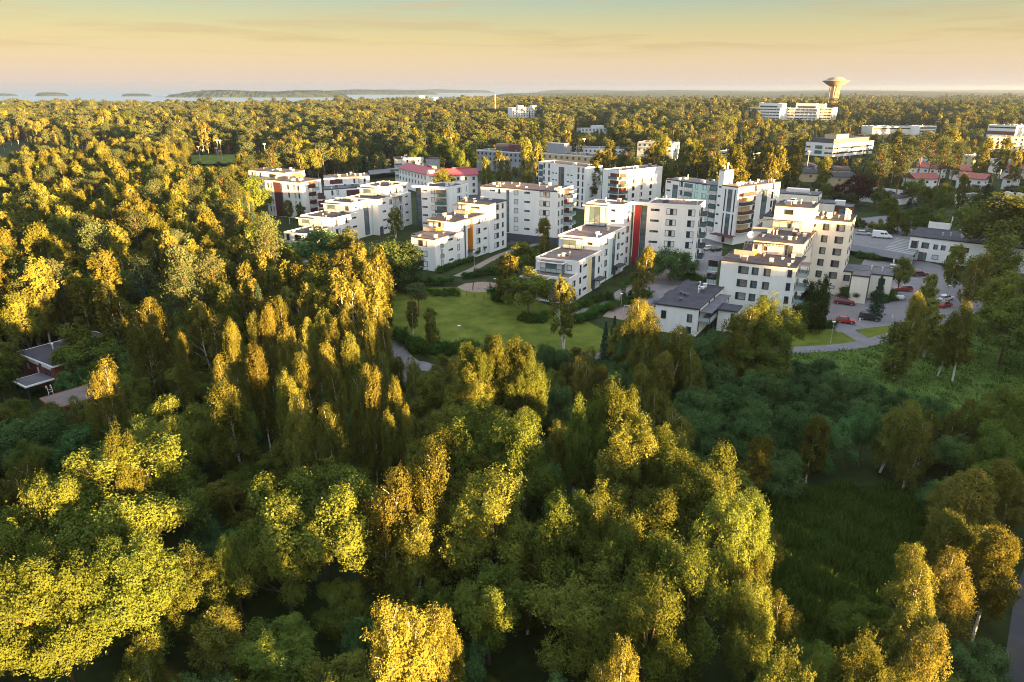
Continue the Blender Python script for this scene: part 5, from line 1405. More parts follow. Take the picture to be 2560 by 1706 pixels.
# ------------------------------------------------------------------ vehicles
CAR_PAINT = {k: mat(k + '_car_paint', c, .25, 0, spec=.6) for k, c in
             {'red': (.42, .02, .03), 'dark_red': (.16, .015, .03), 'black': (.02, .022, .03), 'white': (.75, .75, .76), 'silver': (.45, .47, .5), 'blue': (.05, .10, .2), 'green': (.03, .10, .09)}.items()}
M['tyre'] = mat('tyre_rubber', (.02, .02, .02), .9, 0); M['lamp'] = mat('lamp_glass', (.7, .7, .68), .2, 0); M['tail'] = mat('tail_light', (.4, .02, .02), .3, 0)
def car_protos(kind):
    L_, W, H = {'hatch': (4.0, 1.7, 1.48), 'wagon': (4.7, 1.78, 1.46), 'van': (5.9, 1.95, 2.45), 'suv': (4.5, 1.82, 1.68)}[kind]
    x0, x1 = -L_ / 2, L_ / 2
    body = {'hatch': [(x0, .35), (x1, .35), (x1, .62), (x1 - .25, .82), (x1 - 1.15, .92), (x0 + .15, .98), (x0, .75)],
            'wagon': [(x0, .35), (x1, .35), (x1, .6), (x1 - .3, .8), (x1 - 1.35, .9), (x0 + .1, .96), (x0, .7)],
            'suv': [(x0, .42), (x1, .42), (x1, .75), (x1 - .25, .95), (x1 - 1.2, 1.05), (x0 + .1, 1.1), (x0, .8)],
            'van': [(x0, .4), (x1, .4), (x1, .75), (x1 - .2, 1.0), (x1 - .9, 1.25), (x1 - 1.5, 1.9), (x1 - 1.9, 2.3), (x0 + .2, 2.42), (x0, 2.2)]}[kind]
    top = {'hatch': [(x1 - 1.15, .92), (x1 - 1.75, 1.42), (x0 + .75, 1.46), (x0 + .12, .98)], 'wagon': [(x1 - 1.35, .9), (x1 - 2.0, 1.4), (x0 + .5, 1.42), (x0 + .1, .96)],
           'suv': [(x1 - 1.2, 1.05), (x1 - 1.75, 1.6), (x0 + .5, 1.65), (x0 + .1, 1.1)], 'van': None}[kind]
    def extrude(prof, w0, w1, zs=None):
        n_ = len(prof); zm = max(p[1] for p in prof); zl = min(p[1] for p in prof)
        vs = []
        for sgn in (-1, 1):
            for (x, z) in prof:
                w = w0 + (w1 - w0) * (z - zl) / (zm - zl + 1e-6)
                vs.append((x, sgn * w / 2, z))
        fs = [tuple(range(n_)), tuple(range(2 * n_ - 1, n_ - 1, -1))] + [(i, n_ + i, n_ + (i + 1) % n_, (i + 1) % n_) for i in range(n_)]
        return vs, fs
    def bevel(mb, name, m, w=.05):
        me = mb.mesh(name, m); bm = bmesh.new(); bm.from_mesh(me)
        bmesh.ops.recalc_face_normals(bm, faces=bm.faces)
        bmesh.ops.bevel(bm, geom=list(bm.edges), offset=w, segments=2, affect='EDGES', profile=.6)
        bm.to_mesh(me); bm.free()
        return me
    out_ = {}
    out_['body'] = bevel(MB().add(*extrude(body, W, W * (.97 if kind != 'van' else .9))), 'body', M['trim'])
    if top:
        out_['cabin'] = bevel(MB().add(*extrude(top, W * .95, W * .78)), 'cabin', M['glass'], .03)
        zt = top[1][1]
        out_['roof'] = bevel(MB().box(top[2][0] + .06, top[1][0] - .05, -W * .38, W * .38, zt - .02, zt + .05), 'roof', M['trim'], .02)
    else:
        g = MB(); g.add([(x1 - .92, -.8, 1.3), (x1 - .92, .8, 1.3), (x1 - 1.5, .78, 1.93), (x1 - 1.5, -.78, 1.93)], [(0, 1, 2, 3)])
        for v in g.v: pass
        for sgn in (-1, 1): g.box(x1 - 2.4, x1 - 1.6, sgn * .955 - .012, sgn * .955 + .012, 1.35, 1.85); g.box(x1 - 3.6, x1 - 2.6, sgn * .955 - .012, sgn * .955 + .012, 1.35, 1.85)
        g.v = [(x + (.04 if i < 4 else 0), y, z + (.03 if i < 4 else 0)) for i, (x, y, z) in enumerate(g.v)]
        out_['window'] = g.mesh('window', M['glass'])
    wh = MB()
    wh.lathe([(.05, -.1), (.30, -.1), (.32, -.06), (.32, .06), (.30, .1), (.05, .1)], 14)
    out_['wheel'] = wh.mesh('wheel', M['tyre'])
    rim_ = MB(); rim_.lathe([(.02, .1), (.19, .1), (.19, .115), (.02, .13)], 10); out_['rim'] = rim_.mesh('rim', M['metal'])
    hl = MB().box(-.06, .02, -.18, .18, -.08, .08); out_['headlight'] = hl.mesh('headlight', M['lamp'])
    tl = MB().box(-.02, .05, -.14, .14, -.12, .12); out_['tail_light'] = tl.mesh('tail_light', M['tail'])
    bp = MB().box(x1 - .05, x1 + .04, -W * .4, W * .4, .3, .42).box(x0 - .04, x0 + .05, -W * .4, W * .4, .3, .42); out_['bumper'] = bp.mesh('bumper', M['frame'])
    return out_, L_, W, H
CARS = {}
def car(kind, paint, x, y, rot, label, z=0.08):
    if kind not in CARS: CARS[kind] = car_protos(kind)
    pr, L_, W, H = CARS[kind]
    e = empty('parked_van' if kind == 'van' else 'parked_car', (x, y, z), label, 'van' if kind == 'van' else 'car', 'parked cars and vans', R(rot))
    for k in ('body', 'cabin', 'roof', 'window', 'bumper'):
        if k in pr:
            o_ = link(k, pr[k], e)
            if k in ('body', 'roof'):
                o_.material_slots[0].link = 'OBJECT'; o_.material_slots[0].material = CAR_PAINT[paint]
    for sx in (-1, 1):
        for sy in (-1, 1):
            w_o = link('wheel', pr['wheel'], e, (sx * (L_ / 2 - .8), sy * (W / 2 - .06), .33), (R(-90 * sy), 0, 0))
            link('rim', pr['rim'], w_o)
    for sy in (-1, 1):
        link('headlight', pr['headlight'], e, (L_ / 2 - .02, sy * W * .36, .66)); link('tail_light', pr['tail_light'], e, (-L_ / 2 + .02, sy * W * .38, .82))
    return e
def dcar(kind, paint, dx, dy, rot, label, z=0.08):
    p = dat(dx, dy, z); return car(kind, paint, p[0], p[1], rot, label, z)
dcar('hatch', 'red', 1942, 742, -22, 'bright red hatchback parked at the corner of the car park by the path')
dcar('wagon', 'dark_red', 1940, 699, -24, 'dark red estate car below the stair tower of the cream building')
dcar('suv', 'black', 1997, 735, -24, 'black car at the lawn edge of the car park')
dcar('wagon', 'red', 2073, 668, 172, 'red estate car behind the conifer in the car park')
dcar('wagon', 'silver', 2050, 618, 60, 'silver car half hidden behind the lone green tree')
dcar('wagon', 'dark_red', 2112, 634, 8, 'dark red car in front of the white two-storey building')
dcar('hatch', 'blue', 2066, 590, 20, 'blue car under the parking deck end')
dcar('hatch', 'green', 2145, 702, 30, 'teal car under the golden-topped birches'); dcar('hatch', 'red', 2170, 705, 30, 'red car under the golden-topped birches')
dcar('wagon', 'white', 2172, 690, 30, 'white car under the golden-topped birches')
dcar('wagon', 'white', 1630, 574, 22, 'white car in the yard between the striped block and the cream block', .06)
dcar('hatch', 'black', 1646, 577, 22, 'dark small car beside the white car in the yard', .06)
dcar('van', 'white', 2026, 547, -22, 'white van parked on the raised deck', 3.42); dcar('wagon', 'silver', 1984, 540, -22, 'silver estate car on the raised deck behind the van', 3.42)
dcar('hatch', 'dark_red', 2003, 538, -22, 'dark red car on the raised deck between the silver car and the van', 3.42)
dcar('hatch', 'green', 2049, 534, -20, 'dark green car on the raised deck beyond the van', 3.42); dcar('suv', 'black', 2078, 508, 195, 'black car at the far end of the raised deck', 3.42)
dcar('hatch', 'white', 2022, 572, -70, 'white car in the shadow beneath the deck')
dcar('hatch', 'blue', 1520, 700, 20, 'dark car beside the flagpole behind the low house', .06)
dcar('suv', 'blue', 906, 396, 12, 'dark blue car on the street behind the left blocks', 3.05)

# ------------------------------------------------------------------ street furniture
def lamp_proto():
    a = MB().tube([(0, 0, 0), (0, 0, 4.6)], [.08, .05], 8).lathe([(.12, 0), (.12, .5), (.08, .55)], 8)
    h_l = MB().lathe([(.06, 4.5), (.16, 4.6), (.34, 4.78), (.36, 4.86), (.10, 4.96)], 14)
    return a.mesh('pole', M['metal']), h_l.mesh('lamp_head', M['vent_white'])
LP = lamp_proto()
def street_lamp(x, y, label, h=4.9, z=0.0):
    e = empty('street_lamp', (x, y, z), label, 'street lamp', 'street lamps along the paths')
    link('pole', LP[0], e, scale=(1, 1, h / 4.9)); link('lamp_head', LP[1], e, scale=(1, 1, h / 4.9))
for dx, dy, lb in [(1056, 800, 'street lamp on the lawn edge left of the golden aspen pair'), (1288, 794, 'street lamp in front of the slim birch on the lawn'), (1908, 790, 'leaning street lamp on the small lawn by the path'),
                   (1138, 683, 'small lamp on the garden path near the swings'), (1585, 640, 'lamp in the yard behind the flagpole'), (2172, 700, 'lamp between the two golden-topped birches'),
                   (1426, 720, 'lamp beside the small columnar trees on the garden path'), (1090, 615, 'lamp by the hedge along the orange-bay block'),
                   (2128, 520, 'lamp on the far side of the raised deck'), (2200, 560, 'lamp behind the flagpole of the white office')]:
    p = dat(dx, dy); street_lamp(p[0], p[1], lb)
def tall_lamp(dx, dy, h, label, top=True):
    p = hit(dx * 1.08797, dy * 1.08797, 0)
    e = empty('floodlight_mast', (p[0], p[1], gz(p[0], p[1])), label, 'floodlight mast', 'masts by the sports field and roads')
    link('pole', MB().tube([(0, 0, 0), (0, 0, h)], [.22, .12], 6).mesh('pole', M['metal']), e)
    link('lamp_head', MB().box(-.9, .9, -.2, .2, h - .1, h + .5).mesh('lamp_head', M['vent_white']), e)
for dx, dy, h, lb in [(462, 380, 12, 'floodlight mast at the left end of the sports field'), (506, 378, 16, 'tallest floodlight mast by the sports field'), (503, 384, 12, 'short floodlight mast in front of the tallest one'),
                      (512, 374, 15, 'floodlight mast just right of the tallest one'), (612, 372, 12, 'mast at the edge of the dark trees right of the sports field'),
                      (1340, 385, 18, 'roadside mast left of the white low house in the trees'), (1850, 415, 16, 'white mast beside the birch by the dark terraces'), (1690, 330, 14, 'roadside mast by the grassy road bank')]:
    tall_lamp(dx, dy, h, lb)
def flagpole(dx, dy, h, label, pennant=True):
    p = dat(dx, dy)
    e = empty('flagpole', (p[0], p[1], 0), label, 'flagpole', 'flagpoles')
    link('pole', MB().tube([(0, 0, 0), (0, 0, h)], [.11, .05], 8).mesh('pole', M['vent_white']), e)
    link('finial', MB().lathe([(.02, h), (.1, h + .08), (.02, h + .18)], 8).mesh('finial', M['vent_white']), e)
    if pennant:
        pm = MB(); n_ = 10
        for i in range(n_):
            z1, z0 = h - .2 - i * .42, h - .2 - (i + 1) * .42
            x0, x1 = .06 + .32 * (1 - i / n_) + .06 * math.sin(i), .06 + .32 * (1 - (i + 1) / n_) + .06 * math.sin(i + 1)
            pm.add([(.05, .06 * math.sin(i * .9), z1), (x0 + .05, .12 * math.sin(i * .9), z1), (x1 + .05, .12 * math.sin(i * .9 + .9), z0), (.05, .06 * math.sin(i * .9 + .9), z0)], [(0, 1, 2, 3)], 1 if i in (3, 4) else 0)
        link('pennant', pm.mesh('pennant', M['vent_white'], mat('pennant_blue', (.03, .10, .35), .7, 0)), e)
flagpole(1582, 640, 12, 'white flagpole with pennant behind the low dark-roofed house')
flagpole(798, 640, 11, 'white flagpole by the entrance of the stepped left block')
flagpole(1330, 585, 8, 'white flagpole before the five-storey block', True)
flagpole(2172, 575, 11, 'white flagpole with pennant behind the white two-storey office')
p = dat(45, 660); e = empty('flagpole', (p[0], p[1], 0), 'bare white flagpole in the wood at the left edge', 'flagpole', 'flagpoles'); link('pole', MB().tube([(0, 0, 0), (.3, 0, 7)], [.12, .07], 8).mesh('pole', M['vent_white']), e)
# swings
def swing(dx, dy, rot, label, m):
    p = dat(dx, dy)
    e = empty('swing_set', (p[0], p[1], .06), label, 'swing', None, R(rot))
    for sx in (-2.2, 2.2):
        for sy in (-.9, .9): link('leg', MB().tube([(sx * 1.08, sy, 0), (sx, 0, 2.5)], .07, 6).mesh('leg', M[m]), e)
    link('crossbar', MB().tube([(-2.4, 0, 2.5), (2.4, 0, 2.5)], .07, 6).mesh('crossbar', M[m]), e)
    for sx in (-.9, .9):
        s_o = link('seat', MB().box(sx - .25, sx + .25, -.12, .12, .5, .56).mesh('seat', M['tyre']), e)
        link('chain', MB().tube([(sx - .22, 0, .56), (sx - .22, 0, 2.45)], .02, 4).tube([(sx + .22, 0, .56), (sx + .22, 0, 2.45)], .02, 4).mesh('chain', M['metal']), s_o)
swing(1107, 668, -12, 'dark swing set on the round sand playground by the lawn', 'dark')
swing(1455, 728, -20, 'pale metal swing set on the playground beside the hedge', 'metal')
# bench by the narrow path, low rail posts at the playground
p = dat(846, 678); e = empty('park_bench', (p[0], p[1], 0), 'white park bench at the end of the narrow gravel path', 'bench', None, R(-10))
link('seat', MB().box(-1, 1, -.25, .25, .42, .5).mesh('seat', M['trim']), e); link('backrest', MB().box(-1, 1, .22, .28, .55, .95).mesh('backrest', M['trim']), e)
for sx in (-.8, .8): link('leg', MB().box(sx - .05, sx + .05, -.22, .28, 0, .42).mesh('leg', M['trim']), e)
for i, (dx, dy) in enumerate([(1035, 668), (1055, 676), (1073, 681), (1090, 685), (1112, 689)]):
    p = dat(dx, dy); o_ = link('bollard', MB().box(-.09, .09, -.09, .09, 0, 1.3).mesh('bollard', M['wood']), None, (p[0], p[1], 0))
    set_props(o_, '%s short wooden post from the left along the lawn edge of the playground' % ORD[i], 'bollard', 'wooden posts by the playground')
for i, (dx, dy) in enumerate([(1975, 739), (2050, 732), (1870, 690)]):
    p = dat(dx, dy); o_ = link('bollard', MB().lathe([(.2, 0), (.2, .7), (.12, .8)], 10).mesh('bollard', M['vent_white']), None, (p[0], p[1], .05))
    set_props(o_, ['white bollard between the red hatchback and the black car', 'white bollard on the car park edge right of the black car', 'white bollard among the columnar trees'][i], 'bollard')
p = dat(1100, 632); o_ = link('flower_bed', MB().lathe([(.9, 0), (1.0, .12), (.5, .2)], 14).mesh('flower_bed', M['red']), None, (p[0], p[1], .07)); set_props(o_, 'small red flower bed beside the garden path', 'flower bed')
p = dat(2062, 690); e = empty('parking_trailer', (p[0], p[1], .05), 'small grey covered trailer next to the hedge island in the car park', 'trailer', None, R(-20))
link('cover', MB().prism([(-1.3, -.7), (1.3, -.7), (1.3, .7), (-1.3, .7)], .55, [1.0, 1.2, 1.2, 1.0]).mesh('cover', M['vent_white']), e); link('chassis', MB().box(-1.35, 1.9, -.3, .3, .4, .54).mesh('chassis', M['dark']), e)
for sy in (-.75, .75): link('wheel', MB().lathe([(.1, -.08), (.3, -.08), (.3, .08), (.1, .08)], 12).mesh('wheel', M['tyre']), e, (0, sy, .3), (R(90), 0, 0))

# ------------------------------------------------------------------ water tower
wp = at(1.08797 * 1918, 1.08797 * 177, 0); r0_ = px_ray(1.08797 * 1918, 205 * 1.08797); t_w = 1090 / r0_[1]; wx, wy = r0_[0] * t_w, 1090.0
wz = gz(wx, wy)
e = empty('water_tower', (wx, wy, wz), 'flying-saucer-shaped concrete water tower on columns above the far woods', 'water tower')
ztop = CAM_H + px_ray(1.08797 * 1918, 177 * 1.08797)[2] * (1090 / px_ray(1.08797 * 1918, 177 * 1.08797)[1]) - wz
rad = 26 * 1.08797 * 1150 / FPX
zr = ztop - rad * .31
M['tower'] = mat('weathered_concrete', (.33, .25, .19), .9, .12, .15)
link('bowl', MB().lathe([(5.2, zr - rad * .40), (rad * .42, zr - rad * .36), (rad * .62, zr - rad * .26), (rad * .84, zr - rad * .10), (rad, zr), (rad * .985, zr + .35), (rad * .80, zr + rad * .07)], 48).mesh('bowl', M['tower']), e)
link('roof_cap', MB().lathe([(rad * .79, zr + rad * .071), (rad * .64, zr + rad * .13), (rad * .63, zr + rad * .17), (rad * .50, zr + rad * .24), (rad * .28, ztop - .4), (.4, ztop)], 40).mesh('roof_cap', M['tower']), e)
link('window_band', MB().lathe([(rad * .645, zr + rad * .131), (rad * .637, zr + rad * .165)], 40).mesh('window_band', M['glass2']), e)
link('shaft', MB().lathe([(3.4, -8), (2.6, zr * .5), (3.6, zr - rad * .38)], 16).mesh('shaft', M['tower']), e)
cme = MB().tube([(0, 0, -8), (0, 0, zr - rad * .35)], .5, 8).mesh('column', M['tower'])
for k in range(12):
    t_ = 2 * math.pi * k / 12; link('column', cme, e, (6.9 * math.cos(t_), 6.9 * math.sin(t_), 0))
# thin chimney among the far trees
p = hit(1.08797 * 1138, 1.08797 * 252, 14); ch = empty('chimney_mast', (p[0], p[1], gz(p[0], p[1])), 'thin pale chimney mast rising above the distant golden wood', 'chimney')
hc = 14 + 30 * 1.08797 * p[1] / FPX
link('shaft', MB().tube([(0, 0, -2), (0, 0, hc)], [1.0, .6], 10).mesh('shaft', M['vent_white']), ch); link('band', MB().lathe([(.75, hc * .62), (.95, hc * .62), (.95, hc * .7), (.75, hc * .7)], 10).mesh('band', M['wood']), ch)

# ------------------------------------------------------------------ trees one can single out, by the spot where each top shows
P_ = pick
# bottom left
P_('maple', 245, 1012, 18, 300, 'great golden maple dome with fanning pale boughs, bottom left')
P_('aspen', 245, 998, 18.6, 90, 'orange-tipped aspen poking up behind the great maple dome')
P_('maple', 70, 1085, 17.5, 190, 'golden maple at the left edge beside the great maple dome')
P_('maple', 75, 1235, 17, 250, 'lit maple in the bottom left corner, nearest of the golden domes')
P_('aspen', 270, 1245, 15.5, 190, 'golden aspen below the great maple dome, right of the corner maple')
P_('aspen', 395, 1270, 12, 150, 'lower golden-tipped aspen right of the great maple dome', )
P_('aspen', 525, 1200, 13, 60, 'slim yellow-tipped aspen standing in the dark gap right of the maples')
P_('maple', 720, 1052, 17, 270, 'broad green maple mostly in shade, left of the golden weeping birches')
P_('maple', 640, 1180, 13, 200, 'dark green maple leaning low before the broad shaded maple')
P_('birch', 955, 1040, 18.5, 170, 'golden weeping birch, right one of the large pair in the foreground')
P_('birch', 860, 1085, 17, 170, 'golden weeping birch, left one of the large pair in the foreground')
P_('birch', 930, 1190, 13, 170, 'lower golden birch hanging below the large weeping pair')
P_('birch', 885, 1345, 17.5, 200, 'golden birch with a bright leaning stem at the bottom edge')
P_('birch', 975, 1420, 14, 150, 'shaded birch right of the bright-stemmed birch at the bottom edge')
P_('birch', 1010, 1385, 13.5, 90, 'thin dark birch between the bottom birch and the big aspens')
P_('aspen', 1125, 1082, 16.5, 180, 'grey-green aspen flecked with gold right of the weeping birches')
P_('aspen', 1120, 1300, 11, 160, 'dark low aspen beneath the grey-green flecked aspen')
# big aspen group
for k, (dx, dy, h, w, lb) in enumerate([
        (1362, 890, 19, 100, 'leftmost tip of the tall golden aspen group'), (1440, 888, 19.5, 120, 'tallest aspen at the back of the golden group'),
        (1525, 940, 18.6, 120, 'aspen right of the tallest one in the golden group'), (1612, 1000, 18, 150, 'round golden aspen on the upper right of the group'),
        (1470, 985, 17.5, 150, 'golden aspen in the upper middle of the group'), (1400, 1105, 17, 140, 'half-lit aspen on the left flank of the golden group'),
        (1325, 1130, 15.8, 150, 'mostly shaded aspen at the left foot of the golden group'), (1560, 1080, 17, 170, 'golden aspen in the very middle of the group'),
        (1480, 1180, 16, 170, 'golden aspen low in the middle of the group'), (1655, 1140, 16.6, 140, 'golden aspen on the right flank of the group'),
        (1725, 1125, 15.6, 110, 'yellow-tipped aspen reaching out towards the dark meadow'), (1600, 1265, 15.5, 170, 'golden aspen at the lower right of the group'),
        (1500, 1330, 14.5, 170, 'aspen at the lower middle, half in shade'), (1735, 1335, 13.5, 100, 'slim golden aspen at the meadow edge below the group'),
        (1330, 1290, 12.5, 190, 'dark aspen filling the lower left of the group'), (1700, 1210, 13.5, 130, 'shaded green aspen between the group and the meadow')]):
    P_('aspen', dx, dy, h, w, lb, 'golden aspens of the foreground group')
P_('birch', 1392, 1468, 15, 150, 'grey birch with an orange tip at the bottom edge below the aspens')
# middle band
P_('aspen', 1000, 958, 16.5, 130, 'green aspen with a lit tip, left end of the shaded green group'); P_('aspen', 1110, 930, 17, 150, 'green aspen in the middle of the shaded green group')
P_('aspen', 1205, 945, 17.5, 150, 'gold-flecked aspen at the right end of the shaded green group'); P_('aspen', 1055, 905, 16, 120, 'green aspen at the back of the shaded green group')
P_('aspen', 1060, 1010, 14.5, 170, 'dark aspen below the shaded green group')
P_('aspen', 1100, 752, 18.5, 95, 'golden aspen, left one of the bright pair in front of the lawn', lod='near'); P_('aspen', 1165, 742, 19, 110, 'golden aspen, right one of the bright pair in front of the lawn', lod='near')
P_('aspen', 1208, 800, 16, 90, 'golden aspen at the right foot of the bright pair', lod='near'); P_('aspen', 1080, 825, 14, 90, 'shaded aspen at the left foot of the bright pair')
P_('birch', 890, 943, 15, 50, 'thin golden birch, left of two slender ones above the weeping pair'); P_('birch', 932, 938, 15, 46, 'thin golden birch, right of two slender ones above the weeping pair')
P_('birch', 655, 858, 18, 75, 'leaning golden birch with a bent tip in the left middle wood'); P_('birch', 703, 905, 17.5, 95, 'golden birch right below the bent-tipped birch'); P_('birch', 772, 930, 16.5, 95, 'golden birch with white stem, right of the bent-tipped birch')
P_('birch', 525, 880, 16, 140, 'pale drooping birch with bare white boughs on its left side'); P_('birch', 527, 815, 18, 78, 'orange-topped birch above the pale drooping birch')
P_('maple', 385, 920, 14, 160, 'fresh green maple dome in shade above the great golden maple')
P_('birch', 210, 830, 16.5, 110, 'birch with a golden top right of the brick house'); P_('birch', 318, 700, 18.5, 120, 'leaning golden birch standing out of the shaded left wood')
P_('birch', 410, 775, 16, 46, 'slim golden-tipped birch right of the leaning golden birch'); P_('maple', 110, 625, 14, 210, 'big dark green maple above the brick house'); P_('maple', 250, 620, 14, 150, 'round shaded maple with a few lit boughs left of the birch thicket')
P_('maple', 330, 640, 12, 120, 'grey-green round tree right of the shaded maple'); P_('maple', 205, 775, 9.5, 120, 'dark round tree hiding the right half of the brick house'); P_('aspen', 160, 752, 11, 80, 'dark tree behind the brick house chimney'); P_('willow', 170, 850, 6, 90, 'dark bush at the right end of the carport')
P_('willow', 60, 960, 9, 230, 'grey-green bushy willow under the brick house at the left edge'); P_('willow', 200, 985, 8, 200, 'shaded grey willow right of the brown-roofed house')
P_('birch', 905, 815, 9, 50, 'small golden birch tips beside the path bend'); P_('birch', 955, 825, 9.5, 60, 'short golden birch by the path bend'); P_('birch', 982, 870, 8, 40, 'smallest golden birch below the path bend')
# birch thicket left of the lawn
TH_ = 'birches of the golden thicket left of the lawn'
thick = [(468, 690, 70), (450, 640, 60), (490, 600, 62), (545, 545, 60), (598, 590, 58), (520, 655, 60), (570, 640, 60), (620, 620, 55), (655, 600, 52), (688, 612, 56), (650, 570, 50),
         (700, 650, 56), (735, 668, 50), (720, 715, 58), (640, 680, 62), (600, 705, 60), (560, 720, 58), (798, 640, 52), (822, 648, 48), (760, 650, 55), (745, 735, 62), (690, 740, 60), (640, 760, 62), (790, 715, 52),
         (820, 770, 60), (853, 735, 42), (878, 700, 48), (590, 790, 58), (520, 735, 60), (810, 840, 62), (770, 800, 58), (710, 820, 60), (845, 850, 66), (900, 870, 58), (480, 540, 60), (430, 515, 60), (560, 505, 58), (520, 530, 60)]
rows_ = [(0, 580, 'back row'), (580, 645, 'second row'), (645, 700, 'middle row'), (700, 750, 'fourth row'), (750, 999, 'front row')]
for a_r, b_r, rn in rows_:
    row = sorted([t for t in thick if a_r <= t[1] < b_r])
    for k, (dx, dy, w) in enumerate(row):
        P_('birch', dx, dy, 17.5 + rnd.uniform(-1, 1.2), w * 1.12, '%s birch from the left in the %s of the golden thicket by the lawn' % (ORD[k], rn), TH_)
# in front of the blocks
P_('willow', 715, 528, 12, 150, 'round grey-green willow in front of the low end of the left block'); P_('birch', 790, 528, 14, 80, 'golden birch between the two round willows by the left block'); P_('willow', 785, 588, 13, 140, 'gold-topped willow nearest the thicket, below the golden birch')
P_('willow', 895, 552, 13.5, 150, 'dark round willow with one golden patch left of the orange-bay block'); P_('willow', 850, 570, 12, 110, 'dark willow wedged between the golden birch and the dark round willow')
P_('maple', 1215, 622, 10.5, 110, 'dense green tree at the front corner of the red-striped block'); P_('birch', 1300, 640, 15, 62, 'slim birch with a lit tip on the lawn before the red-striped block')
P_('birch', 1163, 588, 12, 76, 'drooping birch beside the round playground'); P_('aspen', 1200, 560, 10.5, 74, 'green tree behind the drooping playground birch'); P_('birch', 1475, 562, 15, 56, 'slim golden-tipped birch at the foot of the red stripe'); P_('willow', 1545, 572, 9, 110, 'green bushy tree under the striped wing')
P_('birch', 1252, 500, 12.5, 46, 'small birch with golden tip in front of the five-storey block'); P_('birch', 905, 478, 11, 38, 'young birch against the left stepped block'); P_('birch', 945, 690, 8.5, 40, 'young dark birch on the lawn, left of two'); P_('birch', 990, 712, 9, 46, 'young dark birch on the lawn, right of two')
P_('pine', 960, 655, 7, 50, 'small grey pine by the shrub bed at the lawn edge'); P_('spruce', 1393, 738, 8, 34, 'dark spruce, left of the three by the lawn corner'); P_('spruce', 1412, 724, 9, 36, 'dark spruce, tallest of the three by the lawn corner'); P_('spruce', 1432, 732, 8.5, 36, 'dark spruce, right of the three by the lawn corner')
P_('birch', 1510, 695, 16.5, 120, 'golden birch in front of the low dark-roofed house', lod='near'); P_('birch', 1468, 702, 14.5, 105, 'half-lit birch left of the golden birch by the low house', lod='near'); P_('birch', 1545, 745, 13, 100, 'golden birch with pale stems right before the low house', lod='near')
P_('birch', 1700, 708, 15, 120, 'golden birch under the four-storey block, left of the golden maple', lod='near'); P_('aspen', 1780, 672, 17, 135, 'golden maple-like tree at the right corner of the four-storey block', lod='near')
P_('willow', 1600, 770, 8.5, 110, 'pale leafy bush tree before the low house walkway'); P_('willow', 1660, 760, 9, 110, 'dark bushy tree between the two golden birches'); P_('willow', 1460, 770, 9, 110, 'dark bushy tree below the half-lit birch'); P_('aspen', 1750, 790, 9, 110, 'dark green tree below the golden maple-like tree')
for dx, dy, h, w, lb in [(1862, 640, 9, 28, 'columnar dark conifer nearest the block balconies'), (1878, 640, 9.5, 26, 'columnar conifer second from the block balconies'), (1900, 632, 10.5, 26, 'tall columnar conifer in front of the cream tower'),
                         (1850, 690, 7.5, 30, 'short columnar conifer at the lawn corner'), (1876, 692, 7.2, 28, 'short columnar conifer next to the lawn corner'), (1898, 675, 9, 24, 'slender columnar conifer right at the car park'), (1834, 700, 6.5, 26, 'small columnar conifer below the block corner')]:
    P_('thuja', dx, dy, h, w, lb, lod='mid')
P_('spruce', 2028, 632, 10, 46, 'narrow spruce on the hedge island in the car park'); P_('aspen', 2078, 592, 10.5, 46, 'lone green tree beside the white two-storey building'); P_('willow', 1955, 660, 3.5, 50, 'low dark juniper bush by the stair tower')
P_('birch', 2115, 678, 15.5, 66, 'birch with an orange-gold top, left of two by the car park', lod='near'); P_('birch', 2196, 686, 15, 78, 'birch with a round golden top, right of two by the car park', lod='near'); P_('birch', 2150, 700, 11, 90, 'dark drooping birch between the two golden-topped birches'); P_('birch', 2080, 740, 11, 90, 'dark drooping birch left of the golden-topped birches')
P_('birch', 2220, 745, 11, 80, 'dark birch right of the golden-topped birches'); P_('birch', 2140, 636, 12, 54, 'grey-green birch in the car park behind the golden-topped pair'); P_('birch', 2205, 566, 14, 60, 'gold-flecked birch, left of two before the white office'); P_('birch', 2247, 580, 14, 56, 'gold-flecked birch, right of two before the white office')
P_('aspen', 2335, 450, 22, 170, 'great green-gold tree at the right edge by the white office'); P_('aspen', 2300, 540, 16, 110, 'green tree at the foot of the great right-edge tree'); P_('maple', 2335, 690, 13, 130, 'dark round tree at the right edge above the meadow'); P_('maple', 2340, 620, 15, 130, 'dark tree at the right edge behind the gravel path')
P_('aspen', 2335, 885, 14, 120, 'gold-flecked tree at the right edge beside the meadow'); P_('maple', 2330, 980, 12, 130, 'dark tree at the right edge below the gold-flecked one')
# willow scrub on the right
for dx, dy, h, w, lb in [(1610, 888, 8, 120, 'grey willow at the left end of the willow scrub'), (1690, 880, 7.5, 130, 'grey willow second from the left in the scrub'), (1770, 862, 8, 130, 'round willow at the back of the scrub'), (1850, 868, 8, 130, 'round green willow behind the scrub, middle'),
                         (1960, 855, 8.5, 150, 'broad willow dome at the right back of the scrub'), (1720, 955, 8, 150, 'grey willow in the front row of the scrub'), (1830, 935, 9, 170, 'large mossy-green willow dome in the front of the scrub'), (1910, 960, 8, 130, 'green willow right of the large mossy dome'),
                         (1660, 1000, 7, 130, 'low dark willow at the left front of the scrub'), (1780, 1030, 6.5, 150, 'low willow in front of the mossy dome')]:
    P_('willow', dx, dy, h, w, lb)
P_('birch', 2060, 905, 12, 110, 'pale-stemmed shaded birch right of the willow scrub'); P_('birch', 2135, 950, 10, 80, 'shaded birch with a white stem at the upper meadow'); P_('willow', 2000, 930, 9, 100, 'dark willow behind the pale-stemmed birch')
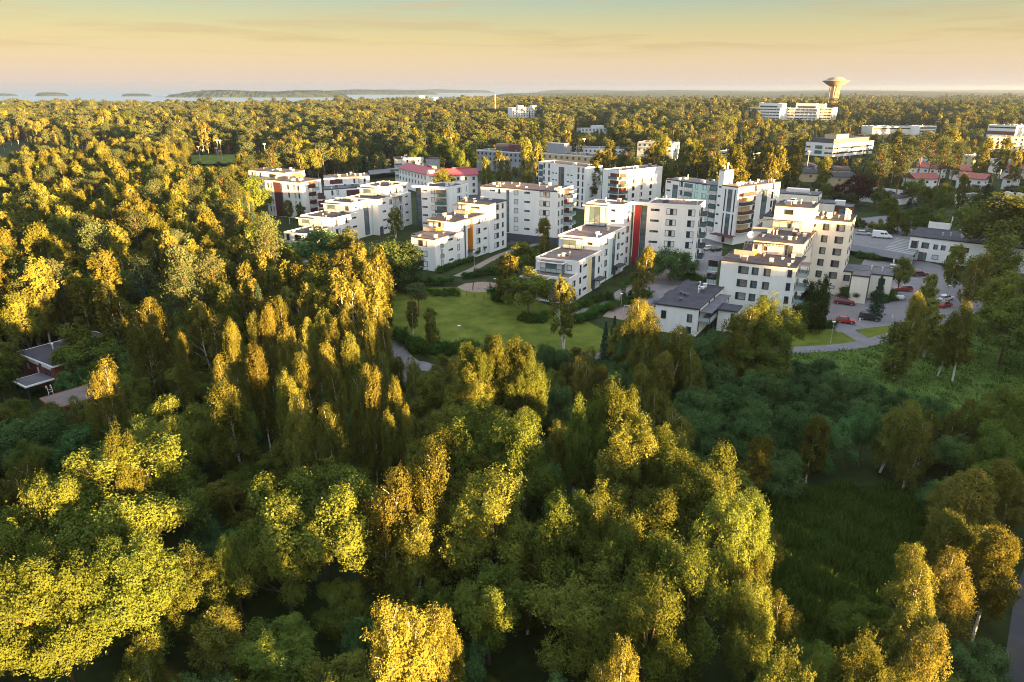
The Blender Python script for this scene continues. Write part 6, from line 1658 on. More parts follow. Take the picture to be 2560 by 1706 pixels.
P_('birch', 2240, 1095, 12.5, 160, 'drooping birch with a golden crest at the right of the dark meadow'); P_('birch', 2185, 1170, 12.5, 140, 'shaded weeping birch below the golden-crested one'); P_('birch', 2310, 1212, 13, 130, 'gold-flecked weeping birch at the right edge'); P_('birch', 2090, 1235, 10, 110, 'dark birch reaching into the meadow')
P_('birch', 2140, 1345, 12, 150, 'dark weeping birch near the bottom right'); P_('birch', 2230, 1290, 12, 140, 'dark birch between the weeping birches at the right'); P_('aspen', 2035, 1448, 16, 140, 'bright golden aspen at the bottom right'); P_('aspen', 1808, 1508, 15.5, 130, 'golden aspen cut by the bottom edge, right of the big group')
P_('aspen', 1925, 1478, 14, 90, 'half-lit aspen between two golden ones at the bottom edge'); P_('birch', 2135, 1455, 14, 140, 'green weeping birch in the bottom right corner'); P_('willow', 2270, 1480, 7, 160, 'dark bush by the path in the bottom right corner')
# trees behind and between the blocks
P_('aspen', 575, 408, 18, 82, 'large golden tree beside the maroon-striped block'); P_('birch', 410, 365, 19, 46, 'tall golden birch in front of the sports field'); P_('birch', 465, 392, 18, 60, 'golden birch right of the tall one by the sports field'); P_('maple', 495, 470, 15, 80, 'golden-green round tree at the wood edge left of the blocks')
P_('birch', 660, 462, 9, 34, 'small dark birch at the foot of the maroon-striped block'); P_('birch', 690, 470, 9, 34, 'small dark birch right next to it at the maroon-striped block')
P_('maple', 1018, 315, 22, 55, 'golden tree behind the red metal roof, left one'); P_('maple', 1068, 330, 19.5, 58, 'golden tree with thick stems behind the red metal roof'); P_('aspen', 1018, 388, 16, 48, 'gold-topped tree in front of the red metal roof')
P_('birch', 1120, 360, 19, 34, 'grey birch left of the pink-lit birch'); P_('birch', 1163, 348, 21, 44, 'pink-gold birch behind the five-storey block'); P_('birch', 1210, 318, 26, 46, 'tall golden birch left of the white-glass block'); P_('spruce', 1240, 350, 21, 30, 'dark tree at the left end of the white block')
P_('birch', 1378, 348, 23, 66, 'tall weeping birch in front of the white block with the brown strip'); P_('birch', 1350, 372, 20, 48, 'weeping birch at the left of the tall weeping one'); P_('birch', 1458, 365, 20, 52, 'sunlit birch against the red balcony corner'); P_('birch', 1546, 420, 12, 30, 'small orange birch in front of the stair window')
P_('birch', 1405, 325, 23, 44, 'orange birch behind the sunlit white block'); P_('birch', 1520, 310, 26, 52, 'golden birch above the block roofs'); P_('birch', 1575, 325, 24, 56, 'golden birch right of the one above the roofs'); P_('birch', 1608, 340, 22, 44, 'orange-gold birch left of the stair tower')
for k, (dx, dy, w) in enumerate(sorted([(1690, 335, 50), (1722, 330, 50), (1755, 332, 50), (1790, 338, 46), (1825, 335, 40), (1842, 318, 30), (1665, 355, 46), (1705, 355, 50), (1775, 355, 44)])):
    P_('birch', dx, dy, 25, w * 1.2, '%s green-gold birch from the left in the screen behind the stair tower' % ORD[k], 'birch screen behind the stair tower')
P_('birch', 1897, 362, 17, 42, 'golden birch standing alone by the dark-roofed terraces'); P_('purple', 1980, 405, 13, 70, 'dark purple-leaved tree beside the terraces'); P_('purple', 1935, 425, 9, 36, 'small dark purple tree left of the big purple one'); P_('maple', 2020, 386, 9, 60, 'bright green round tree right of the terraces'); P_('maple', 2060, 372, 10, 60, 'bushy green-gold tree beyond the terraces')
P_('spruce', 2282, 398, 21, 46, 'tall dark spruce with a sunlit spire on the right'); P_('aspen', 2180, 418, 17, 44, 'gold-topped tree above the upper car park'); P_('birch', 2222, 400, 19, 34, 'slim golden tree left of the tall dark spruce')
for dx, dy, h, w, lb in [(1975, 500, 7, 34, 'small tree above the raised deck, left'), (2018, 505, 8, 44, 'small round tree with lit leaves above the raised deck'), (2070, 480, 12, 56, 'dark green tree behind the raised deck'), (2120, 470, 13, 60, 'dark green tree right of it behind the raised deck'), (2165, 480, 12, 56, 'dark green tree behind the flagpole'),
                         (2230, 470, 12, 60, 'dark green tree left of the great right-edge tree'), (2045, 455, 10, 44, 'dark tree below the purple tree'), (1915, 470, 7, 34, 'small tree behind the brick end')]:
    P_('maple', dx, dy, h, w, lb)
for k, (dx, dy, w, kd) in enumerate(sorted([(2068, 315, 30, 'birch'), (2100, 318, 34, 'pine'), (2128, 305, 36, 'pine'), (2150, 312, 38, 'pine'), (2175, 322, 34, 'pine'), (2190, 300, 40, 'birch'), (2205, 330, 28, 'pine'), (2035, 335, 34, 'pine'), (2080, 335, 34, 'pine')])):
    P_(kd, dx, dy, 27, w * 1.25, '%s tall tree from the left in the sunlit grove above the red tiled houses' % ORD[k], 'pine grove above the tiled houses')
P_('birch', 2265, 320, 24, 46, 'green-gold birch on the right, before the pale blocks'); P_('birch', 2315, 318, 23, 40, 'green birch between the pale blocks at the right edge'); P_('birch', 2345, 345, 21, 36, 'golden tree at the right edge by the cream block')
for dx, dy, h, w, kd, lb in [(1640, 300, 25, 44, 'pine', 'tall pine right of the golden birches above the block roofs'), (1500, 330, 24, 40, 'birch', 'golden birch left of the tall one above the roofs'), (1445, 322, 23, 34, 'pine', 'reddish pine behind the sunlit white block'), (1740, 268, 24, 34, 'birch', 'tall golden birch on the grassy road bank, right one'),
                         (1690, 275, 24, 30, 'birch', 'tall golden birch on the grassy road bank, left one'), (1800, 300, 22, 34, 'pine', 'round-topped pine below the distant office complex'), (1650, 285, 23, 30, 'pine', 'tall bare-trunked pine left of the road bank birches'), (1605, 262, 24, 32, 'pine', 'pine left of the road bank among golden trees'),
                         (1235, 330, 22, 34, 'birch', 'golden birch right behind the tall golden birch by the white-glass block'), (1285, 320, 21, 40, 'aspen', 'golden aspen behind the long grey office'), (960, 335, 20, 38, 'aspen', 'golden aspen left of the trees behind the red roof'), (1100, 300, 20, 38, 'birch', 'golden birch right of the thick-stemmed tree behind the red roof'),
                         (2090, 300, 26, 44, 'birch', 'tall golden-green birch at the back of the pine grove'), (2010, 372, 14, 40, 'maple', 'green tree between the terraces and the tiled houses'), (2105, 410, 12, 44, 'maple', 'dark garden tree in front of the tiled houses'), (2150, 430, 11, 44, 'maple', 'dark garden tree below the long tiled house'),
                         (2030, 430, 10, 40, 'maple', 'dark round tree right of the big purple tree'), (1860, 440, 10, 36, 'maple', 'green tree by the terraces below the lone golden birch'), (2260, 440, 12, 50, 'maple', 'dark tree before the gabled white house')]:
    P_(kd, dx, dy, h, w * 1.15, lb)
# low planting
def shrubs(kind, pts, h, w, label, group, n, seed):
    r2 = random.Random(seed)
    pts = [dat(*p)[:2] for p in pts]
    for i in range(n):
        t = i / max(1, n - 1) * (len(pts) - 1); k = min(int(t), len(pts) - 2); f = t - k
        q = pts[k] * (1 - f) + pts[k + 1] * f
        plant(kind, q[0] + r2.uniform(-.5, .5), q[1] + r2.uniform(-.5, .5), h * r2.uniform(.8, 1.2), w * r2.uniform(.85, 1.2), '%s, %s from the left' % (label, ORD[i]) if pts[0][0] < pts[-1][0] else '%s, %s from the right' % (label, ORD[i]), group, lod='mid', cat='shrub' if kind != 'thuja' else 'conifer')
shrubs('shrub', [(920, 668), (960, 672), (1000, 678), (1040, 680)], 1.5, 3.2, 'bright green shrub in the bed at the back of the lawn', 'shrub bed at the back of the lawn', 12, 1)
shrubs('shrub', [(930, 660), (980, 655), (1040, 655)], 1.8, 3.0, 'dark green shrub in the row behind the bright bed', 'dark shrubs behind the bed', 9, 2)
shrubs('shrub', [(1075, 640), (1120, 632), (1160, 626), (1180, 630)], 1.7, 3.0, 'green shrub in the planting round the playground', 'shrubs round the playground', 12, 3)
shrubs('shrub', [(920, 775), (945, 800), (985, 815), (1040, 815), (1085, 805)], 2.0, 3.6, 'dense green shrub along the inner side of the path bend', 'shrubs along the path bend', 16, 4)
shrubs('shrub', [(1310, 745), (1345, 735), (1390, 715), (1440, 698), (1490, 682)], 1.6, 3.0, 'green shrub in the long hedge by the second playground', 'long hedge by the second playground', 20, 5)
shrubs('shrub', [(1320, 715), (1360, 700), (1400, 690)], 1.5, 2.6, 'green shrub in the hedge below the red-striped block', 'hedge at the foot of the red-striped block', 10, 6)
shrubs('shrub', [(1430, 665), (1460, 645), (1480, 635)], 1.4, 2.4, 'green shrub in the short hedge by the second entrance', 'hedge by the second entrance', 8, 7)
shrubs('shrub', [(1010, 628), (1040, 615), (1080, 600)], 1.4, 2.6, 'green shrub in the hedge along the orange-bay block', 'hedge along the orange-bay block', 10, 8)
shrubs('shrub', [(1095, 590), (1130, 575), (1160, 565)], 2.4, 2.6, 'clipped green shrub against the orange-bay block', 'clipped shrubs at the orange-bay block', 6, 9)
shrubs('thuja', [(1380, 695), (1405, 692), (1448, 690)], 2.6, 1.1, 'little columnar conifer along the garden path', 'little conifers along the garden path', 5, 10)
shrubs('shrub', [(2010, 690), (2030, 696), (2045, 692), (2050, 682)], 1.5, 3.0, 'clipped green shrub on the hedge island in the car park', 'hedge island in the car park', 8, 11)
shrubs('shrub', [(1835, 752), (1870, 755), (1910, 752)], 1.5, 2.6, 'green shrub under the columnar conifers', 'shrubs under the columnar conifers', 8, 12)
shrubs('shrub', [(1960, 585), (1985, 592), (2010, 600)], 1.8, 3.4, 'dark shrub on the bank below the parking deck', 'shrubs below the parking deck', 8, 13)
shrubs('shrub', [(1560, 640), (1600, 650), (1620, 660)], 2.2, 3.2, 'dark shrub round the yard behind the low house', 'shrubs round the yard', 8, 14)
shrubs('shrub', [(1200, 735), (1235, 742), (1250, 735)], 1.6, 3.0, 'round bush under the dense green tree on the lawn', 'bushes under the dense green tree', 5, 15)
shrubs('shrub', [(1230, 590), (1190, 600), (1160, 605)], 2.0, 3.2, 'green shrub between the paths and the five-storey block', 'shrubs before the five-storey block', 8, 16)
shrubs('shrub', [(1130, 685), (1150, 695), (1165, 690)], 2.2, 3.6, 'round dark bush right of the wooden posts', 'round bushes by the wooden posts', 4, 17)

# ------------------------------------------------------------------ the woods between
def in_poly(x, y, poly):
    x = np.asarray(x); y = np.asarray(y)
    c = np.zeros(x.shape, bool)
    n = len(poly); j = n - 1
    for i in range(n):
        xi, yi = poly[i]; xj, yj = poly[j]
        if yi != yj:
            c ^= ((yi > y) != (yj > y)) & (x < (xj - xi) * (y - yi) / (yj - yi) + xi)
        j = i
    return c

RECTS = []      # what each wall block covers in the picture: x0, x1, y0, y1, distance
for (B, u0, u1, v0, v1, z0, z1) in FOOT:
    if B is l2_: continue
    pts = [(B.O[0] + p[0], B.O[1] + p[1]) for p in B.quad(u0, u1, v0, v1)]
    sc = [project(p[0], p[1], z) for p in pts for z in (z0, z1)]
    xs, ys = [q[0] for q in sc], [q[1] for q in sc]
    RECTS.append((min(xs), max(xs), min(ys), max(ys) - (0.6 if 'brick' in B.root.name else 0.22 if min(p[1] for p in pts) < 300 else 0.42) * (max(ys) - min(ys)), min(p[1] for p in pts), z1))

RECTS.append((432 * 1.088, 535 * 1.088, 350 * 1.088, 380 * 1.088, 560, 0))     # the sports field

def blocked(x, y, r):
    """on a building, road or lawn"""
    x = np.asarray(x, float); y = np.asarray(y, float)
    bad = np.zeros(x.shape, bool)
    for (B, u0, u1, v0, v1, z0, z1) in FOOT:
        M2 = np.linalg.inv(np.stack([B.U, B.V], 1))
        u = M2[0, 0] * (x - B.O[0]) + M2[0, 1] * (y - B.O[1]); v = M2[1, 0] * (x - B.O[0]) + M2[1, 1] * (y - B.O[1])
        bad |= (u > u0 - r) & (u < u1 + r) & (v > v0 - r) & (v < v1 + r)
    for s in SHEETS: bad |= in_poly(x, y, s)
    for P, w in LINES:
        for i in range(0, len(P) - 1, 2):
            bad |= np.hypot(x - P[i, 0], y - P[i, 1]) < w + 2.5
    return bad

def hides(x, y, h, w, keep=0.0):
    """would the tree stand before a building seen in the photograph"""
    px, py = project(x, y, gz(x, y) + h)
    px0, pyb = project(x, y, gz(x, y))
    hw = w / 2 * FPX / (y + 1)
    for (x0, x1, y0, y1, yd, _) in RECTS:
        if yd > y + 1 and px + hw > x0 and px - hw < x1 and py < y1 and pyb > y0:
            return True
    return False

LIM = [(-4000, 0), (860, 0), (905, 855), (985, 850), (1005, 815), (1060, 800), (1250, 790), (1350, 802), (1368, 830), (1425, 830), (1440, 775), (1560, 785), (1650, 772), (1700, 790), (1790, 815), (1960, 818), (2050, 795), (2240, 755), (2300, 700), (2360, 660), (6000, 600)]
def limit_h(x, y, h):
    """shorten a tree that would cover the lawn, paths or car park behind it"""
    while h > 3:
        px, py = project(x, y, h)
        px /= 1.08797; py /= 1.08797
        lim = np.interp(px, [l[0] for l in LIM], [l[1] for l in LIM])
        if py > lim: return h
        h -= 0.7
    return 0

CELL = {}
def remember(x, y, r): CELL.setdefault((int(x // 8), int(y // 8)), []).append((x, y, r))
def clash(x, y, r, f=0.62):
    cx, cy = int(x // 8), int(y // 8)
    for i in range(cx - 2, cx + 3):
        for j in range(cy - 2, cy + 3):
            for (a, b_, q) in CELL.get((i, j), ()):
                if (a - x) ** 2 + (b_ - y) ** 2 < ((r + q) * f) ** 2: return True
    return False
for (x, y, r, h) in TREES: remember(x, y, r)

WOOD_L = np.array(D2([(-1500, 345), (290, 352), (420, 392), (545, 415), (590, 470), (600, 520), (590, 560), (610, 600), (680, 640), (750, 660), (822, 690), (850, 730), (880, 775), (895, 820), (890, 880), (400, 900), (-1500, 900)]))
WOOD_F = np.array(D2([(-1500, 895), (400, 895), (890, 875), (960, 885), (1010, 868), (1080, 858), (1200, 850), (1400, 842), (1520, 835), (1650, 830), (1780, 832), (1800, 850), (1900, 890), (2040, 950), (2150, 1000), (2353, 985), (3300, 1000), (3600, 2600), (-1500, 2600)]))
WOOD_R = np.array(D2([(2245, 740), (2300, 700), (2420, 650), (3300, 640), (3300, 1000), (2353, 980), (2300, 880), (2353, 870), (2310, 760)]))
GRP_NEAR = 'trees of the shaded foreground wood'; GRP_LEFT = 'trees of the big left wood'
rs = random.Random(12)
N_SC = {}
SCAT = []       # scattered trees that still want a name of their own
MASS = []       # trees of the left wood too many to single out
def scatter(poly, n, spacing, chooser, group, seed, rim=2.2, single=None):
    r2 = np.random.default_rng(seed)
    lo, hi_ = poly.min(0), poly.max(0)
    lo = np.maximum(lo, [-260, 20]); hi_ = np.minimum(hi_, [200, 470])
    xs = r2.uniform(lo[0], hi_[0], n); ys = r2.uniform(lo[1], hi_[1], n)
    ok = in_poly(xs, ys, poly) & ~blocked(xs, ys, rim)
    vx = np.abs(xs) < 0.76 * (ys + 22) + 9
    for x, y in zip(xs[ok & vx], ys[ok & vx]):
        kind, h, w, lb = chooser(x, y)
        if clash(x, y, w / 2 * spacing): continue
        if hides(x, y, h, w): continue
        if y < 150:
            h2 = limit_h(x, y, h)
            if h2 < 3.2: continue
            w *= max(.6, h2 / h); h = h2
            if hides(x, y, h, w): continue
        remember(x, y, w / 2)
        if single is not None and not single(x, y): MASS.append((x, y, kind, h, w)); continue
        SCAT.append((plant(kind, x, y, h, w, lb, group), lb, x, y, h))

def choose_left(x, y):
    k = rs.random()
    e_ = rs.uniform(-4.5, 3.2)
    if k < .52: return 'birch', 19 + e_, rs.uniform(5.8, 8.6), 'birch of the big left wood'
    if k < .72: return 'aspen', 17 + e_, rs.uniform(6, 8.5), 'aspen of the big left wood'
    if k < .82: return 'maple', 13.5 + e_, rs.uniform(7, 10), 'round-crowned tree of the big left wood'
    if k < .93: return 'pine', 19 + e_, rs.uniform(5, 7), 'pine of the big left wood'
    return 'spruce', 16 + e_, rs.uniform(4.5, 6), 'dark spruce of the big left wood'
def choose_near(x, y):
    k = rs.random()
    if x > 6 + (y - 100) * .1 and y > 72:
        if k < .75: return 'willow', rs.uniform(5, 8), rs.uniform(6, 9), 'grey-green willow of the shaded scrub'
        return 'birch', rs.uniform(8, 11), rs.uniform(4, 6), 'shaded birch of the scrub'
    if k < .36: return 'birch', rs.uniform(7, 11), rs.uniform(4.2, 6.4), 'shaded birch of the foreground wood'
    if k < .66: return 'aspen', rs.uniform(6, 10), rs.uniform(5, 7), 'shaded aspen of the foreground wood'
    if k < .84: return 'maple', rs.uniform(5, 8.5), rs.uniform(6, 8.5), 'shaded round-crowned tree of the foreground wood'
    return 'willow', rs.uniform(5, 8), rs.uniform(5, 7.5), 'low bushy tree of the foreground wood'
scatter(WOOD_F, 9000, 1.18, choose_near, GRP_NEAR, 3)
scatter(WOOD_L, 14000, .95, choose_left, GRP_LEFT, 4, single=lambda x, y: y < 178)
def choose_r(x, y):
    k = rs.random()
    if k < .5: return 'maple', rs.uniform(8, 12), rs.uniform(6, 9), 'dark round-crowned tree at the right edge of the meadow'
    return 'aspen', rs.uniform(9, 14), rs.uniform(5, 8), 'dark aspen at the right edge of the meadow'
scatter(WOOD_R, 2500, .9, choose_r, 'trees at the right edge of the meadow', 5)

# say where each of the scattered trees stands: beside which tree that has a name, and how it differs from others there
KINDW = {'birch_tree': 'birch', 'aspen_tree': 'aspen', 'maple_tree': 'round-crowned tree', 'willow_tree': 'bushy willow', 'pine_tree': 'pine', 'spruce_tree': 'spruce'}
def named(trees, anchors, reach, near, far_, tones):
    buckets = {}
    for (o_, lb, x, y, h) in trees:
        kw = KINDW[o_.name.split('.')[0]]
        opts = []
        for a in sorted(anchors, key=lambda p: math.hypot(p[0] - x, p[1] - y))[:7]:
            d = math.hypot(a[0] - x, a[1] - y)
            if d > reach: continue
            u, v = (x - a[0]), (y - a[1])
            c = x / max(y, 1)          # sideways and depthways as the camera sees it
            rel = ('just ' if d < near else 'well ' if d > far_ else '') + (('right of' if u - v * c > 0 else 'left of') if abs(u - v * c) > abs(v) else ('behind' if v > 0 else 'in front of'))
            txt = '%s %s %s the %s' % (tones(h, y), kw, rel, a[3])
            if len(txt.replace('-', ' ').split()) <= 15: opts.append(txt)
        if opts:
            txt = next((t_ for t_ in opts if len(buckets.get(t_, ())) < 2), opts[0])
            buckets.setdefault(txt, []).append((h, o_))
    for txt, l_ in buckets.items():
        l_.sort(key=lambda t: -t[0])
        if len(l_) == 2:
            l_[0][1]['label'] = 'taller ' + txt; l_[1][1]['label'] = 'shorter ' + txt
        else:
            for k, (h, o_) in enumerate(l_):
                o_['label'] = txt
                if len(l_) > 1: o_['group'] = txt
named(SCAT, PICKS, 34, 7, 14, lambda h, y: 'tall' if h > 14 else 'low' if h < 7 else 'shaded' if y < 140 else 'mid-height')

# ---- woods farther off: the nearest trees one by one, the rest as one mass
def far_points(y0, y1, base, grow, seed, spread=0.80):
    r2 = np.random.default_rng(seed)
    out_ = []
    y = y0
    while y < y1:
        s = base + grow * y
        hw = spread * (y + 20) + 20
        n = int(2 * hw / s)
        xs = -hw + (np.arange(n) + r2.uniform(0, 1, n)) * s
        yy = y + r2.uniform(-.5, .5, n) * s
        out_.append(np.stack([xs, yy], 1))
        y += s * .9
    return np.concatenate(out_)
pts = far_points(268, 2900, 4.6, .0052, 8)
x, y = pts[:, 0], pts[:, 1]
z = ground_z(x, y)
rg = np.random.default_rng(21)
ok = (z > -3) & ~blocked(x, y, 3.0) & ~in_poly(x, y, WOOD_L)
# open ground of the estate, the town quarter on the right with fewer trees, and some clearings
EST = np.array(D2([(560, 425), (900, 400), (1100, 395), (1240, 420), (1500, 440), (1850, 470), (2230, 520), (2330, 620), (2353, 760), (850, 900), (600, 600)]))
ok &= ~in_poly(x, y, EST)
TOWN = np.array([hit(a * 1.08797, b_ * 1.08797, 0)[:2] for a, b_ in [(1560, 430), (1850, 480), (2240, 540), (2700, 560), (2700, 320), (2200, 315), (1850, 330), (1640, 350)]])
town = in_poly(x, y, TOWN)
ok &= ~(town & (rg.uniform(0, 1, len(x)) < .34))
gap = np.sin(x * .021 + 1.3) * np.sin(y * .017 + .4) + .6 * np.sin(x * .0083 - y * .011)
ok &= ~((gap > 1.05) & (rg.uniform(0, 1, len(x)) < .8))
x, y, z = x[ok], y[ok], z[ok]
n = len(x)
kd = rg.uniform(0, 1, n)
patch = np.sin(x * .013) * np.sin(y * .009 + 2)
kind = np.where(kd < .40 + .12 * patch, 0, np.where(kd < .60 + .12 * patch, 1, np.where(kd < .88, 2, 3)))      # birch, aspen, pine, spruce
kind = np.where((x > 120 + .12 * y) & (y > 430) & (rg.uniform(0, 1, n) < .5), 3, kind)  # dark spruce colour stands in for shade on the far right woods
hh = np.array([16.5, 15.0, 18.0, 15.5])[kind] + rg.normal(0, 2.9, n)
hh = hh * (1 + .16 * np.sin(x * .031 + 1.7 * np.sin(y * .012)) * np.sin(y * .019 + .6) + .10 * np.sin(x * .011 - y * .007))
hh = np.where(y < 560, hh * .84, hh)
DARK = np.array([hit(a * 1.08797, b_ * 1.08797, 0)[:2] for a, b_ in [(380, 400), (620, 400), (930, 402), (950, 385), (860, 372), (640, 372), (520, 392)]])
dk_ = in_poly(x, y, DARK)
hh = np.where(dk_, rg.uniform(7, 11, n), hh)
kind = np.where(dk_ & (rg.uniform(0, 1, n) < .5), 3, kind)  # half become dark spruce, painting in the shade over this stand
tw_ = in_poly(x, y, TOWN)
hh = np.where(tw_, hh * rg.uniform(.45, .95, n), hh)
ww = hh * rg.uniform(.34, .48, n) * np.where(kind == 1, 1.3, 1.0) * (1 + y / 9000)
# do not stand in front of the houses
scal = 1.0
for (x0, x1, y0_, y1_, yd, zt) in RECTS:
    if yd < 240: continue
    Zc = y * math.cos(PITCH) - (z + hh - CAM_H) * math.sin(PITCH)
    px = 1280 + FPX * x / Zc; py = 853 + FPX * (-y * math.sin(PITCH) - (z + hh - CAM_H) * math.cos(PITCH)) / Zc
    hw = ww / 2 * FPX / y
    hid = (y < yd + 4) & (y > yd - 420) & (px + hw > x0) & (px - hw < x1) & (py < y1_)
    short = hid & (rg.uniform(0, 1, n) < .78)
    drop = hid & ~short
    # a shorter tree, so that the front stays in view
    for _ in range(8):
        Zc = y * math.cos(PITCH) - (z + hh - CAM_H) * math.sin(PITCH)
        py = 853 + FPX * (-y * math.sin(PITCH) - (z + hh - CAM_H) * math.cos(PITCH)) / Zc
        hh = np.where(short & (py < y1_), hh * .84, hh)
    hh = np.where(drop, 0, hh)
    ww = np.minimum(ww, np.maximum(hh * .8, .1))
keepm = hh > 3.4
x, y, z, kind, hh, ww = [a[keepm] for a in (x, y, z, kind, hh, ww)]
for (tx, ty, tr_, th) in TREES:
    if ty > 230:
        m_ = np.hypot(x - tx, y - ty) > tr_ + 1.2
        x, y, z, kind, hh, ww = [a[m_] for a in (x, y, z, kind, hh, ww)]
FARS = []
order = np.argsort(y)
KN = ['birch', 'aspen', 'pine', 'spruce']
SINGLE = {}
used = np.zeros(len(x), bool)
cnt = {k: sum(1 for o_ in C.objects if o_.name.startswith(NAME[k]) and o_.parent is None) for k in KN}
FAR_OBJ = {}
for i in order:
    k = KN[kind[i]]
    if cnt[k] >= 285: continue
    if abs(x[i]) > .77 * (y[i] + 18) + 4: continue
    pv_ = rs.randrange(len(PROTO[(k, 'far')]))
    if y[i] < 300 and (k, 'mid') in PROTO:
        plant(k, x[i], y[i], hh[i], ww[i], '%s of the woods behind and beside the apartment blocks' % ('pine', 'birch', 'aspen', 'spruce')[['pine', 'birch', 'aspen', 'spruce'].index(k)], 'trees of the woods behind the blocks', lod='mid', z=float(z[i])); FARS.append((C.objects[-1].parent, '', x[i], y[i], hh[i]))
    else:
        _, me, h0, r0 = PROTO[(k, 'far')][pv_]
        o_ = link(NAME[k], me, None, (x[i], y[i], z[i] - .2), (0, 0, rs.uniform(0, 6.28)), (ww[i] / 2 / r0, ww[i] / 2 / r0, hh[i] / h0))
        set_props(o_, '%s of the woods behind and beside the apartment blocks' % k, 'tree', 'trees of the woods behind the blocks')
        FARS.append((o_, '', x[i], y[i], hh[i]))
        FAR_OBJ.setdefault((k, pv_), o_)
    used[i] = True
    cnt[k] += 1
for k in KN:      # every kind of distant tree has at least one single tree to copy in the mass
    for q in range(len(PROTO[(k, 'far')])):
        if (k, q) not in FAR_OBJ:
            i = [j for j in order if not used[j] and KN[kind[j]] == k and abs(x[j]) < .7 * y[j]][0]
            _, me, h0, r0 = PROTO[(k, 'far')][q]
            o_ = link(NAME[k], me, None, (x[i], y[i], z[i] - .2), (0, 0, 1.0), (ww[i] / 2 / r0, ww[i] / 2 / r0, hh[i] / h0))
            set_props(o_, '%s of the woods behind and beside the apartment blocks' % k, 'tree', 'trees of the woods behind the blocks')
            FAR_OBJ[(k, q)] = o_; used[i] = True

HOUSES = [(float(B.root.location.x), float(B.root.location.y), 0, B.root['label']) for B in {id(f[0]): f[0] for f in FOOT}.values() if len(B.root['label'].replace('-', ' ').split()) <= 11]
named(FARS, HOUSES + PICKS, 150, 16, 55, lambda h, y: 'tall' if h > 17 else 'low' if h < 10 else 'slender')
VAR = [(k, q) for k in KN for q in range(len(PROTO[(k, 'far')]))]
def forest_group(VAR, parts):
    g = bpy.data.node_groups.new('forest', 'GeometryNodeTree')
    g.interface.new_socket('Geometry', in_out='INPUT', socket_type='NodeSocketGeometry')
    g.interface.new_socket('Geometry', in_out='OUTPUT', socket_type='NodeSocketGeometry')
    gi = g.nodes.new('NodeGroupInput'); go = g.nodes.new('NodeGroupOutput')
    ip = g.nodes.new('GeometryNodeInstanceOnPoints'); jn = g.nodes.new('GeometryNodeJoinGeometry')
    ins = []
    for v in VAR:
        gt = g.nodes.new('GeometryNodeGeometryToInstance'); jj = g.nodes.new('GeometryNodeJoinGeometry')
        for ob in parts(v):
            oi = g.nodes.new('GeometryNodeObjectInfo'); oi.inputs['Object'].default_value = ob; oi.transform_space = 'ORIGINAL'
            g.links.new(oi.outputs['Geometry'], jj.inputs[0])
        g.links.new(jj.outputs[0], gt.inputs[0]); ins.append(gt)
    for gt in reversed(ins): g.links.new(gt.outputs[0], jn.inputs[0])
    def attr(nm, ty):
        a = g.nodes.new('GeometryNodeInputNamedAttribute'); a.data_type = ty; a.inputs['Name'].default_value = nm
        return a.outputs['Attribute']
    ip.inputs['Pick Instance'].default_value = True
    g.links.new(gi.outputs[0], ip.inputs['Points']); g.links.new(jn.outputs[0], ip.inputs['Instance'])
    g.links.new(attr('idx', 'INT'), ip.inputs['Instance Index'])
    e2r = g.nodes.new('FunctionNodeEulerToRotation'); g.links.new(attr('rot', 'FLOAT_VECTOR'), e2r.inputs[0]); g.links.new(e2r.outputs[0], ip.inputs['Rotation'])
    g.links.new(attr('sc', 'FLOAT_VECTOR'), ip.inputs['Scale'])
    g.links.new(ip.outputs[0], go.inputs[0])
    return g
FG = forest_group(VAR, lambda v: [FAR_OBJ[v]])
def forest(name, x, y, z, kind, hh, ww, KN=KN, VAR=VAR, FG=None, lod='far'):
    FG = FG or globals()['FG']
    n = len(x)
    me = bpy.data.meshes.new(name)
    me.vertices.add(n); me.vertices.foreach_set('co', np.stack([x, y, z - .2], 1).astype(np.float32).ravel())
    q = rg.integers(0, 10, n)
    vi = np.array([VAR.index((KN[k], int(qq) % len(PROTO[(KN[k], lod)]))) for k, qq in zip(kind, q)], np.int32)
    r0 = np.array([PROTO[(k, lod)][i][3] for k, i in VAR])[vi]; h0 = np.array([PROTO[(k, lod)][i][2] for k, i in VAR])[vi]
    a = me.attributes.new('idx', 'INT', 'POINT'); a.data.foreach_set('value', vi)
    a = me.attributes.new('rot', 'FLOAT_VECTOR', 'POINT'); a.data.foreach_set('vector', np.stack([np.zeros(n), np.zeros(n), rg.uniform(0, 6.28, n)], 1).astype(np.float32).ravel())
    a = me.attributes.new('sc', 'FLOAT_VECTOR', 'POINT'); a.data.foreach_set('vector', np.stack([ww / 2 / r0, ww / 2 / r0, hh / h0], 1).astype(np.float32).ravel())
    o_ = link(name, me); o_['kind'] = 'stuff'
    md = o_.modifiers.new('forest', 'NODES'); md.node_group = FG
    return o_
rest = ~used
forest('distant_woods', x[rest], y[rest], z[rest], kind[rest], hh[rest], ww[rest])
KM = ['birch', 'aspen', 'maple', 'pine', 'spruce']
MID_OBJ = {}
for o_ in list(C.objects):
    if o_.type == 'MESH' and o_.parent is not None:
        for k in KM:
            for q, pr in enumerate(PROTO[(k, 'mid')]):
                if o_.data == pr[0]: MID_OBJ.setdefault((k, q), {})['t'] = o_
                if o_.data == pr[1]: MID_OBJ.setdefault((k, q), {})['c'] = o_
VM = [(k, q) for k in KM for q in range(len(PROTO[(k, 'mid')]))]
for v in VM: assert len(MID_OBJ.get(v, {})) == 2, v
FM = forest_group(VM, lambda v: [MID_OBJ[v]['t'], MID_OBJ[v]['c']])
ma = np.array([(a[0], a[1], a[3], a[4]) for a in MASS]); mk = np.array([KM.index(a[2]) for a in MASS])
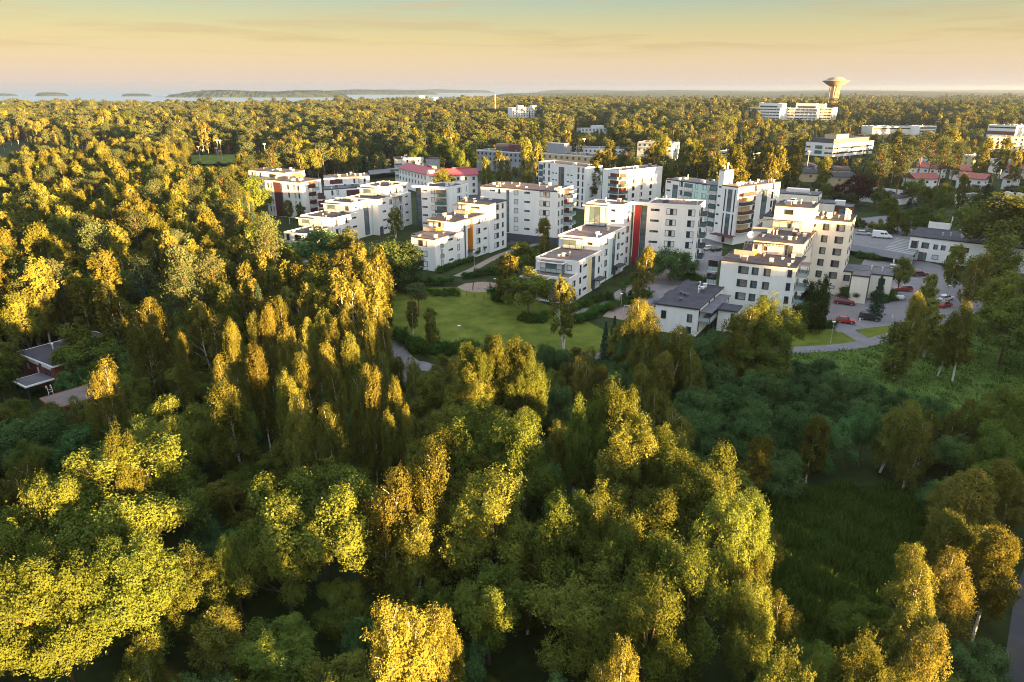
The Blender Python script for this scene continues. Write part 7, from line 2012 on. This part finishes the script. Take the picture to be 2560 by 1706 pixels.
forest('left_wood', ma[:, 0], ma[:, 1], np.zeros(len(ma)), mk, ma[:, 2], ma[:, 3], KM, VM, FM, 'mid')
print('FOREST', len(ma), rest.sum(), cnt)
# the wood beside and behind the camera, which shades the meadow
SIDE = np.array([(150, -70), (142, 10), (132, 80), (146, 130), (176, 165), (230, 215), (330, 260), (520, 260), (480, -220), (170, -220)])
sx = rg.uniform(40, 520, 7000); sy = rg.uniform(-220, 260, 7000)
m_ = in_poly(sx, sy, SIDE) & (sx > .80 * (sy + 24) + 8) & ~blocked(sx, sy, 2)
sx, sy = sx[m_], sy[m_]
ns = len(sx); sk = rg.choice(3, ns, p=[.5, .3, .2])
sh = np.where(sy < -40, rg.uniform(10, 13.5, ns), np.where(sy < 22, rg.uniform(19, 23.5, ns), np.where(sy < 105, rg.uniform(16, 21, ns), rg.uniform(18.5, 24, ns))))  # unseen trees, heights shaped by zone to place their shade
forest('side_woods', sx, sy, np.zeros(ns), sk, sh, sh * rg.uniform(.38, .5, ns))

# far wooded islands and ridges
M['isle'] = mat('island_woods', (.022, .034, .022), .95, .3, .02, .05)
def island(name, cx, cy, lx, ly, h, seed, kind='structure', base=-12.5):
    r2 = np.random.default_rng(seed)
    na, nr = 420, 22
    aa, rr_ = np.meshgrid(np.linspace(0, 2 * math.pi, na, endpoint=False), np.linspace(0.02, 1, nr), indexing='ij')
    sh = 1 + .16 * np.sin(aa * 3 + seed) + .10 * np.sin(aa * 5 + seed * 2) + .05 * np.sin(aa * 11)
    X = cx + lx * rr_ * sh * np.cos(aa); Y = cy + ly * rr_ * sh * np.sin(aa)
    Z = base + (h * (1 - rr_ ** 6) * (.72 + .28 * np.sin(X * .004 + seed) ** 2) + r2.uniform(-1, 1, X.shape) * h * .30 * (rr_ < .97)) * (rr_ < .995)
    v = np.stack([X, Y, Z], -1).reshape(-1, 3)
    i, j = np.meshgrid(np.arange(na), np.arange(nr - 1), indexing='ij')
    f = np.stack([i * nr + j, i * nr + j + 1, ((i + 1) % na) * nr + j + 1, ((i + 1) % na) * nr + j], -1).reshape(-1, 4)
    o_ = link(name, np_mesh(name, v, f, [M['isle']])); o_['kind'] = kind
    return o_
def isl(name, xa, xb, ytop, ybase, seed, depth=.35):
    """an island given by what it covers in the photograph (print coordinates)"""
    D = None
    pa, pb = dat(xa, ybase, -12), dat(xb, ybase, -12)
    c = (pa + pb) / 2; lx = np.linalg.norm(pb - pa) / 2
    ztop = CAM_H + px_ray((xa + xb) / 2 * 1.08797, ytop * 1.08797)[2] / px_ray((xa + xb) / 2 * 1.08797, ytop * 1.08797)[1] * c[1]
    return island(name, c[0], c[1] + lx * depth, lx, lx * depth, max(8, (ztop + 12) * .82), seed)
isl('island', -60, 22, 215.5, 221, 1); isl('island', 76, 148, 213, 221.5, 2); isl('island', 275, 342, 214, 222, 3); isl('island', 400, 800, 207.5, 224.5, 4, .16); isl('island', 640, 1010, 206.5, 218, 5, .2); isl('island', 820, 1120, 206, 214, 6, .2)

# tall meadow grass in the open spots
def grass(name, poly, n, h, seed):
    r2 = np.random.default_rng(seed)
    lo, hi_ = poly.min(0), poly.max(0)
    xs = r2.uniform(lo[0], hi_[0], n * 2); ys = r2.uniform(lo[1], hi_[1], n * 2)
    m_ = in_poly(xs, ys, poly); xs, ys = xs[m_][:n], ys[m_][:n]
    k = len(xs)
    az = r2.uniform(0, 6.28, k); clump = .6 + .8 * (np.sin(xs * .9) * np.sin(ys * .8 + 1) > 0.1)
    hh_ = h * r2.uniform(.5, 1.4, k) * clump
    w = .10 * r2.uniform(.6, 1.5, k)
    tip = r2.normal(0, .22, (k, 2)) * hh_[:, None]
    a = np.stack([xs + w * np.cos(az), ys + w * np.sin(az), np.full(k, .02)], 1); b_ = np.stack([xs - w * np.cos(az), ys - w * np.sin(az), np.full(k, .02)], 1)
    c = np.stack([xs + tip[:, 0], ys + tip[:, 1], hh_], 1)
    o_ = link(name, np_mesh(name, np.stack([a, b_, c], 1).reshape(-1, 3), np.arange(3 * k).reshape(-1, 3), [M['l_grass']])); o_['kind'] = 'stuff'
M['l_grass'] = leaf_mat('grass_blades', (.062, .120, .022), trans=.35, hue=.02, val=0, leafvar=.4)
mead = [np.array(D2([(1720, 1120), (2020, 1120), (2180, 1150), (2130, 1300), (2020, 1420), (1860, 1600), (1740, 1500)])), np.array(D2([(1760, 812), (1985, 800), (2100, 772), (2240, 722), (2420, 700), (2420, 960), (2150, 990), (2060, 930), (1900, 850)]))]
grass('meadow_grass', mead[0], 42000, .8, 1); grass('meadow_grass', mead[1], 34000, .26, 2)

# ------------------------------------------------------------------ evening haze
hz = MB().box(-15500, 15500, -15500, 15500, -18.5, 82)
hm = bpy.data.materials.new('evening_haze'); hm.use_nodes = True
t = hm.node_tree
for n_ in list(t.nodes): t.nodes.remove(n_)
ho = t.nodes.new('ShaderNodeOutputMaterial'); pv_ = t.nodes.new('ShaderNodeVolumePrincipled')
pv_.inputs['Color'].default_value = (.50, .66, .90, 1)
pv_.inputs['Density'].default_value = 7.5e-5
pv_.inputs['Anisotropy'].default_value = 0.6
t.links.new(pv_.outputs[0], ho.inputs['Volume'])
o_ = link('haze', hz.mesh('haze', hm)); o_['kind'] = 'stuff'
